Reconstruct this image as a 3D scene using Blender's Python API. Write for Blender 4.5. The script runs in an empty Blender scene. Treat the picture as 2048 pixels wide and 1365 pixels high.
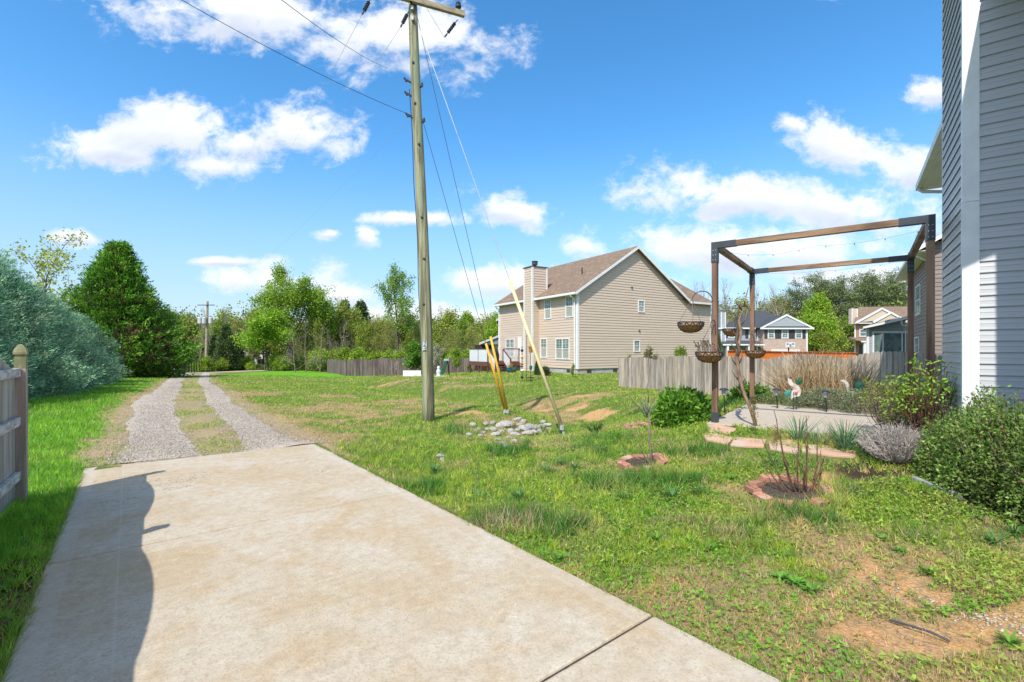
import bpy, math, random
import numpy as np
from mathutils import Vector, Matrix

SC = bpy.context.scene
COL = SC.collection
PI = math.pi
RNG = np.random.default_rng(7)
random.seed(7)

# ------------------------------------------------------------------ camera
EYE = 1.6
FPX = 950.0          # focal length in pixels of the 2048 px wide photograph
cam_d = bpy.data.cameras.new('camera')
cam = bpy.data.objects.new('camera', cam_d)
COL.objects.link(cam)
cam.location = (0, 0, EYE)
cam.rotation_euler = (PI / 2, 0, 0)
cam_d.sensor_width = 36
cam_d.lens = 36 * FPX / 2048
cam_d.shift_y = 17.5 / 2048
cam_d.clip_start = 0.05
cam_d.clip_end = 6000
SC.camera = cam

# ------------------------------------------------------------------ light
SUN_AZ = math.atan2(-0.43, -0.90)      # from +Y towards +X
SUN_EL = math.radians(50)
sdir = Vector((math.sin(SUN_AZ) * math.cos(SUN_EL), math.cos(SUN_AZ) * math.cos(SUN_EL), math.sin(SUN_EL)))
sun_d = bpy.data.lights.new('sun', 'SUN')
sun_d.energy = 3.1
sun_d.angle = math.radians(0.5)
sun_d.color = (1.0, 0.94, 0.84)
sun = bpy.data.objects.new('sun', sun_d)
COL.objects.link(sun)
sun.rotation_euler = sdir.to_track_quat('Z', 'Y').to_euler()

SC.view_settings.view_transform = 'Standard'
SC.view_settings.look = 'None'
SC.view_settings.exposure = 0.80
SC.view_settings.gamma = 1
SC.view_settings.use_curve_mapping = False
SC.cycles.max_bounces = 5
SC.cycles.transparent_max_bounces = 6
SC.cycles.diffuse_bounces = 3
SC.cycles.glossy_bounces = 2
SC.cycles.transmission_bounces = 3

world = bpy.data.worlds.new('World')
SC.world = world
world.use_nodes = True


class NT:
    """tiny helper round a node tree"""
    def __init__(s, nt):
        s.nt = nt
        s.n = nt.nodes
        s.l = nt.links

    def node(s, t, ins=None, **kw):
        n = s.n.new(t)
        for k, v in kw.items():
            setattr(n, k, v)
        for k, v in (ins or {}).items():
            sk = n.inputs[k]
            if hasattr(v, 'is_output') or isinstance(v, bpy.types.NodeSocket):
                s.l.new(v, sk)
            else:
                sk.default_value = v
        return n

    def math(s, op, a, b=0.0, c=None, clamp=False):
        ins = {0: a, 1: b}
        if c is not None:
            ins[2] = c
        return s.node('ShaderNodeMath', ins, operation=op, use_clamp=clamp).outputs[0]

    def mixc(s, f, a, b, mode='MIX'):
        n = s.node('ShaderNodeMix', data_type='RGBA', blend_type=mode)
        n.clamp_factor = True
        for i, v in ((0, f), (6, a), (7, b)):
            if isinstance(v, bpy.types.NodeSocket):
                s.l.new(v, n.inputs[i])
            else:
                if i > 0 and len(v) == 3:
                    v = (*v, 1)
                n.inputs[i].default_value = v
        return n.outputs[2]

    def ramp(s, f, lo, hi, a=0.0, b=1.0, smooth=True):
        n = s.node('ShaderNodeMapRange', {0: f, 1: lo, 2: hi, 3: a, 4: b})
        n.interpolation_type = 'SMOOTHSTEP' if smooth else 'LINEAR'
        return n.outputs[0]

    def noise(s, vec, scale, detail=4, rough=0.55, dist=0.0):
        n = s.node('ShaderNodeTexNoise', {'Scale': scale, 'Detail': detail, 'Roughness': rough, 'Distortion': dist})
        if vec is not None:
            s.l.new(vec, n.inputs['Vector'])
        return n.outputs['Fac']


def build_world():
    t = NT(world.node_tree)
    t.n.clear()
    sky = t.node('ShaderNodeTexSky', sky_type='NISHITA')
    sky.sun_disc = False
    sky.sun_elevation = SUN_EL
    sky.sun_rotation = SUN_AZ % (2 * PI)
    sky.altitude = 300
    sky.air_density = 1.0
    sky.dust_density = 0.4
    sky.ozone_density = 2.2
    skc = t.node('ShaderNodeHueSaturation', {'Hue': 0.495, 'Saturation': 1.30, 'Value': 1.02, 'Fac': 1.0, 'Color': sky.outputs[0]}).outputs[0]
    d = t.node('ShaderNodeTexCoord').outputs['Generated']
    sp = t.node('ShaderNodeSeparateXYZ', {0: d})
    x, y, z = sp.outputs
    ys = t.math('MAXIMUM', y, 0.06)
    gx = t.math('DIVIDE', x, ys)
    gz = t.math('DIVIDE', z, ys)
    g = t.node('ShaderNodeCombineXYZ', {0: gx, 1: gz, 2: 0.0}).outputs[0]
    # clouds in front: centre and half size as tangents of the bearing / height, slight roll
    def c(px, py, a, b, r=0.0):
        return ((px - 1024) / FPX, (700 - py) / FPX, a / FPX, b / FPX, math.radians(r))
    clouds = [c(470, 20, 330, 85, -6), c(780, 70, 270, 95, -4), c(250, -40, 180, 60), c(560, -90, 380, 90),
              c(215, 298, 190, 48), c(345, 262, 135, 90), c(590, 262, 120, 78, -10), c(430, 330, 110, 45), c(485, 285, 110, 50),
              c(150, 477, 60, 20), c(820, 438, 130, 20), c(735, 476, 32, 30, -30), c(662, 468, 34, 13),
              c(1035, 425, 120, 40, -14), c(1175, 492, 70, 40), c(990, 565, 120, 42), c(440, 524, 90, 12), c(550, 560, 150, 42),
              c(670, 590, 90, 36), c(1480, 395, 260, 62, -4), c(1700, 415, 170, 66, -4), c(1690, 300, 160, 66, -16), c(1590, 250, 50, 28, -20),
              c(1500, 500, 330, 66), c(1870, 185, 62, 34), c(1830, 340, 130, 60), c(1640, -20, 80, 22),
              c(1220, 560, 160, 50), c(900, 640, 300, 40), c(1940, 430, 120, 60), c(-250, 330, 220, 80), c(2500, 200, 300, 110),
              c(1800, 560, 260, 60)]
    m = None
    low = None
    for (cx, cz, a, b, r) in clouds:
        mp = t.node('ShaderNodeMapping', {0: g}, vector_type='TEXTURE')
        mp.inputs['Location'].default_value = (cx, cz, 0)
        mp.inputs['Rotation'].default_value = (0, 0, r)
        mp.inputs['Scale'].default_value = (a, b, 1)
        ln = t.node('ShaderNodeVectorMath', {0: mp.outputs[0]}, operation='LENGTH').outputs['Value']
        v = t.math('SUBTRACT', 1.0, ln)
        yy = t.node('ShaderNodeSeparateXYZ', {0: mp.outputs[0]}).outputs[1]
        lowi = t.math('MULTIPLY', t.math('MAXIMUM', v, 0.0), t.math('MULTIPLY', yy, -1.0))
        m = v if m is None else t.math('MAXIMUM', m, v)
        low = lowi if low is None else t.math('MAXIMUM', low, lowi)
    nv = t.node('ShaderNodeVectorMath', {0: g, 1: (1.0, 1.35, 1.0)}, operation='MULTIPLY').outputs[0]
    n1 = t.noise(nv, 5.5, 9, 0.60, 0.35)
    n2 = t.noise(nv, 17.0, 8, 0.66, 0.3)
    nn = t.math('ADD', t.math('MULTIPLY', t.math('SUBTRACT', n1, 0.5), 2.6), t.math('MULTIPLY', t.math('SUBTRACT', n2, 0.5), 1.7))
    mm = t.math('MAXIMUM', m, -0.6)
    dens = t.ramp(t.math('ADD', mm, nn), -0.06, 0.72)
    front = t.ramp(y, 0.10, 0.22)
    # elsewhere in the sky: broken cloud of the same kind
    zc = t.math('MAXIMUM', z, 0.05)
    px = t.math('DIVIDE', x, zc)
    py = t.math('DIVIDE', y, zc)
    pv = t.node('ShaderNodeCombineXYZ', {0: px, 1: py, 2: 3.0}).outputs[0]
    dens2 = t.math('MULTIPLY', t.ramp(t.noise(pv, 1.1, 8, 0.6), 0.46, 0.60), t.ramp(z, 0.03, 0.15))
    dm = t.node('ShaderNodeMix', {0: front, 2: dens2, 3: dens}, data_type='FLOAT').outputs[0]
    # cloud colour: white tops, soft grey-blue bases
    shade = t.math('ADD', t.math('MULTIPLY', low, 2.6), t.math('MULTIPLY', t.math('SUBTRACT', n1, 0.44), 1.8), clamp=True)
    body = t.mixc(shade, (4.5, 4.55, 4.65), (2.75, 3.0, 3.6))
    # pale band towards the horizon
    hz = t.ramp(z, -0.02, 0.42, 1.0, 0.0)
    hz = t.math('MULTIPLY', hz, 0.80)
    base = t.mixc(hz, skc, (1.78, 2.32, 3.2))
    cc = t.mixc(t.math('MULTIPLY', dm, 0.93), base, body)
    bg = t.node('ShaderNodeBackground', {0: cc, 1: 0.15})
    out = t.node('ShaderNodeOutputWorld')
    t.l.new(bg.outputs[0], out.inputs[0])


build_world()


# ------------------------------------------------------------------ noise
def vnoise(x, y, seed=0):
    x = np.asarray(x, float); y = np.asarray(y, float)
    xi = np.floor(x).astype(np.int64); yi = np.floor(y).astype(np.int64)
    fx = x - xi; fy = y - yi
    fx = fx * fx * (3 - 2 * fx); fy = fy * fy * (3 - 2 * fy)
    def h(a, b):
        n = (a * 374761393 + b * 668265263 + seed * 1274126177) & 0xFFFFFFFF
        n = ((n ^ (n >> 13)) * 1274126177) & 0xFFFFFFFF
        n = n ^ (n >> 16)
        return (n & 0xFFFF) / 65535.0
    return (h(xi, yi) * (1 - fx) + h(xi + 1, yi) * fx) * (1 - fy) + (h(xi, yi + 1) * (1 - fx) + h(xi + 1, yi + 1) * fx) * fy


def fbm(x, y, s=1.0, o=4, seed=0):
    v = 0; a = 0.5; t = 0
    for i in range(o):
        v = v + a * vnoise(np.asarray(x) * s, np.asarray(y) * s, seed + i * 17)
        t += a; a *= 0.5; s *= 2.03
    return v / t


def sstep(a, b, v):
    t = np.clip((v - a) / (b - a), 0, 1)
    return t * t * (3 - 2 * t)


# ------------------------------------------------------------------ ground height
def cpt(px, py, Y):
    return ((px - 1024) / FPX * Y, Y, EYE - (py - 700) / FPX * Y)

CP = [(0, -8, 0), (-8, -6, 0), (8, -6, 0.05), (-4.9, 4.9, -.02), (-5.5, 6.5, -.02), (-3.4, 8.1, -.03), (-1.3, 5.2, -.05), (.8, 2.8, -.05), (1.5, 2, -.05), (-3, 2, -.02),
      (3.0, 2.2, -.06), (2.2, 3.6, -.05), (2.0, 4.9, 0.03), (1.6, 6.3, 0.05), (3.6, 4.9, .12), (4.6, 3.6, .08), (5.2, 5.2, .25), (6.5, 3.5, .2),
      (3.4, 8.0, .36), (5.6, 6.4, .36), (5.4, 10.6, .36), (7.6, 9.0, .36), (4.2, 6.6, .30), (2.9, 7.2, .27), (3.3, 6.9, .30), (3.9, 6.4, .30), (4.7, 5.9, .31), (9.0, 8.2, .36), (8.5, 11, .15),
      (-2.1, 12.0, -.20), (-4, 10.5, -.15), (-0.6, 9.2, -.12), (0.9, 10.0, -.22), (1.2, 10.6, -.17), (0.2, 13.6, -.28), (2.3, 9.2, .05), (3.4, 11.5, .12),
      (-1, 14, -.15), (-5, 15.5, -.25), (-10.5, 15.2, -.12), (-13, 15, -.05), (-17, 20, -.15), (-8, 22, -.4), (-18, 27, -.5), (-22.5, 33, -.65), (-28, 33, -.5), (-30, 42, -.8),
      (-36, 55, -1.2), (-44, 69, -1.67), (-26, 60, -1.25), (-33, 66, -1.15), (-8, 40, -.75), (-20, 48, -.9),
      (11.5, 13.5, -.1), (9, 18, -.15), (6, 22.5, -.14), (14, 16, -.2), (2.0, 19, -.25), (-2, 22, -.45), (1.5, 26, -.15), (4.5, 31.8, -.1), (0, 32, -.1), (-.8, 36, -.12), (-5, 34, -.28),
      (-17, 47, -1.0), (-5, 49, -.7), (14, 38, -.1), (10, 29, -.12), (19, 22, -.3), (20, 35, -.6), (30, 55, -1.1), (12, 60, -1.2), (-12, 70, -1.9), (-60, 90, -2.2), (0, 95, -2.4), (60, 90, -1.6), (100, 60, -1), (-90, 40, -.5), (-60, 10, 0), (70, 5, .3), (0, -40, 0), (60, -40, 0), (-60, -40, 0)]
CPA = np.array(CP, float)
def _tps_fit(P):
    n = len(P)
    d = np.hypot(P[:, None, 0] - P[None, :, 0], P[:, None, 1] - P[None, :, 1])
    K = np.where(d > 0, d * d * np.log(np.maximum(d, 1e-9)), 0) + np.eye(n) * 0.05
    A = np.zeros((n + 3, n + 3)); A[:n, :n] = K
    A[:n, n] = 1; A[:n, n + 1:] = P[:, :2]; A[n, :n] = 1; A[n + 1:, :n] = P[:, :2].T
    return np.linalg.solve(A, np.concatenate([P[:, 2], [0, 0, 0]]))
TW = _tps_fit(CPA)

SWALE = np.array([(0.3, 9.9), (1.6, 11.6), (2.2, 14.5), (0.8, 18), (-2.5, 22), (-7, 28), (-14, 36)])
def seg_dist(x, y, poly):
    best = np.full(np.shape(x), 1e9)
    for (ax, ay), (bx, by) in zip(poly[:-1], poly[1:]):
        dx, dy = bx - ax, by - ay
        t = np.clip(((x - ax) * dx + (y - ay) * dy) / (dx * dx + dy * dy), 0, 1)
        best = np.minimum(best, np.hypot(x - ax - t * dx, y - ay - t * dy))
    return best


def height(x, y):
    x = np.asarray(x, float); y = np.asarray(y, float)
    sh = x.shape
    x = x.ravel(); y = y.ravel()
    cx = np.clip(x, -90, 100); cy = np.clip(y, -40, 95)
    out = np.empty(len(x))
    n = len(CPA)
    for i in range(0, len(x), 20000):
        xs = cx[i:i + 20000]; ys = cy[i:i + 20000]
        d2 = (xs[:, None] - CPA[None, :, 0]) ** 2 + (ys[:, None] - CPA[None, :, 1]) ** 2
        U = 0.5 * d2 * np.log(np.maximum(d2, 1e-12))
        out[i:i + 20000] = U @ TW[:n] + TW[n] + TW[n + 1] * xs + TW[n + 2] * ys
    sd = seg_dist(x, y, SWALE)
    out -= 0.42 * np.exp(-(sd / 1.5) ** 2) * sstep(9.0, 13, y) * (1 - sstep(30, 38, y))
    out += 0.10 * np.exp(-((x + 0.2) ** 2 + (y - 13) ** 2) / 1.4)
    r = np.hypot(x, y - 20)
    out += 11 * sstep(95, 290, r) * (0.65 + 0.7 * vnoise(x * .008 + 3, y * .008, 5))
    near = 1 - sstep(40, 90, r)
    out += near * ((vnoise(x * .9, y * .9, 3) - .5) * .05 + (vnoise(x * 3.1, y * 3.1, 4) - .5) * .02) * sstep(2, 7, np.hypot(x, y) + 2)
    return out.reshape(sh)


def gz(x, y):
    return float(height(np.array([x]), np.array([y]))[0])


def at(px, Y, up=0.0):
    """ground point at distance Y on the bearing of column px"""
    x = (px - 1024) / FPX * Y
    return Vector((x, Y, gz(x, Y) + up))


def P3(px, py, Y):
    return Vector(((px - 1024) / FPX * Y, Y, EYE - (py - 700) / FPX * Y))


# ------------------------------------------------------------------ materials
MATS = {}
def new_mat(name):
    m = bpy.data.materials.new(name)
    m.use_nodes = True
    t = NT(m.node_tree)
    t.n.clear()
    out = t.node('ShaderNodeOutputMaterial')
    MATS[name] = m
    return m, t, out


def pmat(name, c1, c2=None, scale=4.0, stretch=(1, 1, 1), rough=0.7, metal=0.0, bump=0.0, c3=None, fine=None, spec=0.4, rand=0.0, contrast=(0.35, 0.65)):
    """two or three colours mixed by noise over object space, per object offset, bump"""
    m, t, out = new_mat(name)
    tc = t.node('ShaderNodeTexCoord').outputs['Object']
    oi = t.node('ShaderNodeObjectInfo').outputs['Random']
    v = t.node('ShaderNodeVectorMath', {0: tc, 1: stretch}, operation='MULTIPLY').outputs[0]
    off = t.math('MULTIPLY', oi, 37.0)
    v = t.node('ShaderNodeVectorMath', {0: v, 1: off}, operation='ADD').outputs[0]
    col = None
    if c2 is None:
        c2 = tuple(k * 0.85 for k in c1)
    n = t.noise(v, scale, 5, 0.6)
    col = t.mixc(t.ramp(n, *contrast), c1, c2)
    if c3 is not None:
        n3 = t.noise(v, scale * 0.37, 3, 0.6, 0.4)
        col = t.mixc(t.ramp(n3, 0.52, 0.66), col, c3)
    if fine:
        nf = t.noise(v, fine, 2, 0.7)
        col = t.mixc(t.ramp(nf, 0.3, 0.7, 0.0, 0.35), col, tuple(k * 0.55 for k in c1))
    if rand:
        b = t.math('ADD', t.math('MULTIPLY', t.math('SUBTRACT', oi, 0.5), rand), 1.0)
        col = t.node('ShaderNodeHueSaturation', {'Value': b, 'Color': col, 'Fac': 1.0}).outputs[0]
    bs = t.node('ShaderNodeBsdfPrincipled', {'Base Color': col, 'Roughness': rough, 'Metallic': metal, 'Specular IOR Level': spec})
    if bump:
        bn = t.noise(v, scale * 2.5, 6, 0.65)
        b = t.node('ShaderNodeBump', {'Strength': 0.8, 'Distance': bump, 'Height': bn})
        t.l.new(b.outputs[0], bs.inputs['Normal'])
    t.l.new(bs.outputs[0], out.inputs[0])
    return m


def attr_leaf(name, tr=0.3, rough=0.55):
    m, t, out = new_mat(name)
    a = t.node('ShaderNodeAttribute', attribute_name='Col').outputs['Color']
    oi = t.node('ShaderNodeObjectInfo').outputs['Random']
    v = t.math('ADD', t.math('MULTIPLY', oi, 0.3), 0.85)
    a = t.node('ShaderNodeHueSaturation', {'Value': v, 'Color': a, 'Fac': 1.0}).outputs[0]
    bs = t.node('ShaderNodeBsdfPrincipled', {'Base Color': a, 'Roughness': rough, 'Specular IOR Level': 0.25})
    tl = t.node('ShaderNodeBsdfTranslucent', {0: a})
    mx = t.node('ShaderNodeMixShader', {0: tr, 1: bs.outputs[0], 2: tl.outputs[0]})
    t.l.new(mx.outputs[0], out.inputs[0])
    return m


M_LEAF = attr_leaf('foliage', 0.38)
M_GRASS = attr_leaf('grass_blade', 0.38, 0.5)
M_NEEDLE = attr_leaf('needles', 0.2, 0.6)
M_BARK = pmat('bark', (.13, .10, .075), (.06, .045, .035), 9, (1, 1, .25), .9, bump=.01)
M_BARKG = pmat('grey_bark', (.42, .36, .30), (.22, .185, .15), 9, (1, 1, .25), .9, bump=.008)
M_TWIG = pmat('twig', (.32, .25, .20), (.18, .135, .105), 14, (1, 1, .3), .85)
M_TWIGR = pmat('rose_cane', (.20, .10, .06), (.12, .07, .045), 14, (1, 1, .3), .7)
M_WHITE = pmat('white_trim', (.78, .79, .79), (.70, .71, .70), 3, rough=.45)
M_GLASS = None
def glass():
    m, t, out = new_mat('window_glass')
    tc = t.node('ShaderNodeTexCoord').outputs['Object']
    n = t.noise(tc, 1.3, 3, .6)
    col = t.mixc(t.ramp(n, .4, .6), (.10, .16, .155), (.20, .26, .24))
    bs = t.node('ShaderNodeBsdfPrincipled', {'Base Color': col, 'Roughness': .08, 'Specular IOR Level': .8})
    bn = t.noise(tc, 2.0, 2, .5)
    b = t.node('ShaderNodeBump', {'Strength': .25, 'Distance': .01, 'Height': bn})
    t.l.new(b.outputs[0], bs.inputs['Normal'])
    t.l.new(bs.outputs[0], out.inputs[0])
    return m
M_GLASS = glass()
M_BLIND = pmat('window_blind', (.36, .37, .33), (.30, .31, .28), 30, (.2, .2, 1), rough=.25, spec=.6)
M_SID_TAN = pmat('tan_siding', (.595, .48, .38), (.565, .455, .36), 1.2, (.4, .4, 3), .55, c3=(.575, .465, .365))
M_SID_NEAR = pmat('grey_siding', (.50, .51, .525), (.47, .48, .495), 1.6, (.4, .4, 6), .42, c3=(.485, .495, .51), bump=.0004)
M_SID_BROWN = pmat('brown_siding', (.235, .185, .16), (.20, .155, .135), 2, (.4, .4, 5), .6, rand=.2)
M_SID_BLUE = pmat('bluegrey_siding', (.36, .39, .43), (.32, .35, .39), 2, (.4, .4, 5), .6)
M_ROOF = pmat('brown_shingles', (.255, .18, .125), (.15, .105, .075), 9, (1, 1, 1), .95, bump=.01, c3=(.32, .225, .15), fine=40)
M_ROOFC = pmat('charcoal_shingles', (.075, .085, .10), (.05, .055, .065), 9, (1, 1, 1), .95, fine=40)
M_FOUND = pmat('foundation', (.45, .45, .43), (.36, .36, .34), 3, rough=.9, c3=(.52, .40, .27))
M_DARK = pmat('dark_metal', (.02, .02, .022), (.03, .03, .03), 8, rough=.45)
M_BRACK = pmat('black_bracket', (.04, .045, .055), (.055, .062, .075), 5, rough=.45)
M_VENT = pmat('vent_dark', (.07, .055, .045), rough=.7)
M_DECK = pmat('deck_stain', (.17, .07, .045), (.12, .05, .035), 8, (1, 1, 1), .7)
M_LATT = pmat('white_panel', (.66, .69, .72), (.58, .61, .64), 5, rough=.6)
M_FENCE = pmat('weathered_pickets', (.42, .37, .32), (.23, .195, .165), 16, (1, 1, .08), .9, bump=.003, c3=(.46, .36, .27), rand=.55)
M_FENCEL = pmat('silvered_pickets', (.50, .47, .42), (.35, .32, .27), 14, (1, 1, .10), .9, bump=.003, c3=(.30, .27, .21), rand=.2)
M_FPOST = pmat('mossy_post', (.48, .40, .33), (.29, .235, .19), 14, (1, 1, .08), .9, bump=.005, c3=(.44, .29, .24))
M_FPCAP = pmat('mossy_cap', (.34, .31, .18), (.20, .20, .10), 14, (1, 1, .3), .9, bump=.003)
M_FRAIL = pmat('grey_rail', (.62, .61, .58), (.36, .34, .31), 16, (.5, .5, 1.5), .9, bump=.004)
M_FDARK = pmat('dark_pickets', (.165, .125, .12), (.09, .07, .068), 9, (1, 1, .12), .9, c3=(.21, .17, .15), rand=.5)
M_ORANGE = pmat('orange_boards', (.72, .19, .03), (.60, .14, .02), 4, rough=.6)
M_POLE = pmat('treated_pole', (.38, .37, .225), (.115, .11, .065), 14, (1, 1, .05), .85, bump=.008, c3=(.25, .31, .20), fine=30, contrast=(.40, .60))
M_ARM = pmat('cross_arm_wood', (.42, .36, .25), (.27, .22, .15), 9, (.3, 1, 1), .85)
M_WIRE = pmat('wire', (.035, .035, .04), rough=.5)
M_WIREL = pmat('galvanised_wire', (.42, .44, .46), rough=.4)
M_GUARDY = pmat('yellow_plastic', (.72, .42, .03), (.62, .36, .03), 5, rough=.45)
M_GUARDP = pmat('faded_plastic', (.70, .62, .33), (.60, .54, .30), 5, rough=.5)
M_PERG = pmat('pergola_wood', (.26, .15, .095), (.12, .068, .045), 9, (1, 1, .10), .75, bump=.003, c3=(.34, .22, .14))
M_PERGH = pmat('pergola_beam_wood', (.33, .21, .125), (.12, .07, .045), 9, (.12, .12, 1), .75, bump=.003, c3=(.42, .30, .18))
M_COIR = pmat('coir', (.42, .21, .075), (.26, .125, .045), 30, rough=.95, bump=.006)
M_BRICK = pmat('red_brick', (.46, .23, .155), (.36, .16, .11), 9, rough=.9, bump=.004, c3=(.50, .36, .28), rand=.4)
M_PAVER = pmat('pink_paver', (.55, .34, .23), (.46, .30, .22), 6, rough=.9, bump=.004, c3=(.50, .38, .30), rand=.2)
M_ROCK = pmat('limestone', (.56, .54, .51), (.30, .285, .27), 6, rough=.9, bump=.03, c3=(.44, .36, .28), rand=.3)
M_GREYBOX = pmat('transformer_grey', (.55, .57, .58), (.48, .50, .51), 4, rough=.5)
M_BLUE = pmat('blue_glaze', (.03, .20, .36), (.02, .13, .26), 8, rough=.2, spec=.6)
M_GREENP = pmat('green_plastic', (.01, .13, .06), (.01, .10, .05), 5, rough=.4)
M_TEAL = pmat('teal_metal', (.05, .33, .27), (.03, .22, .20), 12, rough=.5)
M_TEALD = pmat('dark_teal_metal', (.015, .14, .11), (.01, .09, .075), 12, rough=.5)
M_PALE = pmat('pale_metal', (.72, .66, .60), (.62, .55, .50), 14, rough=.5, c3=(.62, .40, .36))
M_WINE = pmat('wine_paint', (.25, .03, .05), rough=.5)
M_SOLAR = pmat('solar_cap', (.025, .03, .04), (.04, .045, .06), 6, rough=.3)
M_FROST = pmat('frosted_lens', (.45, .48, .48), rough=.3)
M_MULCH = pmat('mulch', (.11, .08, .055), (.05, .038, .028), 30, rough=1.0, bump=.02, c3=(.09, .06, .045))
M_LITTER = pmat('dead_leaves', (.24, .11, .05), (.13, .06, .03), 20, rough=.9, rand=.4)
M_STONE = pmat('grey_stone', (.30, .30, .30), (.22, .22, .22), 6, rough=.9, bump=.01, rand=.3)
M_SIGN = pmat('white_sign', (.8, .8, .8), rough=.5)
M_INK = pmat('dark_ink', (.05, .05, .06), rough=.6)


def siding_brick():
    m, t, out = new_mat('pale_brick')
    tc = t.node('ShaderNodeTexCoord').outputs['Object']
    sp = t.node('ShaderNodeSeparateXYZ', {0: tc})
    v = t.node('ShaderNodeCombineXYZ', {0: t.math('ADD', sp.outputs[0], sp.outputs[1]), 1: sp.outputs[2], 2: 0.0}).outputs[0]
    b = t.node('ShaderNodeTexBrick', {0: v, 'Color1': (.50, .36, .29, 1), 'Color2': (.38, .25, .20, 1), 'Mortar': (.55, .50, .45, 1), 'Scale': 1.0,
                                     'Mortar Size': .008, 'Brick Width': .22, 'Row Height': .075})
    bs = t.node('ShaderNodeBsdfPrincipled', {'Base Color': b.outputs[0], 'Roughness': .9})
    t.l.new(bs.outputs[0], out.inputs[0])
    return m
M_PBRICK = siding_brick()


def concrete(name, warm, cool, border=None):
    m, t, out = new_mat(name)
    tc = t.node('ShaderNodeTexCoord').outputs['Object']
    n1 = t.noise(tc, .9, 5, .6, .5)
    n2 = t.noise(tc, 3.2, 6, .65, .3)
    n3 = t.noise(tc, 55, 4, .75)
    n4 = t.noise(tc, 160, 2, .6)
    sv = t.node('ShaderNodeVectorMath', {0: tc, 1: (7, 1.2, 1)}, operation='MULTIPLY').outputs[0]
    n5 = t.noise(sv, 9, 4, .7)
    c = t.mixc(t.ramp(n1, .36, .58), warm, cool)
    c = t.mixc(t.ramp(n2, .42, .78, 0, .7), c, tuple(a * b for a, b in zip(warm, (.98, .84, .66))))
    c = t.mixc(t.ramp(n2, .25, .42, .5, 0), c, tuple(a * 1.13 for a in cool))
    n7 = t.noise(tc, 13, 5, .75)
    c = t.mixc(t.ramp(n7, .42, .66, 0, .4), c, tuple(a * .62 for a in warm))
    c = t.mixc(t.ramp(n7, .42, .28, 0, .6), c, (.66, .61, .52))
    c = t.mixc(t.ramp(n3, .48, .70, 0, .6), c, tuple(a * .55 for a in warm))
    c = t.mixc(t.ramp(n5, .58, .75, 0, .25), c, tuple(a * .7 for a in cool))
    if border:
        sp = t.node('ShaderNodeSeparateXYZ', {0: tc}).outputs
        e0 = t.math('MULTIPLY', t.math('MINIMUM', sp[0], t.math('SUBTRACT', border, sp[0])), 1.0)
        wob = t.math('MULTIPLY', t.math('SUBTRACT', n2, .5), .02)
        band = t.ramp(t.math('ADD', e0, wob), .135, .15, .55, 0.0)
        c = t.mixc(t.math('MULTIPLY', band, .35), c, (.55, .52, .47))
        c = t.mixc(t.math('MULTIPLY', t.ramp(t.math('ABSOLUTE', t.math('SUBTRACT', sp[0], border - .42)), .004, .008, .22, 0), t.ramp(n3, .3, .6)), c, (.62, .60, .57))
        # rusty clay washed over the surface
        n6 = t.noise(tc, 1.7, 5, .7, 1.2)
        c = t.mixc(t.ramp(n6, .42, .80, 0, .55), c, (.42, .34, .24))
    bs = t.node('ShaderNodeBsdfPrincipled', {'Base Color': c, 'Roughness': .88, 'Specular IOR Level': .25})
    hgt = t.math('ADD', t.math('MULTIPLY', n4, .5), n3)
    b = t.node('ShaderNodeBump', {'Strength': .7, 'Distance': .006, 'Height': hgt})
    t.l.new(b.outputs[0], bs.inputs['Normal'])
    t.l.new(bs.outputs[0], out.inputs[0])
    return m
M_SLAB = concrete('slab_concrete', (.48, .385, .26), (.53, .47, .375), border=2.95)
M_PATIO = concrete('patio_concrete', (.53, .45, .35), (.50, .44, .37))


def ground_mat():
    m, t, out = new_mat('soil_and_thatch')
    a = t.node('ShaderNodeAttribute', attribute_name='Col').outputs['Color']
    tc = t.node('ShaderNodeTexCoord').outputs['Object']
    n = t.noise(tc, 7, 6, .7)
    n2 = t.noise(tc, 40, 4, .7)
    n3 = t.noise(tc, 1.1, 5, .7)
    c = t.mixc(t.ramp(n, .35, .65, .0, .55), a, t.mixc(1.0, a, (1.25, 1.05, .8), 'MULTIPLY'))
    c = t.mixc(t.ramp(n2, .35, .65, .0, .75), c, t.mixc(1.0, c, (.5, .5, .45), 'MULTIPLY'))
    c = t.mixc(t.ramp(n3, .35, .65, .0, .3), c, t.mixc(1.0, c, (.7, .85, .6), 'MULTIPLY'))
    bs = t.node('ShaderNodeBsdfPrincipled', {'Base Color': c, 'Roughness': .95, 'Specular IOR Level': .1})
    b = t.node('ShaderNodeBump', {'Strength': .9, 'Distance': .02, 'Height': n2})
    t.l.new(b.outputs[0], bs.inputs['Normal'])
    t.l.new(bs.outputs[0], out.inputs[0])
    return m
M_GROUND = ground_mat()


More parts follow.
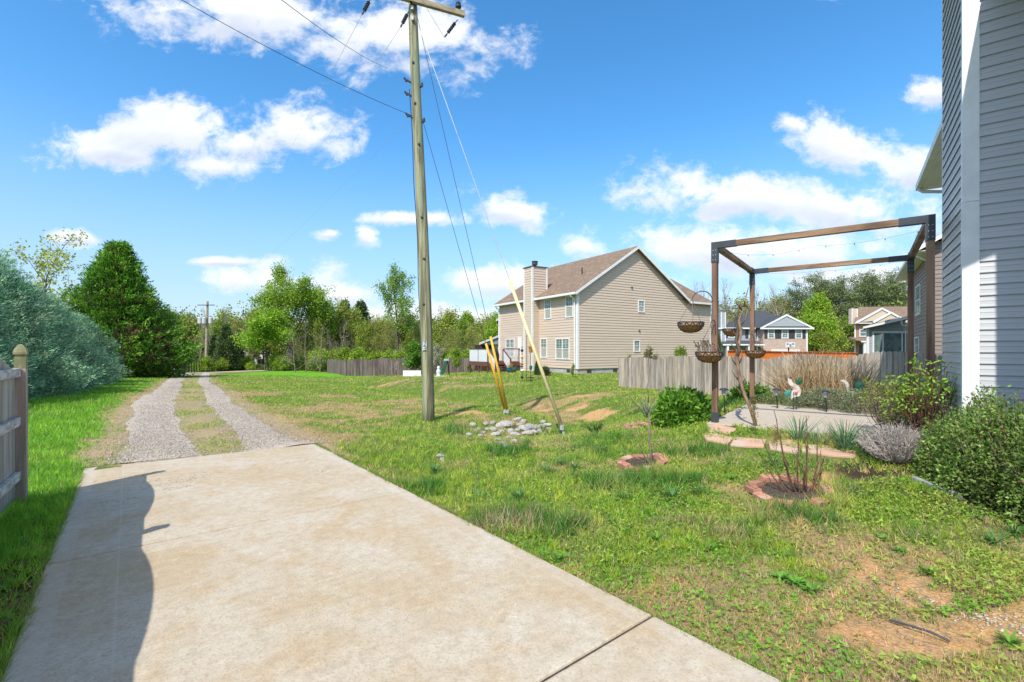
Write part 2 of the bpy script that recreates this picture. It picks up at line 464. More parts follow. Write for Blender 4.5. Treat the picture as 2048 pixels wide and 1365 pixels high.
def gravel_mat():
    m, t, out = new_mat('grey_gravel')
    tc = t.node('ShaderNodeTexCoord').outputs['Object']
    vo = t.node('ShaderNodeTexVoronoi', {0: tc, 'Scale': 55.0})
    vo2 = t.node('ShaderNodeTexVoronoi', {0: tc, 'Scale': 15.0})
    n = t.noise(tc, 1.5, 5, .7)
    c = t.mixc(t.node('ShaderNodeSeparateColor', {0: vo.outputs['Color']}).outputs[0], (.33, .285, .24), (.52, .46, .40))
    c = t.mixc(t.math('MULTIPLY', t.node('ShaderNodeSeparateColor', {0: vo2.outputs['Color']}).outputs[1], .35), c, (.60, .55, .50))
    c = t.mixc(t.ramp(n, .38, .66, 0.1, .75), c, (.52, .43, .33))
    bs = t.node('ShaderNodeBsdfPrincipled', {'Base Color': c, 'Roughness': .95, 'Specular IOR Level': .15})
    b = t.node('ShaderNodeBump', {'Strength': .7, 'Distance': .02, 'Height': vo.outputs['Distance']}, invert=True)
    t.l.new(b.outputs[0], bs.inputs['Normal'])
    t.l.new(bs.outputs[0], out.inputs[0])
    return m
M_GRAVEL = gravel_mat()


# ------------------------------------------------------------------ objects
def tag(o, label=None, cat=None, group=None, kind=None):
    if label: o['label'] = label
    if cat: o['category'] = cat
    if group: o['group'] = group
    if kind: o['kind'] = kind
    return o


def empty(name, loc, rz=0.0, label=None, cat=None, group=None):
    o = bpy.data.objects.new(name, None)
    o.empty_display_size = 0.2
    COL.objects.link(o)
    o.location = loc
    o.rotation_euler = (0, 0, rz)
    return tag(o, label, cat, group)


def np_mesh(name, V, F, mat, col=None, smooth=False):
    V = np.asarray(V, np.float32); F = np.asarray(F, np.int32)
    k = F.shape[1]
    me = bpy.data.meshes.new(name)
    me.vertices.add(len(V)); me.vertices.foreach_set('co', V.ravel())
    me.loops.add(F.size); me.loops.foreach_set('vertex_index', F.ravel())
    me.polygons.add(len(F))
    me.polygons.foreach_set('loop_start', np.arange(0, F.size, k, dtype=np.int32))
    me.polygons.foreach_set('loop_total', np.full(len(F), k, np.int32))
    if smooth:
        me.polygons.foreach_set('use_smooth', np.ones(len(F), bool))
    me.update(calc_edges=True)
    if col is not None:
        a = me.color_attributes.new('Col', 'FLOAT_COLOR', 'POINT')
        c = np.ones((len(V), 4), np.float32); c[:, :3] = col
        a.data.foreach_set('color', c.ravel())
    me.materials.append(mat)
    return me


def obj(name, me, parent=None, loc=(0, 0, 0), rz=0.0, kind=None):
    o = bpy.data.objects.new(name, me)
    COL.objects.link(o)
    o.location = loc
    o.rotation_euler = (0, 0, rz)
    if parent is not None:
        o.parent = parent
    if kind: o['kind'] = kind
    return o


def copy_tree(o, parent=None):
    c = o.copy(); COL.objects.link(c)
    c.parent = parent
    for ch in list(o.children):
        copy_tree(ch, c)
    return c


class MB:
    """collects shapes, build() links them as one mesh object"""
    def __init__(s):
        s.v = []; s.f = []

    def add(s, vs, fs, M=None):
        n = len(s.v)
        for p in vs:
            p = Vector(p)
            s.v.append(M @ p if M is not None else p)
        for f in fs:
            s.f.append([i + n for i in f])
        return s

    def box(s, x0, x1, y0, y1, z0, z1, M=None):
        vs = [(x0, y0, z0), (x1, y0, z0), (x1, y1, z0), (x0, y1, z0), (x0, y0, z1), (x1, y0, z1), (x1, y1, z1), (x0, y1, z1)]
        return s.add(vs, [(0, 3, 2, 1), (4, 5, 6, 7), (0, 1, 5, 4), (1, 2, 6, 5), (2, 3, 7, 6), (3, 0, 4, 7)], M)

    def beam(s, a, b, w, h=None, up=(0, 0, 1)):
        a = Vector(a); b = Vector(b); h = w if h is None else h
        d = (b - a); L = d.length; d.normalize()
        u = Vector(up)
        if abs(d.dot(u)) > .98: u = Vector((0, 1, 0))
        r = d.cross(u).normalized(); u = r.cross(d).normalized()
        M = Matrix((( *r, 0), (*d, 0), (*u, 0), (0, 0, 0, 1))).transposed(); M.translation = a
        return s.box(-w / 2, w / 2, 0, L, -h / 2, h / 2, M)

    def tube(s, pts, r, n=8, cap=True):
        pts = [Vector(p) for p in pts]
        if not hasattr(r, '__len__'): r = [r] * len(pts)
        base = len(s.v); prev = None
        for i, p in enumerate(pts):
            d = (pts[min(i + 1, len(pts) - 1)] - pts[max(i - 1, 0)]).normalized()
            if prev is None:
                u = Vector((0, 0, 1)) if abs(d.z) < .9 else Vector((1, 0, 0))
                prev = d.cross(u).normalized()
            r1 = (prev - d * prev.dot(d)).normalized(); prev = r1
            r2 = d.cross(r1)
            for k in range(n):
                a = 2 * PI * k / n
                s.v.append(p + (r1 * math.cos(a) + r2 * math.sin(a)) * r[i])
        for i in range(len(pts) - 1):
            for k in range(n):
                a = base + i * n + k; b = base + i * n + (k + 1) % n
                s.f.append([a, b, b + n, a + n])
        if cap:
            s.f.append([base + k for k in range(n)][::-1])
            s.f.append([base + (len(pts) - 1) * n + k for k in range(n)])
        return s

    def lathe(s, prof, n=16, c=(0, 0, 0), cap=True):
        base = len(s.v)
        for (r, z) in prof:
            for k in range(n):
                a = 2 * PI * k / n
                s.v.append(Vector((c[0] + r * math.cos(a), c[1] + r * math.sin(a), c[2] + z)))
        for i in range(len(prof) - 1):
            for k in range(n):
                a = base + i * n + k; b = base + i * n + (k + 1) % n
                s.f.append([a, b, b + n, a + n])
        if cap:
            s.f.append([base + k for k in range(n)][::-1])
            s.f.append([base + (len(prof) - 1) * n + k for k in range(n)])
        return s

    def prism(s, poly, off):
        """poly: 3-D points of one face, off: extrusion vector"""
        off = Vector(off); n = len(poly)
        vs = [Vector(p) for p in poly] + [Vector(p) + off for p in poly]
        fs = [list(range(n))[::-1], [n + i for i in range(n)]] + [[i, (i + 1) % n, n + (i + 1) % n, n + i] for i in range(n)]
        return s.add(vs, fs)

    def mesh(s, name, mat, smooth=False):
        me = bpy.data.meshes.new(name)
        me.from_pydata([tuple(p) for p in s.v], [], s.f)
        me.materials.append(mat)
        if smooth:
            for p in me.polygons: p.use_smooth = True
        me.update()
        return me

    def build(s, name, mat, parent=None, smooth=False, kind=None, loc=(0, 0, 0), bevel=0.0):
        o = obj(name, s.mesh(name, mat, smooth), parent, loc, kind=kind)
        if bevel:
            b = o.modifiers.new('bevel', 'BEVEL'); b.width = bevel; b.segments = 2; b.limit_method = 'ANGLE'
        return o


# ------------------------------------------------------------------ slab frame
SE = np.array([-3.35, 8.09])             # far right corner of the concrete
SD = np.array([.627, -.779])             # along the slab towards the camera
SW = np.array([-.779, -.627])            # to its left
SWID = 2.95
def slab_uv(x, y):
    dx = x - SE[0]; dy = y - SE[1]
    return dx * SW[0] + dy * SW[1], dx * SD[0] + dy * SD[1]
LANE = np.array([(-4.5, 7.28), (-7.4, 11.2), (-10.4, 15.2), (-16.2, 24), (-22.5, 33), (-29.5, 44), (-36.5, 55), (-40, 61)])


def lane_off(x, y):
    """signed offset from the lane's centre line and whether beyond the slab"""
    best = np.full(np.shape(x), 1e9); sg = np.zeros(np.shape(x))
    for (ax, ay), (bx, by) in zip(LANE[:-1], LANE[1:]):
        dx, dy = bx - ax, by - ay; L = math.hypot(dx, dy)
        t = np.clip(((x - ax) * dx + (y - ay) * dy) / L ** 2, 0, 1)
        ex = x - ax - t * dx; ey = y - ay - t * dy
        d = np.hypot(ex, ey)
        s_ = np.where(dx * ey - dy * ex > 0, -d, d)      # + on the right
        sg = np.where(d < best, s_, sg); best = np.minimum(best, d)
    return sg


def soil_patch(x, y):
    """bare orange clay patches, 0..1"""
    spots = [((1470, 1290), 4.9), ]
    s = np.zeros(np.shape(x))
    for (cx, cy, rx, ry, w) in [(2.75, 3.35, .34, .5, 1.08), (3.05, 2.85, .55, .28, 1.1), (2.2, 2.75, .6, .28, .95), (3.6, 2.65, .7, .26, 1.1), (3.65, 5.3, .75, .30, .85), (1.55, 7.6, .55, .4, .6),
                             (-1.35, 13.1, 1.0, .40, 1.35), (2.75, 15.2, .6, .8, 1.3), (2.3, 16.8, .45, .6, 1.2), (1.2, 17.6, .6, .4, 1.2), (2.9, 19, .9, .5, 1.0), (.15, 16.4, .6, .5, 1.25), (.8, 18.6, .5, .4, 1.1),
                             (-5.1, 21, 1.1, .4, 1.0), (-9.6, 31, 1.8, .7, 1.0), (-13, 38, 2.0, .7, .9), (1.0, 4.6, .7, .3, .35), (-17.5, 45.5, 1.2, .6, .8)]:
        s = np.maximum(s, w * np.exp(-(((x - cx) / rx) ** 2 + ((y - cy) / ry) ** 2)))
    n = fbm(x, y, 2.6, 4, 21) * .62 + fbm(x, y, 12.0, 3, 23) * .38
    return sstep(.40, .54, s * (-.15 + 1.75 * n))


def dryness(x, y):
    n = fbm(x, y, .55, 4, 31) * .6 + fbm(x, y, 2.3, 3, 37) * .4
    right = sstep(-2.5, 1.0, x + .25 * y - 1.0)
    base = .5 + (n - .5) * 1.25 - .055 + .20 * sstep(4.2, 2.6, y) * sstep(-.3, .5, x) * (1 - .6 * sstep(3.0, 3.6, x))
    su, sv = slab_uv(x, y)
    base = base - .25 * sstep(0, .6, su - SWID)       # lush on the left of slab and lane
    lo = lane_off(x, y)
    base = base - .22 * sstep(1.4, 3, -lo) * (y > 5)
    base = base + .30 * np.exp(-((np.abs(lo) - 1.55) / .45) ** 2) * (y > 7) * sstep(.35, .6, fbm(x, y, 1.1, 2, 77) + .1)
    base = base - .10 * sstep(14, 26, y)
    return base


def in_rect(x, y, ox, oy, ux, uy, w, h, pad=0.0):
    dx = x - ox; dy = y - oy
    u = dx * ux + dy * uy; v = -dx * uy + dy * ux
    return (u > -pad) & (u < w + pad) & (v > -pad) & (v < h + pad)


# ------------------------------------------------------------------ ground sheet
def axis(lo, a, b, hi, step, ratio, maxstep):
    xs = list(np.arange(a, b + 1e-6, step))
    s = step; p = b
    while p < hi:
        s = min(s * ratio, maxstep); p += s; xs.append(p)
    s = step; p = a
    pre = []
    while p > lo:
        s = min(s * ratio, maxstep); p -= s; pre.append(p)
    return np.array(pre[::-1] + xs)

gxs = axis(-1800, -7, 7.5, 1800, .10, 1.035, 120)
gys = axis(-600, 1.2, 19, 2200, .11, 1.035, 120)
GX, GY = np.meshgrid(gxs, gys)
GZ = height(GX, GY)
su, sv = slab_uv(GX, GY)
GZ = np.where((su > .04) & (su < SWID - .04) & (sv > .04) & (sv < 14), np.minimum(GZ, -.07), GZ)
_q = np.stack([GX - 3.42, GY - 8.0], -1)
_a = _q @ np.array([math.cos(math.radians(-36.5)), math.sin(math.radians(-36.5))]); _b = _q @ np.array([-math.sin(math.radians(-36.5)), math.cos(math.radians(-36.5))])
GZ = np.where((_a > -.06) & (_a < 3.96) & (_b > -.11) & (_b < 3.40), np.minimum(GZ, .30), GZ)
gcol = np.zeros(GX.shape + (3,))
dr = dryness(GX, GY)[..., None]
green = np.array([.13, .20, .045]); straw = np.array([.40, .29, .155]); clay = np.array([.58, .36, .19])
k = sstep(.40, .60, dr)
gcol = green * (1 - k) + straw * k
sp_ = soil_patch(GX, GY)[..., None]
gcol = gcol * (1 - sp_) + clay * sp_
lo_ = np.abs(lane_off(GX, GY))
vg = (sstep(2.0, 1.5, lo_) * (GY > 6.5) * (GY < 62))[..., None]
gcol = gcol * (1 - vg * .85) + np.array([.44, .35, .24]) * vg * .85
mu = sstep(1.15, .95, np.hypot((GX - 4.85) / .85, (GY - 4.6) / .95))[..., None]
mu = np.maximum(mu, sstep(1.1, .8, np.hypot((GX - 4.4) / .8, (GY - 5.3) / .55))[..., None])
mu = np.maximum(mu, sstep(.5, .25, np.abs(GY - (12.4 - .8 * (GX - 5.0)) ) + np.where((GX > 5.2) & (GX < 9), 0, 9))[..., None])
gcol = gcol * (1 - mu) + np.array([.07, .05, .038]) * mu
mg = (sstep(42, 46, GY) * sstep(66, 62, GY) * sstep(-33, -29, GX) * sstep(-12, -16, GX))[..., None]
gcol = gcol * (1 - mg) + np.array([.17, .40, .03]) * mg
far = sstep(75, 130, np.hypot(GX, GY))[..., None]
gcol = gcol * (1 - far) + np.array([.06, .09, .03]) * far
nx, ny = len(gxs), len(gys)
idx = np.arange(nx * ny).reshape(ny, nx)
F = np.stack([idx[:-1, :-1], idx[:-1, 1:], idx[1:, 1:], idx[1:, :-1]], -1).reshape(-1, 4)
V = np.stack([GX, GY, GZ], -1).reshape(-1, 3)
obj('ground', np_mesh('ground', V, F, M_GROUND, gcol.reshape(-1, 3), True), kind='structure')

# ------------------------------------------------------------------ concrete driveway: three panels with tooled joints
def slab_rot():
    return math.atan2(SW[1], SW[0])
drive = empty('driveway', (SE[0], SE[1], 0), slab_rot())
tag(drive, kind='structure')
# local frame: x along SW (to the left), y = perpendicular; SD is local +y or -y
_ly = Vector((-SW[1], SW[0]))
_sg = 1 if _ly.x * SD[0] + _ly.y * SD[1] > 0 else -1
def drive_panel(v0, v1, skew0=0.0, skew1=0.0):
    mb = MB()
    g = .0085
    # outline (x, y) with the far edge slightly skewed as in the photograph
    a = [(0, v0 + g), (SWID, v0 + g + skew0), (SWID, v1 - g + skew1), (0, v1 - g)]
    cx = sum(p[0] for p in a) / 4; cy = sum(p[1] for p in a) / 4
    top = .0
    def ring(inset, z):
        return [((p[0] + (inset if p[0] < cx else -inset)), _sg * (p[1] + (inset if p[1] < cy else -inset)), z) for p in a]
    rings = [ring(0, -.13), ring(0, top - .012), ring(.004, top - .004), ring(.014, top)]
    vs = sum(rings, [])
    fs = []
    for r in range(3):
        for i in range(4):
            fs.append([r * 4 + i, r * 4 + (i + 1) % 4, r * 4 + 4 + (i + 1) % 4, r * 4 + 4 + i])
    fs.append([12, 13, 14, 15]); fs.append([3, 2, 1, 0])
    mb.add(vs, fs)
    mb.build('concrete_panel', M_SLAB, drive)
drive_panel(0, 3.47, skew0=-.22)
drive_panel(3.47, 6.70)
drive_panel(6.70, 9.9)
drive_panel(9.9, 13.2)
mb = MB(); mb.box(.02, SWID - .02, *(sorted((_sg * .1, _sg * 13.1))), -.10, -.012)
mb.build('joint_filler', M_MULCH, drive)

# ------------------------------------------------------------------ gravel lane: two wheel tracks
def track(offset, w0, name='gravel_track'):
    P = []
    for i in range(len(LANE) - 1):
        L = np.linalg.norm(LANE[i + 1] - LANE[i]); n = max(2, int(L / .25))
        for t in np.linspace(0, 1, n, endpoint=False): P.append(LANE[i] * (1 - t) + LANE[i + 1] * t)
    P = np.array(P); d = np.gradient(P, axis=0); d /= np.linalg.norm(d, axis=1)[:, None]
    nrm = np.stack([d[:, 1], -d[:, 0]], 1)
    s = np.concatenate([[0], np.cumsum(np.linalg.norm(np.diff(P, axis=0), axis=1))])
    near_ = np.exp(-s / 2.2)
    wl = w0 * (.85 + .5 * (vnoise(s * .9, s * 0 + offset * 7, 3) - .3)) - (.42 if offset < 0 else -.15) * near_
    wr = w0 * (.85 + .5 * (vnoise(s * .9, s * 0 + offset * 7 + 5, 9) - .3)) + (.3 if offset < 0 else .05) * near_
    k = 9
    rows = []
    for j in range(k):
        t = j / (k - 1)
        off = offset - wl * (1 - t) + wr * t + (vnoise(s * 4, s * 0 + j, 12) - .5) * .12
        q = P + nrm * off[:, None]
        z = height(q[:, 0], q[:, 1]) + .004 + .010 * math.sin(PI * t)
        rows.append(np.stack([q[:, 0], q[:, 1], z], 1))
    V = np.stack(rows, 1).reshape(-1, 3)
    n = len(P); ii = np.arange(n * k).reshape(n, k)
    F = np.stack([ii[:-1, :-1], ii[:-1, 1:], ii[1:, 1:], ii[1:, :-1]], -1).reshape(-1, 4)
    obj(name, np_mesh(name, V, F, M_GRAVEL, smooth=True), kind='structure')
track(-.88, .50)
track(.88, .36)
# pale cross lane at the far end
mb = MB()
cl = [(-50, 56.5), (-43, 57.5), (-38, 59), (-33.5, 62), (-31, 66)]
rows = []
for i, (x, y) in enumerate(cl):
    for w in (-1.6, -.8, 0, .8, 1.6):
        yy = y + w
        rows.append((x, yy, gz(x, yy) + .03))
fs = [[i * 5 + j, i * 5 + j + 1, (i + 1) * 5 + j + 1, (i + 1) * 5 + j] for i in range(4) for j in range(4)]
mb.add(rows, fs)
mb.build('gravel_cross_lane', M_GRAVEL, kind='structure')

# ================================================================== houses
class Frame:
    """local frame of a building: origin at a corner, +x along one wall, +y along the other"""
    def __init__(s, ox, oy, rz, name, label, cat, z=0.0, group=None):
        s.o = Vector((ox, oy, z)); s.rz = rz
        s.cx = Vector((math.cos(rz), math.sin(rz))); s.cy = Vector((-math.sin(rz), math.cos(rz)))
        s.root = empty(name, s.o, rz, label, cat, group)

    def ux(s, px, y0=0.0):
        k = (px - 1024) / FPX          # (o + u*cx + y0*cy): X = k*Y
        ax = s.o.x + y0 * s.cy.x; ay = s.o.y + y0 * s.cy.y
        return (k * ay - ax) / (s.cx.x - k * s.cx.y)

    def uy(s, px, x0=0.0):
        k = (px - 1024) / FPX
        ax = s.o.x + x0 * s.cx.x; ay = s.o.y + x0 * s.cx.y
        return (k * ay - ax) / (s.cy.x - k * s.cy.y)

    def z(s, py, x, y):
        Y = s.o.y + x * s.cx.y + y * s.cy.y
        return EYE - (py - 700) / FPX * Y - s.o.z


def lap_sheet(mb, face, a0, a1, z0, z1, pos, lap=.19, out=.026, clip=None):
    """lapped siding as one stepped sheet. face 'x-': wall x=pos looking to -x, a runs along y; 'y-': wall y=pos, a along x"""
    z = z0
    while z < z1 - .01:
        zt = min(z + lap, z1)
        b0, b1, t0, t1 = a0, a1, a0, a1
        if clip:
            b0, b1 = clip(z); t0, t1 = clip(zt)
            b0 = max(a0, b0); b1 = min(a1, b1); t0 = max(a0, t0); t1 = min(a1, t1)
            if t1 - t0 < .02: t0 = t1 = (t0 + t1) / 2
            if b1 - b0 < .05: break
        def pt(a, zz, o):
            return (pos - o, a, zz) if face == 'x-' else (a, pos - o, zz)
        vs = [pt(b0, z, out), pt(b1, z, out), pt(t1, zt, .002), pt(t0, zt, .002), pt(b0, z, 0), pt(b1, z, 0)]
        mb.add(vs, [(0, 1, 2, 3), (4, 5, 1, 0)])
        z = zt


def window(fr, face, a0, a1, z0, z1, pos, cols=1, grille=True, blind_low=True, casing=.07, glassmat=None, name='window', grid=(2, 2)):
    """frame with sashes; panes and grille bars are its children"""
    def bx(mb, p0, p1, q0, q1, o0, o1):
        if face == 'x-': mb.box(pos - o1, pos - o0, p0, p1, q0, q1)
        else: mb.box(p0, p1, pos - o1, pos - o0, q0, q1)
    w = casing
    mb = MB()
    bx(mb, a0, a1, z1 - w, z1, .012, .06); bx(mb, a0, a1, z0, z0 + w, .012, .065)
    bx(mb, a0, a0 + w, z0 + w, z1 - w, .012, .06); bx(mb, a1 - w, a1, z0 + w, z1 - w, .012, .06)
    ia0, ia1, iz0, iz1 = a0 + w, a1 - w, z0 + w, z1 - w
    cw = (ia1 - ia0 - (cols - 1) * .07) / cols
    panes = []; bars = []
    for c in range(cols):
        s0 = ia0 + c * (cw + .07); s1 = s0 + cw
        if c: bx(mb, s0 - .07, s0, iz0, iz1, .012, .058)
        zm = (iz0 + iz1) / 2
        bx(mb, s0, s1, zm - .025, zm + .025, .012, .05)
        panes.append((s0, s1, iz0, zm - .025, True)); panes.append((s0, s1, zm + .025, iz1, False))
    f = mb.build(name, M_WHITE, fr.root)
    for (p0, p1, q0, q1, low) in panes:
        m = MB(); bx(m, p0, p1, q0, q1, .014, .024)
        m.build('pane', M_BLIND if (low and blind_low) else (glassmat or M_GLASS), f)
        if grille and (not low or not blind_low):
            m = MB(); nx_, nz_ = grid
            for i in range(1, nx_):
                x = p0 + (p1 - p0) * i / nx_; bx(m, x - .009, x + .009, q0, q1, .026, .036)
            for i in range(1, nz_):
                x = q0 + (q1 - q0) * i / nz_; bx(m, p0, p1, x - .009, x + .009, .0262, .0358)
            m.build('grille', M_WHITE, f)
    return f


def gable_roof(fr, x0, x1, y0, y1, ze, ridge_z, ovx=.35, ovy=.3, mat=None, th=.16, name='roof', ridge_x=None):
    """ridge along y; eaves at x0 and x1"""
    mat = mat or M_ROOF
    xm = (x0 + x1) / 2 if ridge_x is None else ridge_x
    sl = (ridge_z - ze) / (xm - x0)
    sr = (ridge_z - ze) / (x1 - xm)
    mb = MB()
    ya, yb = y0 - ovy, y1 + ovy
    L = (x0 - ovx, ze - sl * ovx); R = (x1 + ovx, ze - sr * ovx); T = (xm, ridge_z)
    pl = [(L[0], ya, L[1] + th), (T[0], ya, T[1] + th), (R[0], ya, R[1] + th), (R[0], ya, R[1]), (T[0], ya, T[1] - .0), (L[0], ya, L[1])]
    n = 6
    vs = pl + [(p[0], yb, p[2]) for p in pl]
    fs = [(0, 1, n + 1, n), (1, 2, n + 2, n + 1), (4, 3, n + 3, n + 4), (5, 4, n + 4, n + 5), (0, n, n + 5, 5), (2, 3, n + 3, n + 2), (0, 5, 4, 1), (1, 4, 3, 2), (n, n + 1, n + 4, n + 5), (n + 1, n + 2, n + 3, n + 4)]
    mb.add(vs, fs)
    o = mb.build(name, mat, fr.root)
    # rake boards on the near gable
    for A, B in ((L, T), (R, T)):
        m = MB()
        d = -.02
        poly = [(A[0], ya - .03, A[1] - .06), (B[0], ya - .03, B[1] - .06), (B[0], ya - .03, B[1] + th - .02), (A[0], ya - .03, A[1] + th - .02)]
        m.prism(poly, (0, .029, 0)); m.build('rake_board', M_WHITE, fr.root)
    # soffit closing the near overhang
    return o, L, R, T


# ------------------------------------------------------------------ the tan two-storey house
H = Frame(4.47, 32.4, math.radians(32), 'tan_house', 'two storey tan vinyl sided house with brown shingle roof behind the guy wires', 'house', -.12)
GW = 11.1; LL = 10.5; EZ = 5.75; RZ = 9.25
f_z = .42
mb = MB(); mb.box(.02, GW, .02, LL, f_z, EZ + .02); mb.prism([(.02, .03, EZ), (GW, .03, EZ), (GW / 2, .03, RZ - .05)], (0, LL - .1, 0))
mb.build('wall', M_SID_TAN, H.root)
mb = MB()
ridge_half = GW / 2
lap_sheet(mb, 'y-', .12, GW + 3.4, f_z, EZ, 0.0)
sl = (RZ - EZ) / ridge_half
lap_sheet(mb, 'y-', 0, GW, EZ + .001, RZ - .1, 0.0, clip=lambda z: ((z - EZ) / sl, GW - (z - EZ) / sl))
lap_sheet(mb, 'x-', .12, LL, f_z, EZ, 0.0)
mb.build('siding', M_SID_TAN, H.root, kind='stuff')
mb = MB(); mb.box(.04, GW + 3.4, .05, LL - .05, -.9, f_z); mb.build('foundation', M_FOUND, H.root)
# corner boards
for nm, (x0, x1, y0, y1) in {'a': (-.03, .13, -.032, .001), 'b': (-.032, .0005, .002, .15), 'c': (-.033, .0, LL - .16, LL)}.items():
    mb = MB(); mb.box(x0, x1, y0, y1, f_z - .02, EZ); mb.build('corner_board', M_WHITE, H.root)
mb = MB(); mb.box(GW + 3.28, GW + 3.42, -.03, .0, f_z, EZ); mb.build('corner_board', M_WHITE, H.root)
for px in (1214, 1290, 1353):
    u = H.ux({1214: 1179, 1290: 1231, 1353: 1340}[px])
    mb = MB(); mb.box(u - .2, u + .2, .03, .06, .12, .34); mb.build('foundation_vent', M_VENT, H.root)
u = H.uy(1136)
mb = MB(); mb.box(.03, .06, u - .2, u + .2, .12, .34); mb.build('foundation_vent', M_VENT, H.root)
gable_roof(H, 0, GW, 0, LL, EZ, RZ, .38, .32)
# gutters and downspouts
mb = MB(); mb.box(-.50, -.38, -.28, LL + .28, EZ - .28, EZ - .13); mb.build('gutter', M_WHITE, H.root)
mb = MB(); mb.box(-.38, 0, -.25, LL + .25, EZ - .26, EZ - .235); mb.build('soffit', M_WHITE, H.root)
mb = MB(); mb.tube([(-.44, .22, EZ - .26), (-.44, .22, EZ - .36), (-.10, .22, EZ - .55), (-.07, .22, .1)], .045, 6); mb.build('downspout', M_WHITE, H.root)
mb = MB(); mb.tube([(-.44, LL - .08, EZ - .26), (-.40, LL - .08, EZ - .36), (-.10, LL - .08, EZ - .55), (-.07, LL - .08, .1)], .045, 6); mb.build('downspout', M_WHITE, H.root)
# side wing towards the street: eave towards us, hip
wx0, wx1 = GW, GW + 3.4
mb = MB(); mb.box(GW, wx1, .02, 6.5, f_z, EZ); mb.build('wing_wall', M_SID_TAN, H.root)
mb = MB()
th = .16
a = [(GW + .05, -.32, EZ - .16), (wx1 + .35, -.32, EZ - .16), (wx1 + .35, 7.0, EZ - .16), (GW + .05, 7.0, EZ - .16)]
r0 = (GW - 4.3, 3.3, 8.35); r1 = (GW + 1.35, 3.3, 8.35)
mb.add([*a, r0, r1], [(0, 1, 5, 4), (1, 2, 5), (2, 3, 4, 5), (3, 0, 4), (0, 3, 2, 1)])
mb.build('wing_roof', M_ROOF, H.root)
mb = MB(); mb.box(GW + .40, wx1 + .35, -.44, -.325, EZ - .30, EZ - .15); mb.build('gutter', M_WHITE, H.root)
# chimney chase
cy0 = H.uy(1064.5, -.65); cy1 = H.uy(1047, -.65)
ctop = H.z(533, -.65, cy0)
mb = MB(); mb.box(-.62, .75, cy0 + .03, cy1 - .03, .1, ctop); mb.build('chimney', M_SID_TAN, H.root)
ch = H.root.children[-1]
mb = MB(); lap_sheet(mb, 'x-', cy0 + .1, cy1 - .1, .1, ctop, -.62); lap_sheet(mb, 'y-', -.55, .70, .1, ctop, cy0 + .03)
mb.build('chimney_siding', M_SID_TAN, ch, kind='stuff')
for (x0, x1, y0, y1) in ((-.655, -.635, cy0 - .02, cy0 + .13), (-.655, -.54, cy0 - .021, cy0 + .012), (-.655, -.635, cy1 - .13, cy1), (.66, .77, cy0 - .02, cy0 + .012)):
    mb = MB(); mb.box(x0, x1, y0, y1, .1 if x0 < 0 else 5.9, ctop - .01); mb.build('chimney_corner_board', M_WHITE, ch)
mb = MB(); mb.box(-.70, .82, cy0 - .05, cy1 + .05, ctop, ctop + .05); mb.build('chimney_cap', M_VENT, ch)
mb = MB(); mb.lathe([(.14, 0), (.14, .2), (.22, .2), (.22, .42), (.25, .42), (.25, .48), (.1, .52)], 12, (.0, (cy0 + cy1) / 2, ctop + .05)); mb.build('flue', M_VENT, ch)
mb = MB(); mb.tube([(2.35, 2.3, EZ + 1.5), (2.35, 2.3, EZ + 2.15)], .05, 8); mb.build('vent_pipe', M_VENT, H.root)
# windows
def wy(pa, pb, ta, tb, x=0.0, **k):
    y0 = H.uy(pb); y1 = H.uy(pa)
    return window(H, 'x-', y0, y1, H.z(tb, 0, (y0 + y1) / 2), H.z(ta, 0, (y0 + y1) / 2), 0.0, **k)
wy(1090, 1103, 598.7, 639, grid=(3, 2)); wy(1132, 1147, 592.3, 635.3, grid=(3, 2)); wy(1082, 1094.8, 677, 716); wy(1112, 1139.6, 677, 719.3, cols=2, grid=(2, 2))
wy(1012.5, 1029.5, 678, 714, cols=2, grid=(2, 2), blind_low=False)
for (pa, pb, ta, tb) in ((1275.7, 1288.4, 600.4, 625), (1266.8, 1279.5, 680.4, 704.3)):
    x0 = H.ux(pa); x1 = H.ux(pb)
    window(H, 'y-', x0, x1, H.z(tb, x0, 0), H.z(ta, x0, 0), 0.0, grid=(2, 2))
for (pa, ta) in ((1263, 575.5), (1278, 662)):
    x0 = H.ux(pa); z0 = H.z(ta, x0, 0)
    mb = MB(); mb.box(x0 - .06, x0 + .06, -.09, -.015, z0 - .05, z0 + .05); mb.build('wall_vent', M_VENT, H.root)
# back door
y0 = H.uy(1043.6); y1 = H.uy(1041)
mb = MB(); mb.box(-.05, -.012, y0, y0 + .55, .65, 2.75); mb.build('door', M_WHITE, H.root)
x0 = H.uy(1072)
mb = MB(); mb.box(-.07, -.016, H.uy(1070.8), H.uy(1068.6), 1.35, 1.5); mb.build('outlet_box', M_WHITE, H.root)

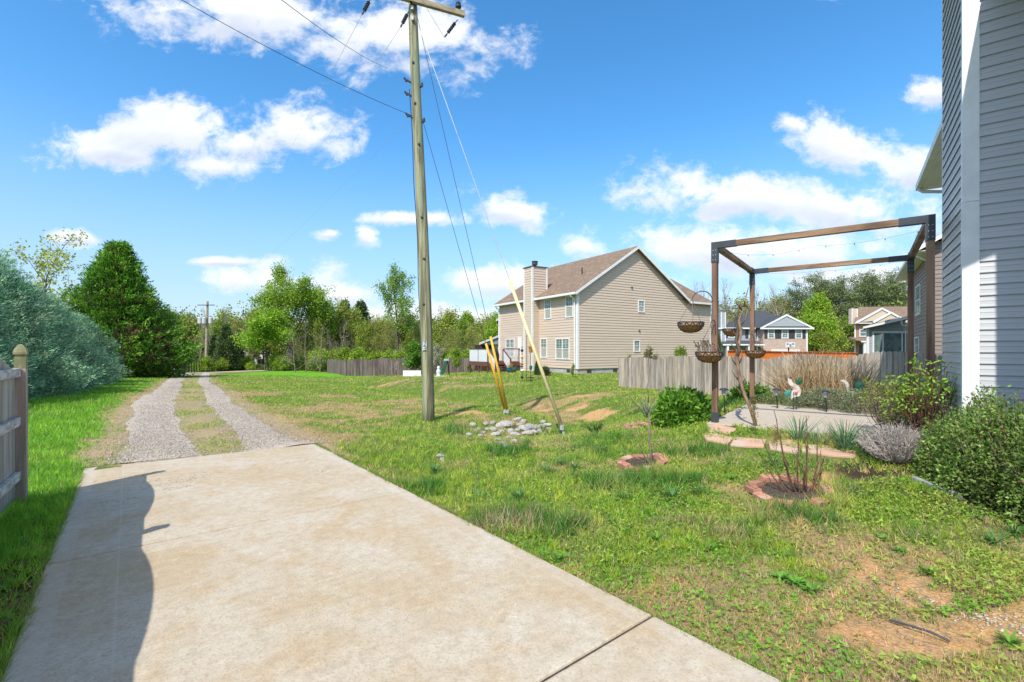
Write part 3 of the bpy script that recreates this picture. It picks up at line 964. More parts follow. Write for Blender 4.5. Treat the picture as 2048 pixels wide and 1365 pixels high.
# ------------------------------------------------------------------ the deck behind it
def deck():
    D = empty('deck', H.o, H.rz, 'raised brown wooden deck with white railing panels behind the tan house', 'deck')
    zf = .78; xo = -3.0; y0 = 7.2; y1 = 10.3; ys = y0
    mb = MB(); mb.box(xo, -.05, y0, y1, zf - .05, zf); mb.build('deck_floor', M_DECK, D)
    mb = MB(); mb.box(xo - .02, -.05, y0 - .04, y0 - .001, zf - .34, zf - .02); mb.build('rim_board', M_DECK, D)
    mb = MB(); mb.box(xo - .04, xo - .001, y0 - .04, y1 + .04, zf - .34, zf - .02); mb.build('rim_board', M_DECK, D)
    for (x, y) in ((xo + .05, y0 + .05), (xo + .05, (y0 + y1) / 2), (xo + .05, y1 - .05), (-1.55, y0 + .05), (-.1, y0 + .05)):
        mb = MB(); mb.box(x - .05, x + .05, y - .05, y + .05, -.5 if x < -1 else .2, zf + 1.0); mb.build('post', M_DECK, D)
    # rails along the far-left edge: two white panels under a dark cap
    mb = MB(); mb.box(xo - .07, xo + .07, y0, y1 + .05, zf + 1.0, zf + 1.05); mb.build('cap_rail', M_VENT, D)
    ym = (y0 + y1) / 2
    for a, b in ((y0 + .08, ym - .06), (ym + .06, y1 - .05)):
        mb = MB(); mb.box(xo - .025, xo + .02, a, b, zf + .0, zf + .97)
        mb.build('railing_panel', M_LATT, D)
    # front rail with balusters
    mb = MB(); mb.box(-1.55, -.05, y0 - .06, y0 + .06, zf + 1.0, zf + 1.05); mb.build('cap_rail', M_DECK, D)
    mb = MB(); mb.box(-1.50, -.16, y0 - .02, y0 + .02, zf + .9, zf + .98); mb.box(-1.50, -.16, y0 - .02, y0 + .02, zf + .08, zf + .14); mb.build('rail', M_WHITE, D)
    for i in range(12):
        x = -1.42 + i * .11
        mb = MB(); mb.box(x - .02, x + .02, y0 - .045, y0 - .021, zf + .0, zf + .95); mb.build('baluster', M_WHITE, D)
    # stairs down towards us
    n = 4
    for i in range(n):
        z = zf - (i + 1) * .18; y = y0 - .05 - i * .27
        mb = MB(); mb.box(xo + .1, -1.65, y - .27, y, z - .04, z); mb.build('stair_tread', M_DECK, D)
    for x in (xo + .04, -1.62):
        mb = MB(); mb.prism([(x, y0 - .05, zf), (x, y0 - .05, zf - .32), (x, y0 - 1.2, -.42), (x, y0 - 1.2, -.12)], (.045, 0, 0)); mb.build('stringer', M_DECK, D)
        mb = MB(); mb.beam((x, y0 - .02, zf + 1.0), (x, y0 - 1.15, zf + .22), .09, .05); mb.build('stair_rail', M_DECK, D)
        mb = MB(); mb.prism([(x, y0 - .08, zf + .92), (x, y0 - .08, zf + .06), (x, y0 - 1.1, -.55 + zf * .8), (x, y0 - 1.1, .25 + zf * .9)], (.03, 0, 0)); mb.build('stair_panel', M_LATT, D)
        mb = MB(); mb.box(x - .045, x + .045, y0 - 1.2, y0 - 1.1, -.3, zf + .28); mb.build('post', M_DECK, D)
    g = empty('covered_grill', (H.o + Vector((0, 0, 0))), H.rz, 'grill under a black cover standing on the brown deck', 'grill')
    mb = MB(); mb.lathe([(.42, 0), (.44, .5), (.38, .8), (.30, .98), (.05, 1.05)], 10, (-2.05, 7.9, zf)); o = mb.build('cover', M_DARK, g, smooth=True)
    mb = MB(); mb.tube([(-2.45, 7.9, zf + .5), (-1.65, 7.9, zf + .5)], .02); mb.build('strap', M_STONE, g)
deck()

# grey house with a covered porch peeping out behind the tan one
B = Frame(-1.35, 47.5, math.radians(30), 'grey_porch_house', 'grey house with a low covered porch half hidden behind the tan house', 'house', -.5)
mb = MB(); mb.prism([(0, 0, 0), (8, 0, 0), (8, 6, 0), (3.4, 6, 0)], (0, 0, 5.15)); mb.build('wall', M_SID_BLUE, B.root)
mb = MB(); mb.box(-.04, .12, -.04, .0, 0, 5.0); mb.build('corner_board', M_WHITE, B.root)
mb = MB(); mb.prism([(-2.2, -.2, 2.75), (0, -.2, 3.55), (0, -.2, 3.42), (-2.2, -.2, 2.62)], (2.9, 5, 0)); mb.build('porch_roof', M_ROOF, B.root)
mb = MB(); mb.prism([(-2.25, -.24, 2.58), (0, -.24, 3.40), (0, -.24, 3.58), (-2.25, -.24, 2.78)], (0, .035, 0)); mb.build('rake_board', M_WHITE, B.root)
mb = MB(); mb.prism([(-1.9, -.12, 2.65), (0, -.12, 2.65), (0, -.12, 3.36)], (0, .05, 0)); mb.build('porch_gable', M_SID_BLUE, B.root)
for x in (-1.95, -1.2):
    mb = MB(); mb.box(x - .07, x + .07, -.1, .04, 0, 2.65); mb.build('porch_post', M_DECK, B.root)
mb = MB(); mb.box(-1.9, 0, 1.5, 1.6, 0, 2.6); mb.build('porch_screen', M_VENT, B.root)
mb = MB(); mb.prism([(-.5, -.4, 4.95), (1.5, -.4, 5.75), (1.5, -.4, 5.9), (-.5, -.4, 5.1)], (4.0, 7, 0)); mb.build('roof', M_ROOF, B.root)
mb = MB(); mb.prism([(-.52, -.45, 4.9), (1.5, -.45, 5.7), (1.5, -.45, 5.92), (-.52, -.45, 5.12)], (0, .04, 0)); mb.build('rake_board', M_WHITE, B.root)

# ------------------------------------------------------------------ the near grey house (right edge)
N = Frame(5.15, 5.40, math.radians(-35.5), 'near_grey_house', 'tall grey vinyl sided house with wide white corner board at the right edge', 'house', 0.0)
XW = .69; PW = 2.36; TOPZ = 8.4; CL = 1.47; LAP = .127
mb = MB(); mb.box(.02, 3.2, .02, CL - .02, -.1, TOPZ); mb.build('chase_wall', M_SID_NEAR, N.root)
def board_me(L, lap=LAP):
    """one course of vinyl siding: x along, y out (negative), profile with a soft crease half way up"""
    pr = [(-.027, 0), (-.028, .006), (-.023, .030), (-.019, lap * .5), (-.022, lap * .53), (-.016, lap * .75), (-.010, lap + .012), (0, lap), (0, .016), (-.012, .014)]
    mb = MB()
    mb.prism([(0, p[0], p[1]) for p in pr][::-1], (L, 0, 0))
    return mb.mesh('siding_board', M_SID_NEAR)
z = .30; nb = 0
LR = XW - .12
me_r = board_me(LR); me_l = board_me(CL - .07)
while z < TOPZ - .1:
    obj('siding_board', me_r, N.root, (.115, 0, z))
    b = obj('siding_board', me_l, N.root, (0, CL - .035, z), -PI / 2)
    z += LAP
# corner board (two flanges, with a joint) and end trim
for (z0, z1) in ((.25, 3.27), (3.274, TOPZ)):
    mb = MB(); mb.box(-.028, .115, -.028, 0, z0, z1); mb.box(-.028, 0, 0, .05, z0, z1); mb.build('corner_board', M_WHITE, N.root)
mb = MB(); mb.box(-.024, 0, CL - .035, CL, .25, TOPZ); mb.build('end_trim', M_WHITE, N.root)
mb = MB(); mb.box(.03, 3.2, .03, CL - .03, -.4, .30); mb.build('foundation', M_FOUND, N.root)
# wing that comes forward, outside the picture on the right; its eave shades the wall
mb = MB(); mb.box(XW, 9, -PW, .018, -.1, 5.60); mb.build('wing_wall', M_SID_NEAR, N.root)
me_w = board_me(PW - .1)
z = .30
while z < 5.6:
    obj('siding_board', me_w, N.root, (XW, -.0, z), -PI / 2); z += LAP
mb = MB(); mb.box(XW - .03, XW + .12, -PW - .03, -PW, .25, 5.6); mb.box(XW - .03, XW, -PW, -PW + .1, .25, 5.6); mb.build('corner_board', M_WHITE, N.root)
mb = MB(); mb.prism([(.17, -PW - .35, 5.60), (.17, -PW - .35, 5.78), (4.9, -PW - .35, 8.5), (9.6, -PW - .35, 5.78), (9.6, -PW - .35, 5.60), (4.9, -PW - .35, 8.3)], (0, PW + .33, 0))
mb.build('wing_roof', M_ROOF, N.root)
# main wall set back behind the chase, with its long eave
mb = MB(); mb.box(.9, 9, CL - .01, 8.6, -.1, 5.72); mb.build('main_wall', M_SID_NEAR, N.root)
me_b = board_me(8.6 - CL)
mb = MB()
mb.prism([(.45, CL - .0, 5.80), (.45, CL, 5.98), (4.9, CL, 8.4), (9.4, CL, 5.98), (9.4, CL, 5.8), (4.9, CL, 8.2)], (0, 8.95 - CL, 0)); mb.build('main_roof', M_ROOF, N.root)
mb = MB(); mb.box(.33, .449, CL + .02, 8.98, 5.78, 5.93); mb.build('gutter', M_WHITE, N.root)
mb = MB(); mb.box(.45, .9, CL + .02, 8.95, 5.765, 5.79); mb.build('soffit', M_WHITE, N.root)
mb = MB(); mb.tube([(.39, 8.75, 5.80), (.39, 8.75, 5.74), (.46, 8.75, 5.68), (.85, 8.75, 5.60), (.86, 8.72, 5.4)], .045, 6); mb.build('downspout', M_WHITE, N.root)
mb = MB(); mb.tube([(-.02, CL - .30, 1.10), (-.06, CL - .30, 1.08), (-.08, CL - .36, 1.02)], .018, 6); mb.build('hose_bib', M_DARK, N.root)

# ------------------------------------------------------------------ brown house behind the pergola
R = Frame(19.05, 21.6, math.radians(-35.5), 'brown_sided_house', 'dark brown sided house with white corner board behind the pergola', 'house', -.3)
mb = MB(); mb.box(.01, 9, .01, 10.5, -.5, 6.6); mb.prism([(.01, .02, 6.6), (9, .02, 6.6), (4.5, .02, 9.2)], (0, 10.4, 0)); mb.build('wall', M_SID_BROWN, R.root)
me_r = None
mb = MB(); lap_sheet(mb, 'x-', .12, 10.4, .2, 6.7, 0.0); lap_sheet(mb, 'y-', .14, 9, .2, 6.8, 0.0)
lap_sheet(mb, 'y-', 0, 9, 6.8, 9.2, 0.0, clip=lambda z: ((z - 6.6) / .578, 9 - (z - 6.6) / .578))
mb.build('siding', M_SID_BROWN, R.root, kind='stuff')
mb = MB(); mb.box(-.03, .14, -.035, 0, .1, 6.7); mb.box(-.035, 0, 0, .15, .1, 6.7); mb.build('corner_board', M_WHITE, R.root)
gable_roof(R, 0, 9, 0, 10.5, 6.72, 9.35, .55, .5)
mb = MB(); mb.box(-.68, -.55, -.5, 11, 6.35, 6.5); mb.build('gutter', M_WHITE, R.root)
mb = MB(); mb.box(-.55, 0, -.45, 11, 6.36, 6.385); mb.build('soffit', M_WHITE, R.root)
mb = MB(); mb.tube([(-.6, -.1, 6.4), (-.6, .05, 6.28), (-.12, .28, 6.0), (-.09, .28, .2)], .045, 6); mb.build('downspout', M_WHITE, R.root)
def rwin(pa, pb, za, zb, cols=1):
    y1 = R.uy(pa); y0 = R.uy(pb)
    window(R, 'x-', y0, y1, za, zb, 0.0, cols=cols, blind_low=False, grid=(2, 2))
rwin(1833, 1842, 3.75, 5.35)
rwin(1831, 1839, .9, 2.6)

# ------------------------------------------------------------------ blue-grey house with brick garage wing, beyond the fence
Y0 = 61.0
def gx_(px, Y=Y0): return (px - 1024) / FPX * Y
G = Frame(gx_(1526.5), Y0, 0.0, 'brick_front_house', 'blue grey and pale brick house with charcoal hip roof and black shutters', 'house', -2.4)
def gz_(py, Y=Y0): return EYE - (py - 700) / FPX * Y + 2.4
zg = lambda py: gz_(py)
e = zg(656)
bw = gx_(1614.5) - gx_(1526.5)
mb = MB(); mb.box(0, bw, 0, 8, 0, e); mb.build('brick_wall', M_PBRICK, G.root)
lw = gx_(1526.5) - gx_(1449)
mb = MB(); mb.prism([(-lw, 1.4, 0), (-.01, 1.4, 0), (-.01, 9, 0), (-lw + 3.4, 9, 0)], (0, 0, e)); mb.build('side_wall', M_SID_BLUE, G.root)
# main hip roof
mb = MB()
ez = e
r0x = gx_(1513, 66) - gx_(1526.5); 
mb.add([(-lw - .5, .9, ez), (bw + .2, .9, ez), (bw + .2, 11, ez), (-lw + 4.2, 11, ez), (gx_(1505, 66) - G.o.x, 5.5, gz_(621, 66)), (gx_(1533, 66) - G.o.x, 5.5, gz_(621, 66))],
       [(0, 1, 5, 4), (1, 2, 5), (2, 3, 4, 5), (3, 0, 4), (3, 2, 1, 0)])
mb.build('roof', M_ROOFC, G.root)
# front gable over the brick wing
ax0 = gx_(1519) - G.o.x; ax1 = gx_(1623) - G.o.x; am = gx_(1570) - G.o.x; az = zg(630)
mb = MB(); mb.prism([(ax0, -.35, e + .0), (am, -.35, az), (ax1, -.35, e + .0), (ax1 - .2, -.35, e - .15), (ax0 + .2, -.35, e - .15)], (0, 5, 0)); mb.build('gable_roof', M_ROOFC, G.root)
mb = MB(); mb.prism([(ax0 + .6, -.38, e + .16), (am, -.38, az - .34), (ax1 - .6, -.38, e + .16)], (0, .029, 0)); mb.build('gable_panel', M_SID_BLUE, G.root)
for A in ((ax0, e), (ax1, e)):
    mb = MB(); s = 1 if A[0] < am else -1
    mb.prism([(A[0] - s * .1, -.42, e - .02), (am, -.42, az + .06), (am, -.42, az - .2), (A[0] + s * .3, -.42, e - .02)], (0, .069, 0)); mb.build('rake_board', M_WHITE, G.root)
mb = MB(); mb.box(ax0 - .1, ax1 + .1, -.43, -.352, e - .2, e - .021); mb.build('eave_board', M_WHITE, G.root)
mb = MB(); mb.box(-lw - .5, ax0 - .11, .78, .9, e - .12, e + .06); mb.build('gutter', M_WHITE, G.root)
mb = MB(); mb.box(bw - .14, bw + .04, -.05, 0, 0, e - .2); mb.build('corner_board', M_WHITE, G.root)
mb = MB(); mb.box(-.12, .0, 1.3, 1.399, 0, e - .2); mb.build('corner_board', M_WHITE, G.root)
for px in (1542.2, 1569.7, 1597):
    x = gx_(px) - G.o.x
    window(G, 'y-', x - .42, x + .42, zg(677.5), zg(657.5), 0.0, blind_low=False, casing=.1, grid=(2, 2))
    for s in (-1, 1):
        mb = MB(); mb.box(x + s * .69 - .18, x + s * .69 + .18, -.06, -.002, zg(677.3), zg(657.5)); mb.build('shutter', M_VENT if False else M_BRACK, G.root)
for px, py0, py1 in ((1504, 658.5, 677), (1463, 659, 676)):
    x = gx_(px, 62.4) - G.o.x
    window(G, 'y-', x - .42, x + .42, gz_(py1, 62.4), gz_(py0, 62.4), 1.4, blind_low=False, casing=.1)
    for s in (-1, 1):
        mb = MB(); mb.box(x + s * .69 - .18, x + s * .69 + .18, 1.34, 1.398, gz_(py1, 62.4), gz_(py0, 62.4)); mb.build('shutter', M_BRACK, G.root)
# porch roof, post and lower windows
mb = MB(); mb.prism([(-lw - .4, 1.4, gz_(681.5, 62.4)), (-lw - .4, -.5, gz_(689.5)), (-lw - .4, -.5, gz_(691)), (-lw - .4, 1.4, gz_(690, 62.4))], (lw + .2, 0, 0)); mb.build('porch_roof', M_ROOFC, G.root)
mb = MB(); mb.box(-lw - .45, -.1, -.58, -.51, gz_(691.5), gz_(688.8)); mb.build('gutter', M_WHITE, G.root)
for px in (1452.5, 1495):
    x = gx_(px) - G.o.x; mb = MB(); mb.box(x - .12, x + .12, -.5, -.3, 0, gz_(690)); mb.build('porch_post', M_WHITE, G.root)
for px in (1476, 1486, 1518):
    x = gx_(px, 62.4) - G.o.x
    window(G, 'y-', x - .4, x + .4, gz_(709, 62.4), gz_(694, 62.4), 1.4, blind_low=False, casing=.08)
# tall chimney at its left end
cx0 = gx_(1441.5, 62) - G.o.x; cx1 = gx_(1451.5, 62) - G.o.x
mb = MB(); mb.box(cx0, cx1, 1.0, 2.2, 0, gz_(625, 62)); c_ = mb.build('chimney', M_SID_BLUE, G.root)
for x in (cx0, cx1 - .09):
    mb = MB(); mb.box(x - .01, x + .1, .96, .999, 0, gz_(625, 62)); mb.build('chimney_corner_board', M_WHITE, c_)
mb = MB(); mb.lathe([(.2, 0), (.2, .3), (.3, .3), (.25, .5)], 10, ((cx0 + cx1) / 2, 1.6, gz_(625, 62))); mb.build('flue', M_STONE, c_)
# garage door lintel
mb = MB(); mb.box(1.0, bw - 1.0, -.05, -.002, gz_(712), gz_(699.5)); mb.build('garage_door', M_WHITE, G.root)
# basketball hoop in the drive
Yh = 52.0
hz = gz(gx_(1577, Yh), Yh)
K = empty('basketball_hoop', (gx_(1577, Yh), Yh, hz), 0, 'basketball hoop with clear backboard in front of the brick house', 'basketball hoop')
zt = lambda py: EYE - (py - 700) / FPX * Yh - hz
mb = MB(); mb.tube([(0, 0, 0), (0, 0, zt(694))], .06, 8); mb.build('pole', M_DARK, K)
mb = MB(); mb.box(-.52, .52, -.35, -.30, zt(695), zt(685)); mb.build('backboard', M_LATT, K)
mb = MB()
for k in range(12):
    a0, a1 = 2 * PI * k / 12, 2 * PI * (k + 1) / 12
    mb.tube([(.2 * math.cos(a0), -.58 + .2 * math.sin(a0), zt(693)), (.2 * math.cos(a1), -.58 + .2 * math.sin(a1), zt(693))], .015, 5)
mb.build('rim', M_WINE, K)
mb = MB()
for q in ((-.3, .08), (.3, .08), (0, -.02)): mb.box(q[0] - .1, q[0] + .1, -.36, -.351, zt(690) + q[1] - .06, zt(690) + q[1] + .06)
mb.build('board_marking', M_DARK, K)

# ------------------------------------------------------------------ brown-roofed house and its neighbour's sunroom
Y0 = 56.0
G2 = Frame(gx_(1702.5, Y0), Y0, 0.0, 'tan_gabled_house', 'tan house with twin front gables, brick front and chimney right of the pines', 'house', -2.0)
def q2(py, Y=56.0): return EYE - (py - 700) / FPX * Y + 2.0
def x2(px, Y=56.0): return (px - 1024) / FPX * Y - G2.o.x
mb = MB(); mb.prism([(x2(1709), 0, 0), (x2(1822), 0, 0), (x2(1822), 7, 0), (x2(1709) + 5.2, 7, 0)], (0, 0, q2(648))); mb.build('wall', M_SID_TAN, G2.root)
mb = MB(); mb.box(x2(1709.5), x2(1736), -.06, -.005, 0, q2(649)); mb.build('brick_front', pmat('orange_brick', (.40, .23, .15), (.33, .18, .12), 12, rough=.9), G2.root)
mb = MB()
mb.add([(x2(1702), -.4, q2(647)), (x2(1840), -.4, q2(647)), (x2(1840), 7.4, q2(647)), (x2(1702) + 5.8, 7.4, q2(647)), (x2(1713, 60), 3.6, q2(615, 60)), (x2(1850, 60), 3.6, q2(613, 60))],
       [(0, 1, 5, 4), (1, 2, 5), (2, 3, 4, 5), (3, 0, 4), (3, 2, 1, 0)]); mb.build('roof', M_ROOF, G2.root)
for (a, m_, b, base, top, off) in ((1705, 1756, 1794, 646.5, 618.5, -.55), (1736, 1771, 1806, 646.0, 627.0, -.75)):
    A = (x2(a), q2(base)); T = (x2(m_), q2(top)); Bq = (x2(b), q2(base - 9 if a < 1710 else base))
    mb = MB(); mb.prism([(A[0], off, A[1]), (T[0], off, T[1]), (Bq[0], off, Bq[1])], (0, .1, 0)); mb.build('gable_panel', M_SID_TAN, G2.root)
    for P_, Q_ in ((A, T), (T, Bq)):
        mb = MB(); mb.beam((P_[0], off - .06, P_[1]), (Q_[0], off - .06, Q_[1]), .1, .2, up=(0, 0, 1)); mb.build('rake_board', M_WHITE, G2.root)
mb = MB(); mb.box(x2(1702), x2(1740), -.6, -.5, q2(648.2), q2(646.4)); mb.build('eave_board', M_WHITE, G2.root)
mb = MB(); mb.box(x2(1708), x2(1710.2), -.1, -.061, 0, q2(649)); mb.build('corner_board', M_WHITE, G2.root)
mb = MB(); mb.box(x2(1702.5) + .75, x2(1714.5) + .75, 1.0, 1.5, q2(648), q2(616)); c_ = mb.build('chimney', M_SID_TAN, G2.root)
for a in (1702.3, 1713.2):
    mb = MB(); mb.box(x2(a) + .75, x2(a + 1.6) + .75, .96, .999, q2(648), q2(616)); mb.build('chimney_corner_board', M_WHITE, c_)
window(G2, 'y-', x2(1717.5), x2(1733), q2(674), q2(658), -.06, blind_low=False, casing=.1, grille=False)
mb = MB(); mb.prism([(x2(1697), -2.0, q2(683.6)), (x2(1697), -.0, q2(675)), (x2(1697), -.0, q2(681))], (2.3, 0, 0)); mb.build('porch_roof', M_ROOF, G2.root)
mb = MB(); mb.box(x2(1697), x2(1733), -2.1, -2.001, q2(685.5), q2(683.0)); mb.build('porch_gutter', M_WHITE, G2.root)
for a in (1703.5,):
    mb = MB(); mb.box(x2(a), x2(a + 4), -2.0, -1.8, 0, q2(685.5)); mb.build('porch_post', M_WHITE, G2.root)
mb = MB(); mb.box(x2(1718), x2(1730), -.09, -.061, 0, q2(690)); mb.build('door', M_BRACK, G2.root)

Y0 = 33.0
S = Frame((1733 - 1024) / FPX * 33, 33, math.radians(-8), 'sunroom', 'grey sunroom with large sliding windows and sloped white eave behind the fence', 'sunroom', -1.0)
def q3(py, Y=33.0): return EYE - (py - 700) / FPX * Y + 1.0
def x3(px): return S.ux(px)
mb = MB(); mb.prism([(0, .02, 0), (x3(1845), .02, 0), (x3(1845), 4, 0), (2.3, 4, 0)], (0, 0, q3(652))); mb.build('wall', M_SID_BLUE, S.root)
mb = MB(); mb.prism([(0, .0, q3(655)), (x3(1800), .0, q3(655)), (x3(1800), .0, q3(634)), (0, 0, q3(652))], (0, .019, 0)); mb.build('gable_panel', M_SID_BLUE, S.root)
mb = MB(); lap_sheet(mb, 'y-', x3(1737), x3(1744), 0, q3(655), 0.0); lap_sheet(mb, 'y-', x3(1737), x3(1810), q3(660), q3(640), 0.0, clip=lambda z: (0 + (z - q3(655)) * 4 if z > q3(655) else 0, 99)); mb.build('siding', M_SID_BLUE, S.root, kind='stuff')
mb = MB(); mb.box(-.02, .14, -.06, 0, 0, q3(657)); mb.build('corner_board', M_WHITE, S.root)
mb = MB(); mb.prism([(x3(1718), -.5, q3(657)), (x3(1718), -.5, q3(654)), (x3(1812), -.5, q3(633)), (x3(1812), -.5, q3(637))], (2.5, 4.6, 0)); mb.build('roof', M_ROOF, S.root)
mb = MB(); mb.prism([(x3(1717), -.56, q3(658.5)), (x3(1717), -.56, q3(654.6)), (x3(1812), -.56, q3(634)), (x3(1812), -.56, q3(638.5))], (0, .055, 0)); mb.build('rake_board', M_WHITE, S.root)
mb = MB(); mb.box(x3(1744), x3(1813), -.08, -.003, q3(667), q3(663)); mb.box(x3(1744), x3(1747), -.08, -.003, 0, q3(667)); mb.box(x3(1764), x3(1766), -.08, -.003, 0, q3(667)); mb.box(x3(1802), x3(1804.5), -.08, -.003, 0, q3(667))
w_ = mb.build('window', M_WHITE, S.root)
for a, b in ((1747, 1764), (1766, 1802), (1804.5, 1812)):
    mb = MB(); mb.box(x3(a), x3(b), -.035, -.004, .2, q3(667)); mb.build('pane', M_GLASS, w_)
mb = MB(); mb.tube([(x3(1789), -.7, q3(645)), (x3(1792), -.65, q3(652)), (x3(1806), -.3, q3(655)), (x3(1809), -.1, q3(660)), (x3(1809), -.1, 0)], .04, 6); mb.build('downspout', M_WHITE, S.root)

# far buildings seen through the wood
for (pa, pb, ta, tb, Y, nm, lb, mt) in ((478, 560, 664, 690, 96, 'grey_shed', 'long pale grey building seen through the trees behind the utility pole', M_GREYBOX),
                                       (735, 800, 688, 706, 92, 'white_trailer', 'white building glimpsed through the bare trees above the picket fence', M_LATT),
                                       (640, 672, 676, 694, 99, 'small_grey_building', 'small grey building glimpsed between the trees left of the picket fence', M_GREYBOX)):
    xa = (pa - 1024) / FPX * Y; xb = (pb - 1024) / FPX * Y; g0 = gz((xa + xb) / 2, Y)
    T = empty(nm, ((xa + xb) / 2, Y, g0), 0, lb, 'building')
    w = (xb - xa) / 2; zt_ = EYE - (ta - 700) / FPX * Y - g0
    mb = MB(); mb.box(-w, w, 0, 6, 0, zt_ - .7); mb.build('wall', mt, T)
    mb = MB(); mb.prism([(-w - .3, -.3, zt_ - .75), (-w - .3, 3, zt_), (-w - .3, 6.3, zt_ - .75)], (2 * w + .6, 0, 0)); mb.build('roof', M_STONE if mt is M_GREYBOX else M_ROOFC, T)
    for k in range(3):
        x = -w + (k + .6) * 2 * w / 3.4
        mb = MB(); mb.box(x, x + 1.3, -.04, -.002, 1.0, 2.0); mb.build('window', M_BRACK, T)

# ================================================================== fences
def picket_me(w, h, th, mat, top='dog'):
    mb = MB()
    if top == 'dog':
        c = w * .28
        mb.prism([(-w / 2, 0, 0), (w / 2, 0, 0), (w / 2, 0, h - c), (w / 2 - c, 0, h), (-w / 2 + c, 0, h), (-w / 2, 0, h - c)], (0, th, 0))
    return mb.mesh('picket', mat)

# weathered fence at the right, scalloped top
F0 = np.array([11.25, 13.2]); FD = np.array([-.545, .838]); FL = 11.3
fr = empty('picket_fence', (F0[0], F0[1], 0), 0, 'grey weathered picket fence with scalloped top behind the pergola', 'fence')
nP = int((FL + 3.2) / .142)
hs = [round(1.62 + .02 * k, 2) for k in range(18)]
pm = {h: picket_me(.131, h, .018, M_FENCE) for h in hs}
ang = math.atan2(FD[1], FD[0])
nrm_f = np.array([FD[1], -FD[0]])
tops = []
for i in range(nP):
    s = -3.2 + i * .142
    x, y = F0 + FD * s
    ph = ((s + .6) % 2.42) / 2.42
    zc = np.interp(s, [-3.2, 0, .8, 2, 3.4, 5.2, 7.4, 9.7, 11.5], [1.50, 1.50, 1.495, 1.40, 1.377, 1.29, 1.295, 1.216, 1.16])
    zt_ = zc + .15 * math.sin(PI * ph) ** .8 - .08 + random.uniform(-.008, .008)
    g0 = gz(x, y)
    h = min(hs, key=lambda q: abs(q - min(max(zt_ - g0 + .12, 1.62), 1.96)))
    o = obj('picket', pm[h], fr, (x - F0[0] + random.uniform(-.004, .004), y - F0[1], zt_ - h), ang + PI + random.uniform(-.02, .02))
for k in range(7):
    s = -3.2 + k * 2.42
    x, y = F0 + FD * min(s, FL) - nrm_f * -.07
    mb = MB(); mb.box(-.045, .045, -.045, .045, gz(x, y) - .1, 1.2); mb.build('fence_post', M_FENCE, fr, loc=(x - F0[0], y - F0[1], 0))
for dz in (.35, 1.0):
    mb = MB()
    a = F0 + FD * -3.2 + nrm_f * .06 - F0; b = FD * FL + nrm_f * .06
    mb.beam((a[0], a[1], dz), (b[0], b[1], dz - .2), .04, .09); mb.build('rail', M_FENCE, fr)

# far dark picket fence by the lawn mound
ff = [(-22.1, 56.8), (-16.6, 47.2), (-5.0, 50.2), (-2.2, 49.2)]
ff2 = empty('far_picket_fence', (-16.6, 47.2, 0), 0, 'dark weathered picket fence with wavy top at the far side of the field', 'fence')
pm2 = {h: picket_me(.15, h, .02, M_FDARK) for h in (1.4, 1.5, 1.6, 1.7)}
for (a, b) in zip(ff[:-1], ff[1:]):
    a = np.array(a); b = np.array(b); L = np.linalg.norm(b - a); d = (b - a) / L
    n = int(L / .155)
    for i in range(n):
        s = i * .155; x, y = a + d * s
        ph = (s % 2.42) / 2.42
        Yv = y
        top = EYE - (np.interp(x / y, [-.373, -.352, -.22, -.20, -.17, -.1], [720.5, 721, 716.5, 722, 727 if False else 720, 715.5]) - 700) / FPX * Yv + .22 * math.sin(PI * ph) ** .8 - .12
        g0 = gz(x, y)
        h = min((1.4, 1.5, 1.6, 1.7), key=lambda q: abs(q - (top - g0 + .1)))
        obj('picket', pm2[h], ff2, (x + 16.6, y - 47.2, top - h), math.atan2(d[1], d[0]))
    mb = MB(); q = b - ff[1]; p = a - ff[1]
    mb.beam((p[0], p[1] + .1, gz(*a) + .9), (q[0], q[1] + .1, gz(*b) + .9), .04, .09); mb.build('rail', M_FDARK, ff2)

# orange stained board fence beyond
mb_root = empty('orange_fence', (20.5, 43, gz(20.5, 43)), 0, 'bright orange stained board fence beyond the grey picket fence', 'fence')
def orx(px, Y): return (px - 1024) / FPX * Y
pa = Vector((orx(1455, 43), 43)); pb = Vector((orx(1712, 47), 47)); L = (pb - pa).length
gb = mb_root.location
n = int(L / .3)
mbp = MB(); mbp.box(0, .285, 0, .02, -.6, 1.7); mo = mbp.mesh('board', M_ORANGE)
for i in range(n):
    p = pa.lerp(pb, i / n)
    top = EYE - (np.interp(i / n, [0, .3, 1], [702.5, 703.5, 706.5]) - 700) / FPX * p.y
    obj('board', mo, mb_root, (p.x - gb.x, p.y - gb.y, top - 1.7 - gb.z), math.atan2(pb.y - pa.y, pb.x - pa.x))
mb = MB(); mb.beam((pa.x - gb.x, pa.y - gb.y - .05, EYE - 1.6 / FPX * pa.y - gb.z), (pb.x - gb.x, pb.y - gb.y - .05, EYE - 5.6 / FPX * pb.y - gb.z), .14, .05); mb.build('cap_rail', M_ORANGE, mb_root)

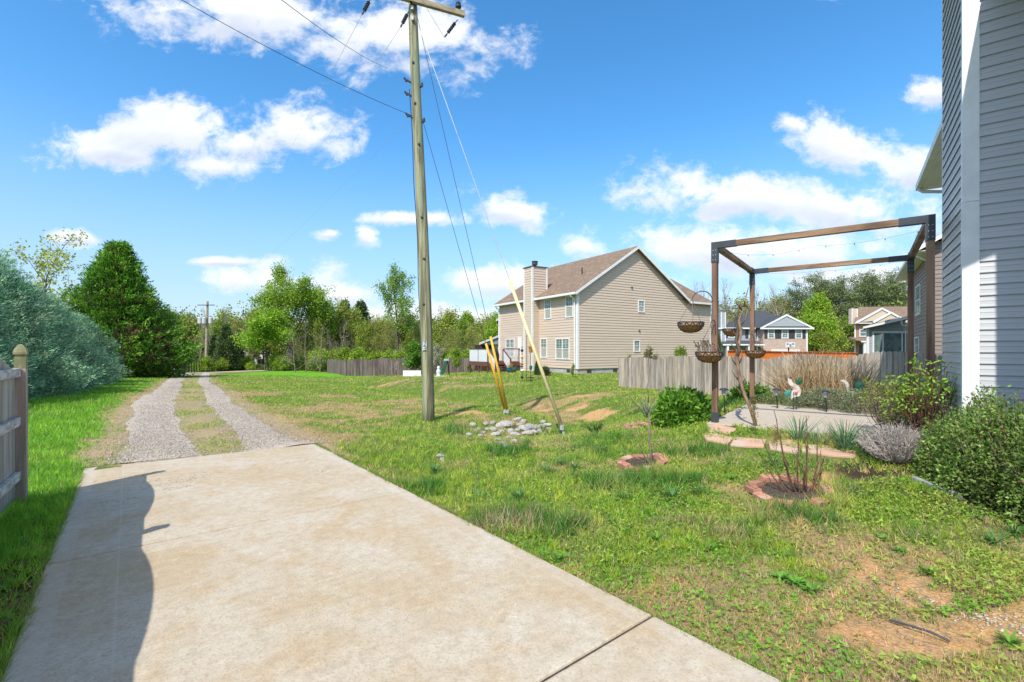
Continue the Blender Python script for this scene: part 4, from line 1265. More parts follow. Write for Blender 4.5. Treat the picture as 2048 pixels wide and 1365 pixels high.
# near left fence: gothic posts, three rails, scalloped pickets on its far side
LF0 = np.array([-5.20, 5.03]); LFD = np.array([.600, -.800])
lf = empty('left_picket_fence', (LF0[0], LF0[1], 0), math.atan2(LFD[1], LFD[0]), 'weathered wooden fence with pointed mossy post at the left edge', 'fence')
def gothic(x, z0=-.1, zt_=1.66):
    w = .047
    mb = MB(); mb.box(x - w, x + w, -w, w, z0, zt_ - .26); mb.build('fence_post', M_FPOST, lf, bevel=.006)
    mb = MB(); mb.box(x - w + .003, x + w - .003, -w + .003, w - .003, zt_ - .26, zt_ - .135); 
    def sq(hw, z): return [(x - hw, -hw, z), (x + hw, -hw, z), (x + hw, hw, z), (x - hw, hw, z)]
    lev = [(w - .003, zt_ - .135), (w - .010, zt_ - .130), (w - .010, zt_ - .118), (w + .006, zt_ - .108), (w + .006, zt_ - .085), (w - .004, zt_ - .05), (w - .02, zt_ - .02), (.012, zt_)]
    vs = sum([sq(*l) for l in lev], []); fs = []
    for i in range(len(lev) - 1):
        for k in range(4): fs.append([i * 4 + k, i * 4 + (k + 1) % 4, i * 4 + 4 + (k + 1) % 4, i * 4 + 4 + k])
    fs.append([(len(lev) - 1) * 4 + k for k in range(4)])
    mb.add(vs, fs); mb.build('post_cap', M_FPCAP, lf)
PS = 2.42
PX = [0, 2.42, 5.12, 7.6, 10.1]
for k in range(5): gothic(PX[k])
fh = [round(.98 + .02 * k, 2) for k in range(34)]
pml = {}
for k in range(4):
    PS = PX[k + 1] - PX[k]; n_ = int(round((PS - .12) / .1535)); pit = (PS - .10) / n_
    for i in range(n_):
        x = PX[k] + .05 + (i + .5) * pit
        t_ = (x - PX[k]) / PS
        h = 1.27 + .27 * math.sin(PI * t_) ** .75
        h = min(fh, key=lambda q: abs(q - h))
        hl, hr = [1.27 + .27 * math.sin(PI * min(max((x + q_ - PX[k]) / PS, 0), 1)) ** .75 for q_ in (-.081, .081)]
        h = (k, i)
        if h not in pml:
            m = MB(); w = .162; m.prism([(-w / 2, 0, 0), (w / 2, 0, 0), (w / 2, 0, hr - .006), (w * .4, 0, hr), (-w * .4, 0, hl), (-w / 2, 0, hl - .006)], (0, .018, 0)); pml[h] = m.mesh('picket', M_FENCEL)
        obj('picket', pml[h], lf, (x, -.052, .03))
    for z in (1.36, .85, .28):
        mb = MB(); mb.beam((PX[k] + .05, -.012, z), (PX[k + 1] - .05, -.012, z + .01), .04, .09); mb.build('rail', M_FRAIL, lf, bevel=.004)

# black gate and fence at the lane's end
Yg = 62.0
ggx = (363 - 1024) / FPX * Yg; g0 = gz(ggx, Yg)
GT = empty('metal_gate', (ggx, Yg, g0), 0, 'black metal gate with small white notice at the end of the lane', 'gate')
for px in (357.5, 369):
    x = (px - 1024) / FPX * Yg - ggx; mb = MB(); mb.box(x - .07, x + .07, -.07, .07, 0, 1.7); mb.build('gate_post', M_DARK, GT)
mb = MB(); mb.box(-.36, -.30, -.03, .03, .1, 1.5); mb.box(.30, .36, -.03, .03, .1, 1.5); mb.box(-.3, .3, -.03, .03, 1.44, 1.5); mb.box(-.3, .3, -.03, .03, .1, .16)
for k in range(5): mb.box(-.22 + k * .11 - .01, -.22 + k * .11 + .01, -.01, .01, .16, 1.44)
mb.build('gate_frame', M_DARK, GT)
mb = MB(); mb.box(-.17, .17, -.06, -.035, .95, 1.35); sg_ = mb.build('notice', M_SIGN, GT)
mb = MB()
for z in (1.26, 1.18, 1.05): mb.box(-.1, .1, -.064, -.0605, z - .012, z + .012)
mb.build('notice_print', M_INK, sg_)
for k in range(12):
    mb = MB(); x = .55 + k * .13; mb.box(x, x + .10, k * .32, k * .32 + .03, .0, 1.62); mb.build('fence_bar', M_DARK, GT)
mb = MB(); mb.beam((.5, 0, 1.5), (2.2, 3.9, 1.5), .04, .06); mb.build('rail', M_DARK, GT)
for px, nm in ((343, 0),):
    x = (px - 1024) / FPX * 66; T = empty('utility_box', (x, 66, gz(x, 66)), 0, 'small grey utility cabinet left of the black gate', 'cabinet')
    mb = MB(); mb.box(-.5, .5, 0, .7, 0, 1.1); mb.build('cabinet_body', M_GREYBOX, T); mb = MB(); mb.box(-.56, .56, -.06, .76, 1.1, 1.18); mb.build('lid', M_STONE, T)

# ================================================================== utility poles and wires
def wire(name, a, b, r, sag, label, cat='wire', mat=None, group=None, n=14):
    a = Vector(a); b = Vector(b)
    pts = []
    for i in range(n + 1):
        t_ = i / n; p = a.lerp(b, t_); p.z -= sag * 4 * t_ * (1 - t_); pts.append(p)
    mb = MB(); mb.tube([p - a for p in pts], r, 5, cap=False)
    o = mb.build(name, mat or M_WIRE, None, loc=a); tag(o, label, cat, group); return o

PB = P3(858, 842, 12.0); PTp = P3(829, 12, 12.0)
PB.z = gz(PB.x, PB.y) - .3
up = empty('utility_pole', (PB.x, PB.y, gz(PB.x, PB.y)), 0, 'tall greenish wooden utility pole standing beside the driveway', 'utility pole')
rel = lambda p: Vector(p) - up.location
PTp = P3(827.5, 4, 12.0)
pts = []; rr = []
for i in range(17):
    t_ = i / 16; p = PB.lerp(PTp, t_); p.x += .03 * math.sin(t_ * 5); pts.append(rel(p)); rr.append(.158 * (1 - t_) + .112 * t_)
mb = MB(); mb.tube(pts, rr, 20); mb.build('pole_shaft', M_POLE, up, smooth=True)
def onpole(py, side=0.0, fwd=-.14):
    t_ = (842 - py) / (842 - 4); p = PB.lerp(PTp, max(0, t_)); p.x += .03 * math.sin(t_ * 5); p.z = EYE - (py - 700) / FPX * 12; return Vector((p.x + side, p.y + fwd, p.z))
# tag plate with digits
tp = onpole(694, -.03, -.158)
def digit7(): return [((-.03, .05), (.03, .05)), ((.03, .05), (-.005, -.05))]
def digit3(): return [((-.03, .05), (.03, .05)), ((.03, .05), (.03, -.05)), ((-.02, 0), (.03, 0)), ((-.03, -.05), (.03, -.05))]
for (py, dg, ox) in ((688, digit7(), .02), (697, digit3(), .01)):
    c = onpole(py, -.02 + ox - .03, -.158)
    mb = MB(); mb.box(c.x - .05, c.x + .05, c.y - .006, c.y + .02, c.z - .06, c.z + .06)
    for v in range(len(mb.v)): mb.v[v] = rel(mb.v[v])
    pl_ = mb.build('tag_plate', M_GREYBOX, up)
    mb = MB()
    for (a, b) in dg: mb.beam(rel((c.x + a[0], c.y - .009, c.z + a[1])), rel((c.x + b[0], c.y - .009, c.z + b[1])), .012, .004, up=(0, 1, 0))
    mb.build('tag_digit', M_INK, pl_)
# ground wire stapled along the left side
mb = MB(); mb.tube([rel(onpole(py, -.155 + .012 * math.sin(py * .03), -.03)) for py in range(180, 760, 30)], .010, 5); mb.build('ground_wire', M_WIRE, up)
# knots
for py, dx in ((131, -.02), (212, -.02), (293, .03), (520, .02), (610, -.03), (438, .01)):
    c = rel(onpole(py, dx, -.128 - .03 * (py / 842))); mb = MB(); mb.lathe([(.035, 0), (.02, .012), (.0, .014)], 8); me = mb.mesh('knot', M_VENT)
    o = obj('knot', me, up, c); o.rotation_euler = (PI / 2, 0, 0)
# crossarm
AR = P3(930, 38, 12.5); AL = Vector((-3.75, 11.45, 0)); AL.z = AR.z
aa = rel(AL); ab = rel(AR)
mb = MB(); mb.beam(aa + Vector((0, -.16, 0)), ab + Vector((0, -.16, 0)), .10, .13); mb.build('crossarm', M_ARM, up)
mb = MB(); mb.beam(rel(onpole(6, 0, -.1)) + Vector((0, 0, -.1)), rel(onpole(6, 0, -.1)) + Vector((0, -.12, -.1)), .05); mb.build('arm_bolt', M_DARK, up)
# pin insulator on the right end, suspension strings below
def insulator(a, b, nm='insulator_string', n=5):
    a = Vector(a); b = Vector(b); d = (b - a); L = d.length; q = d.to_track_quat('Z', 'Y')
    pr = [(.012, 0), (.012, .08)]
    for k in range(n):
        z = L * .22 + k * L * .56 / n
        pr += [(.014, z), (.045, z + .012), (.045, z + .026), (.014, z + .04)]
    pr += [(.012, L * .82), (.022, L * .84), (.022, L * .95), (.008, L)]
    mb = MB(); mb.lathe(pr, 10)
    mb.v = [a + q @ p for p in mb.v]
    return mb.build(nm, M_BRACK, up)
mb = MB(); p = ab.lerp(aa, .06) + Vector((0, -.16, .065)); mb.lathe([(.02, 0), (.02, .06), (.075, .07), (.08, .12), (.05, .13), (.05, .16), (.065, .17), (.03, .22)], 12, p); mb.build('pin_insulator', M_BRACK, up)
strs = []
for (pa, ya, pb, yb, Ya, Yb) in ((915, 40, 889, 75, 12.45, 12.15), (817, 24, 801, 55, 12.0, 11.6), (741, -2, 724, 30, 11.5, 11.2)):
    a = P3(pa, ya, Ya); b = P3(pb, yb, Yb); insulator(rel(a), rel(b)); strs.append(b)
# hardware on the pole
for py, s in ((45, 0), (24, 0)):
    c = rel(onpole(py, .01, -.14)); mb = MB(); mb.box(c.x - .03, c.x + .03, c.y - .03, c.y + .03, c.z - .05, c.z + .05); mb.build('pole_bracket', M_WIREL, up)
for (py, dx) in ((168, -.11), (195, -.11), (238, -.11), (178, .12), (248, .13)):
    c = rel(onpole(py, dx, -.05)); mb = MB(); mb.beam(c, c + Vector((-.14 if dx < 0 else .06, -.06, .06)), .035); mb.tube([c + Vector((-.1 if dx < 0 else .05, -.05, .0)), c + Vector((-.16 if dx < 0 else .05, -.05, .09))], .03, 6); mb.build('pole_hardware', M_BRACK, up)

# conductors: run from the crossarm back over our left
for b, (tx, ty, dep), lb in ((strs[0], (640, -420, 7), 'thin conductor leaving the right insulator of the crossarm'), (strs[1], (620, 320, 60), 'thin conductor slanting down left from the middle insulator'), (strs[2], (560, 330, 62), 'thin conductor slanting down left from the left insulator')):
    e_ = P3(tx, ty, dep); wire('conductor_wire', b, e_, .0045, .2, lb, mat=M_WIREL)
wire('service_wire', onpole(236, -.1, -.1), P3(352, -6, 7.5), .0055, .10, 'black service cable running from the pole up to the left')
wire('distribution_wire', P3(775, 137, 45), P3(555, -6, 20), .016, .3, 'thin grey line crossing the cloud left of the pole')
wire('distribution_wire', onpole(235, -.12, 0), P3(415, 600, 69), .003, .8, 'thin cable running from the tall pole to the far transformer pole', mat=M_WIREL)
# guys: base anchors on the ground
BG = at(1130, 10.5); T1 = onpole(45, .1, 0)
wire('guy_wire', BG + Vector((0, 0, .02)), T1, .0085, 0, 'pale guy wire running from the pole top into the long pale guard', mat=M_WIREL)
def guard(name, base, top, px_py_top, r, mat, label, grp=None):
    """plastic sleeve over the lower part of the wire; fraction found from its visible length"""
    t_ = px_py_top
    a = base.lerp(top, .02 * 0); b = base.lerp(top, t_)
    e_ = empty(name, base, 0, label, 'guy guard', grp)
    mb = MB(); mb.tube([Vector((0, 0, 0)) + (b - base) * .055, (b - base)], [r, r * .9], 10); mb.build('sleeve', mat, e_, smooth=True)
    mb = MB(); mb.tube([Vector((0, 0, -.15)), (b - base) * .05], r * .45, 8); mb.build('anchor_rod', M_WIREL, e_)
    mb = MB(); c = (b - base) * .05; mb.lathe([(r * 1.3, -.05), (r * 1.3, .06)], 8, c); mb.build('clamp', M_WIREL, e_)
guard('guy_guard', BG, T1, .345, .042, M_GUARDP, 'long pale yellow plastic guy wire guard leaning towards the pole')
BY = at(1017, 13.4)
BY2 = at(1012, 13.5)
T2 = onpole(31, .1, 0); T3 = onpole(238, .12, 0)
wire('guy_wire', BY, T2, .0065, 0, 'guy wire rising steeply above the right yellow guard')
wire('guy_wire', BY2, T3, .0065, 0, 'guy wire rising above the left yellow guard to mid pole')
guard('guy_guard', BY, T2, .215, .036, M_GUARDY, 'right and taller yellow plastic guy wire guard above the rocks')
guard('guy_guard', BY2, T3, .262, .036, M_GUARDY, 'left and shorter yellow plastic guy wire guard above the rocks')
# strain insulators on the guys
for (t_, lb) in ((.86, 'upper'), (.83, 'lower')):
    pass

# far transformer pole
Yp = 69.0; xp = (412 - 1024) / FPX * Yp; g0 = gz(xp, Yp)
tp_ = empty('transformer_pole', (xp, Yp, g0), 0, 'distant wooden utility pole carrying three grey transformer cans', 'utility pole')
mb = MB(); mb.tube([(0, 0, -.2), (.22, 0, 10.3)], [.24, .14], 12); mb.build('pole_shaft', M_ARM, tp_)
mb = MB(); mb.beam((-1.1, -.2, 9.75), (1.4, -.2, 9.75), .09, .11); mb.build('crossarm', M_VENT, tp_)
for x in (-.75, -.12, .72):
    mb = MB(); mb.lathe([(.05, 0), (.27, .03), (.27, .85), (.2, .95), (.05, .97)], 12, (x + .15, -.45 if x < .5 else -.3, 7.05)); t0_ = mb.build('transformer', M_GREYBOX, tp_, smooth=False)
    mb = MB(); mb.lathe([(.04, 0), (.07, .05), (.04, .1), (.06, .16), (.03, .25)], 8, (x + .1, -.45 if x < .5 else -.3, 8.0)); mb.build('bushing', M_STONE, t0_)

# ================================================================== patio, pergola
NLp = Vector((3.42, 8.0)); pr_ = math.radians(-36.5); PW_, PL_ = 2.73, 3.32
px_ = Vector((math.cos(pr_), math.sin(pr_))); py_ = Vector((-math.sin(pr_), math.cos(pr_)))
PZ = .38
pt = empty('patio_slab', (NLp.x, NLp.y, PZ), pr_); tag(pt, kind='structure')
mb = MB(); mb.box(-.1, 4.0, -.15, PL_ + .12, -.25, .0); mb.build('concrete_panel', M_PATIO, pt, bevel=.01)
pg = empty('pergola', (NLp.x, NLp.y, PZ), pr_, 'open pergola frame of stained wood posts with black corner brackets', 'pergola')
HT = 3.02
w = .045
for (x, y) in ((0, 0), (PW_, 0), (0, PL_), (PW_, PL_)):
    mb = MB(); mb.box(x - w, x + w, y - w, y + w, .0, HT - .10); mb.build('post', M_PERG, pg, bevel=.004)
    mb = MB(); mb.box(x - w - .005, x + w + .005, y - w - .005, y + w + .005, -.03, .17); mb.build('post_base', M_BRACK, pg)
zb = HT - .045
def pbeam(a, b):
    mb = MB(); mb.beam(a, b, .09, .09); return mb.build('beam', M_PERGH, pg, bevel=.004)
pbeam((.05, 0, zb), (PW_ - .05, 0, zb)); pbeam((.05, PL_, zb), (PW_ - .05, PL_, zb)); pbeam((0, .05, zb), (0, PL_ - .05, zb)); pbeam((PW_, .05, zb), (PW_, PL_ - .05, zb))
for (x, y) in ((0, 0), (PW_, 0), (0, PL_), (PW_, PL_)):
    sx = 1 if x == 0 else -1; sy = 1 if y == 0 else -1; e5 = w + .006
    mb = MB(); mb.box(x - e5, x + e5, y - e5, y + e5, HT - .34, HT + .006)
    xa, xb = sorted((x + sx * e5, x + sx * .33)); mb.box(xa, xb, y - e5, y + e5, zb - e5, HT + .005)
    ya, yb = sorted((y + sy * e5, y + sy * .33)); mb.box(x - e5, x + e5, ya, yb, zb - e5, HT + .005)
    br = mb.build('corner_bracket', M_BRACK, pg)
    mb = MB()
    for k in range(3):
        for s_ in (-1, 1): mb.box(x + s_ * .02 - .006, x + s_ * .02 + .006, y - e5 - .006, y - e5 - .0005, HT - .30 + k * .08, HT - .288 + k * .08)
    mb.build('screw', M_WIREL, br)

def l2w(x, y, z):
    q = NLp + px_ * x + py_ * y
    return Vector((q.x, q.y, PZ + z))
# string lights swagging under the beams
sl_ = empty('string_lights', l2w(0, 0, HT), 0, 'thin string of small bulbs swagging under the pergola beams', 'string lights')
path = []
def swag(a, b, sag, n=14):
    a = Vector(a); b = Vector(b)
    return [a.lerp(b, i / n) - Vector((0, 0, sag * 4 * (i / n) * (1 - i / n))) for i in range(n)]
segs_ = swag(l2w(.1, .2, HT - .12), l2w(1.35, PL_ * .15, HT - .14), .10) + swag(l2w(1.35, PL_ * .15, HT - .14), l2w(PW_ - .1, .35, HT - .12), .05) + swag(l2w(PW_ - .1, .35, HT - .12), l2w(PW_ - .1, PL_ - .1, HT - .12), .07) + swag(l2w(PW_ - .1, PL_ - .1, HT - .12), l2w(.1, PL_ - .1, HT - .12), .06) + swag(l2w(.1, PL_ - .1, HT - .12), l2w(.08, .2, HT - .10), .08)
bs_ = sl_.location
mb = MB(); mb.tube([p - bs_ for p in segs_], .0014, 4); mb.build('cord', M_WIRE, sl_)
bm_ = MB(); bm_.lathe([(.003, 0), (.004, -.008), (.0065, -.014), (.006, -.024), (.002, -.027)], 6); bme = bm_.mesh('bulb', M_DARK)
for p in segs_[::4]: obj('bulb', bme, sl_, p - bs_)

# hanging baskets
def basket(px, py, Y, wpx, label, hang=None, hook=None, plant=False):
    c = P3(px, py, Y); R_ = wpx / 2 * Y / FPX
    b = empty('hanging_basket', (c.x, c.y, c.z), 0, label, 'hanging basket', 'coir baskets hung on the pergola posts')
    hh = R_ * .84
    pr = [(R_ * .98, -.01), (R_ * .97, -hh * .35), (R_ * .80, -hh * .70), (R_ * .48, -hh * .93), (R_ * .1, -hh)]
    mb = MB(); mb.lathe([(R_ * .90, -.03)] + pr, 24, cap=True); mb.build('coir_liner', M_COIR, b, smooth=True)
    mb = MB()
    def ringt(r, z, rad=.0045, n=24):
        pts = [(r * math.cos(2 * PI * k / n), r * math.sin(2 * PI * k / n), z) for k in range(n + 1)]
        mb.tube(pts, rad, 5)
    ringt(R_ * 1.02, .0, .007); ringt(R_ * 1.0, -hh * .36, .005)
    n = 14
    for k in range(n):
        a0 = 2 * PI * k / n; am = 2 * PI * (k + .5) / n; a1 = 2 * PI * (k + 1) / n
        f = lambda a, r, z: (r * math.cos(a), r * math.sin(a), z)
        for (u_, v_) in ((a0, am), (a1, am)):
            mb.tube([f(u_, R_ * 1.02, 0), f((u_ * .7 + v_ * .3), R_ * 1.025, -hh * .13), f(v_, R_ * 1.0, -hh * .36)], .005, 4)
        mb.tube([f(a0, R_ * 1.0, -hh * .36), f(a0, R_ * .84, -hh * .70), f(a0, R_ * .50, -hh * .95), (0, 0, -hh * 1.02)], .004, 4)
    mb.build('wire_frame', M_BRACK, b)
    if hang:
        t = P3(*hang)
        mb = MB()
        for k in range(3):
            a = 2 * PI * k / 3 + .3
            mb.tube([Vector((R_ * math.cos(a), R_ * math.sin(a), 0)), t - b.location], .0045, 4)
        mb.build('hanging_chain', M_TWIG, b)
    if hook:
        mb = MB(); mb.tube([P3(*h) - b.location for h in hook], .008, 6); mb.build('hook', M_BRACK, b)
    if plant:
        mb = MB(); rg = random.Random(5)
        for k in range(26):
            a = rg.uniform(0, 2 * PI); r = rg.uniform(0, .6) * R_; x, y = r * math.cos(a) - R_ * .3, r * math.sin(a)
            mb.tube([(x, y, -.02), (x * 1.2, y * 1.2, .08), (x * 1.4 + rg.uniform(-.05, .05), y * 1.4, rg.uniform(.09, .2))], [.006, .005, .012], 4)
        mb.build('dry_plant', M_TWIG, b)
    return b
basket(1381.5, 645, 7.75, 49, 'hanging basket swinging free left of the nearest pergola post', (1384.5, 598, 7.75), [(1384, 598, 7.75), (1390, 588, 7.78), (1400, 583, 7.82), (1412, 583.5, 7.9), (1420, 589, 7.95), (1425, 598, 7.95)])
basket(1419, 704, 7.75, 52, 'hanging basket with dry plant in front of the nearest pergola post', (1421, 652, 7.8), [(1421, 652, 7.8), (1422, 644, 7.82), (1427, 640, 7.9), (1430, 645, 7.93), (1431, 668, 7.94)], plant=True)
basket(1465, 658, 10.3, 36, 'hanging basket behind the twisted dead trunk left of rear post', (1478, 618, 10.5), [(1478, 618, 10.5), (1485, 613, 10.55), (1494, 614, 10.6), (1499, 622, 10.62)])
basket(1510.5, 702, 10.45, 36, 'lower hanging basket in front of the rear left pergola post', (1509, 668, 10.5), [(1509, 668, 10.5), (1506, 662, 10.55), (1503, 664, 10.6)])

# stepping stones along the patio
def paver_pt(a, b):
    Y = 7.0
    for _ in range(25): Y = .5 * Y + .5 * FPX * (EYE - .02 - gz((a - 1024) / FPX * Y, Y)) / (b - 700)
    return Vector(((a - 1024) / FPX * Y, Y, gz((a - 1024) / FPX * Y, Y)))
for q, lb in (([(1415, 853), (1432, 849), (1473, 858), (1466, 866), (1420, 864)], 'small raised pink paver nearest the pergola post'), ([(1405, 869), (1428, 866), (1468, 877), (1455, 888), (1412, 880)], 'pink paver at the left end of the stepping stone row'),
              ([(1470, 875), (1532, 880), (1528, 893), (1500, 893), (1460, 890)], 'pale pink paver second from the left in the row'), ([(1536, 884), (1580, 880), (1600, 893), (1598, 906), (1540, 897)], 'pink paver behind the bare rose canes'),
              ([(1602, 889), (1660, 893), (1712, 903), (1711, 914), (1660, 911), (1604, 902)], 'long pink paver at the right end of the row')):
    pts = []
    for (a, b) in q:
        pts.append(paver_pt(a, b))
    c = sum(pts, Vector()) / len(pts)
    m = MB(); m.prism([p - c - Vector((0, 0, .04)) for p in pts], (0, 0, .068))
    o = m.build('paving_stone', M_PAVER, None, loc=c, bevel=.008); tag(o, lb, 'paver', 'pink stepping stones along the patio')

# ------------------------------------------------------------------ bricks round the plants
def brick_me():
    mb = MB(); mb.box(-.1, .1, -.046, .046, -.028, .028)
    return mb.mesh('brick', M_BRICK)
BME = brick_me()
HOLE = MB()
HOLE.lathe([(.014, .0285), (.014, .0295)], 8, (0, 0, 0))
HME = HOLE.mesh('core_hole', M_MULCH)
def brick_ring(name, cx, cy, rx, ry, n, label, seed, a0=0, a1=2 * PI, skip=()):
    rg = random.Random(seed); g0 = gz(cx, cy)
    r = empty(name, (cx, cy, g0), 0, label, 'brick edging')
    for i in range(n):
        if i in skip: continue
        a = a0 + (a1 - a0) * i / n + rg.uniform(-.06, .06)
        x, y = rx * math.cos(a), ry * math.sin(a)
        o = obj('brick', BME, r, (x, y, gz(cx + x, cy + y) - g0 + .022 + rg.uniform(-.012, .03)), a + PI / 2 + rg.uniform(-.35, .35))
        o.rotation_euler[0] = rg.uniform(-.25, .25); o.rotation_euler[1] = rg.uniform(-.12, .12)
        bv = o.modifiers.new('bevel', 'BEVEL'); bv.width = .004; bv.segments = 1
        if rg.random() < .5:
            for k in (-.06, 0, .06): obj('core_hole', HME, o, (k, 0, 0))
    m = MB(); k = 18
    ps = [(rx * .93 * math.cos(2 * PI * j / k), ry * .93 * math.sin(2 * PI * j / k)) for j in range(k)]
    m.add([(x, y, gz(cx + x, cy + y) - g0 + .022) for x, y in ps] + [(0, 0, .03)], [(j, (j + 1) % k, k) for j in range(k)])
    m.build('mulch', M_MULCH, r)
    return r
brick_ring('brick_ring', 1.74, 6.35, .28, .26, 9, 'half buried ring of red bricks round the small bare sapling', 3)
brick_ring('brick_ring', 2.90, 4.95, .36, .30, 11, 'larger loose ring of red bricks round the bare rose canes', 8, skip=(8,))
brick_ring('brick_ring', 2.55, 9.3, .30, .24, 9, 'farther ring of red bricks left of the leafy green bush', 12)

# ------------------------------------------------------------------ garden ornaments and lights
def solar(px, py_top, Y, label):
    t = P3(px, py_top, Y); g0 = gz(t.x, t.y); h = t.z - g0
    s_ = empty('solar_light', (t.x, t.y, g0), 0, label, 'garden light', 'solar stake lights around the patio')
    mb = MB(); mb.tube([(.02, 0, -.05), (0, 0, h - .13)], .011, 6); mb.build('stake', M_DARK, s_)
    mb = MB(); mb.lathe([(.02, h - .15), (.035, h - .13), (.045, h - .045)], 8); mb.build('lens', M_FROST, s_)
    mb = MB(); mb.lathe([(.047, h - .05), (.095, h - .045), (.085, h - .03), (.045, h - .005), (.0, h)], 10); mb.build('cap', M_SOLAR, s_)
solar(1448, 776, 9.0, 'black solar stake light right of the nearest pergola post')
solar(1553, 777, 9.9, 'black solar stake light left of the white bird ornament')
solar(1651, 781, 9.3, 'black solar stake light half hidden in the shrubs by the dry grass')
solar(1496, 779, 9.2, 'small solar light behind the twisted dead trunk') if False else None

def flat_orn(name, pts, Y, th, mat, parent, base):
    m = MB(); m.prism([P3(a, b, Y) - base for a, b in pts], (0, th, 0)); return m.build(name, mat, parent)
Yb_ = 9.6
base = at(1588, Yb_)
bd = empty('bird_ornament', base, 0, 'white metal wading bird ornament with teal leaf beside the patio', 'garden ornament')
body = [(1576.5, 758), (1579, 755.8), (1582, 756.5), (1583.5, 761), (1585, 765), (1592, 769), (1598, 773), (1602, 780), (1601.5, 788), (1599, 793), (1592, 794), (1586, 796), (1582.5, 799), (1583, 790), (1584, 783), (1589, 777), (1585, 773.5), (1579, 770), (1576, 764)]
flat_orn('bird_body', body, Yb_, .012, M_PALE, bd, base)
flat_orn('head_patch', [(1578.5, 756), (1582.5, 754.7), (1583.8, 757), (1581, 758)], Yb_ - .01, .009, M_VENT, bd, base)
for k, (a, b) in enumerate(((1581, 772), (1582, 775), (1584, 778))):
    flat_orn('feather', [(a, b), (a + 9, b - 3), (a + 9.3, b - 2)], Yb_ - .02, .006, M_PALE, bd, base)
for a in (1586, 1589.5, 1592.5):
    flat_orn('wing_mark', [(a, 790), (a + 1.4, 785), (a + 3, 784), (a + 2.2, 789.5)], Yb_ - .014, .008, M_WINE, bd, base)
def monstera(cx, cy, r, Y, mat, parent, base, nm='leaf'):
    pts = []
    n = 34
    for i in range(n):
        a = 2 * PI * i / n
        rr_ = r * (1.0 if i % 4 else .55) * (1 + .12 * math.cos(a))
        pts.append((cx + rr_ * math.cos(a), cy + rr_ * .88 * math.sin(a)))
    m = MB(); c = P3(cx, cy, Y) - base
    vs = [P3(a, b, Y) - base for a, b in pts]; k = len(vs)
    m.add([c + Vector((0, -.01, 0))] + vs + [c + Vector((0, .012, 0))], [(0, 1 + i, 1 + (i + 1) % k) for i in range(k)] + [(k + 1, 1 + (i + 1) % k, 1 + i) for i in range(k)])
    return m.build(nm, mat, parent)
monstera(1576, 787, 8.5, Yb_ + .03, M_TEAL, bd, base)
monstera(1597, 764, 8, Yb_ + .05, M_GREENP, bd, base)
for a in (1587, 1593): 
    m = MB(); p = P3(a, 792, Yb_) - base; m.tube([p, Vector((p.x, .0, -.05))], .005, 5); m.build('leg', M_DARK, bd)
Yc_ = 9.7
base2 = at(1700, Yc_)
lo_o = empty('leaf_ornament', base2, 0, 'dark teal metal leaf ornament among the shrubs by the dry grass', 'garden ornament')
monstera(1718, 770.5, 9.5, Yc_, M_TEALD, lo_o, base2)
m = MB(); p = P3(1718, 776, Yc_) - base2; m.tube([p, Vector((p.x, 0, -.05))], .006, 5); m.build('stem', M_DARK, lo_o)
b3 = at(1694, 9.8)
bd2 = empty('bird_ornament', b3, 0, 'faded pale bird ornament left of the dark teal leaf', 'garden ornament')
flat_orn('bird_body', [(1681, 762), (1686, 759.5), (1692, 761), (1697, 767), (1698, 777), (1702, 783), (1712, 784), (1722, 782), (1716, 789), (1704, 790), (1695, 785), (1693, 776), (1690, 767)], 9.8, .012, M_PALE, bd2, b3)
m = MB(); m.tube([P3(1702, 788, 9.8) - b3, Vector((.08, 0, -.05))], .005, 5); m.build('leg', M_DARK, bd2)

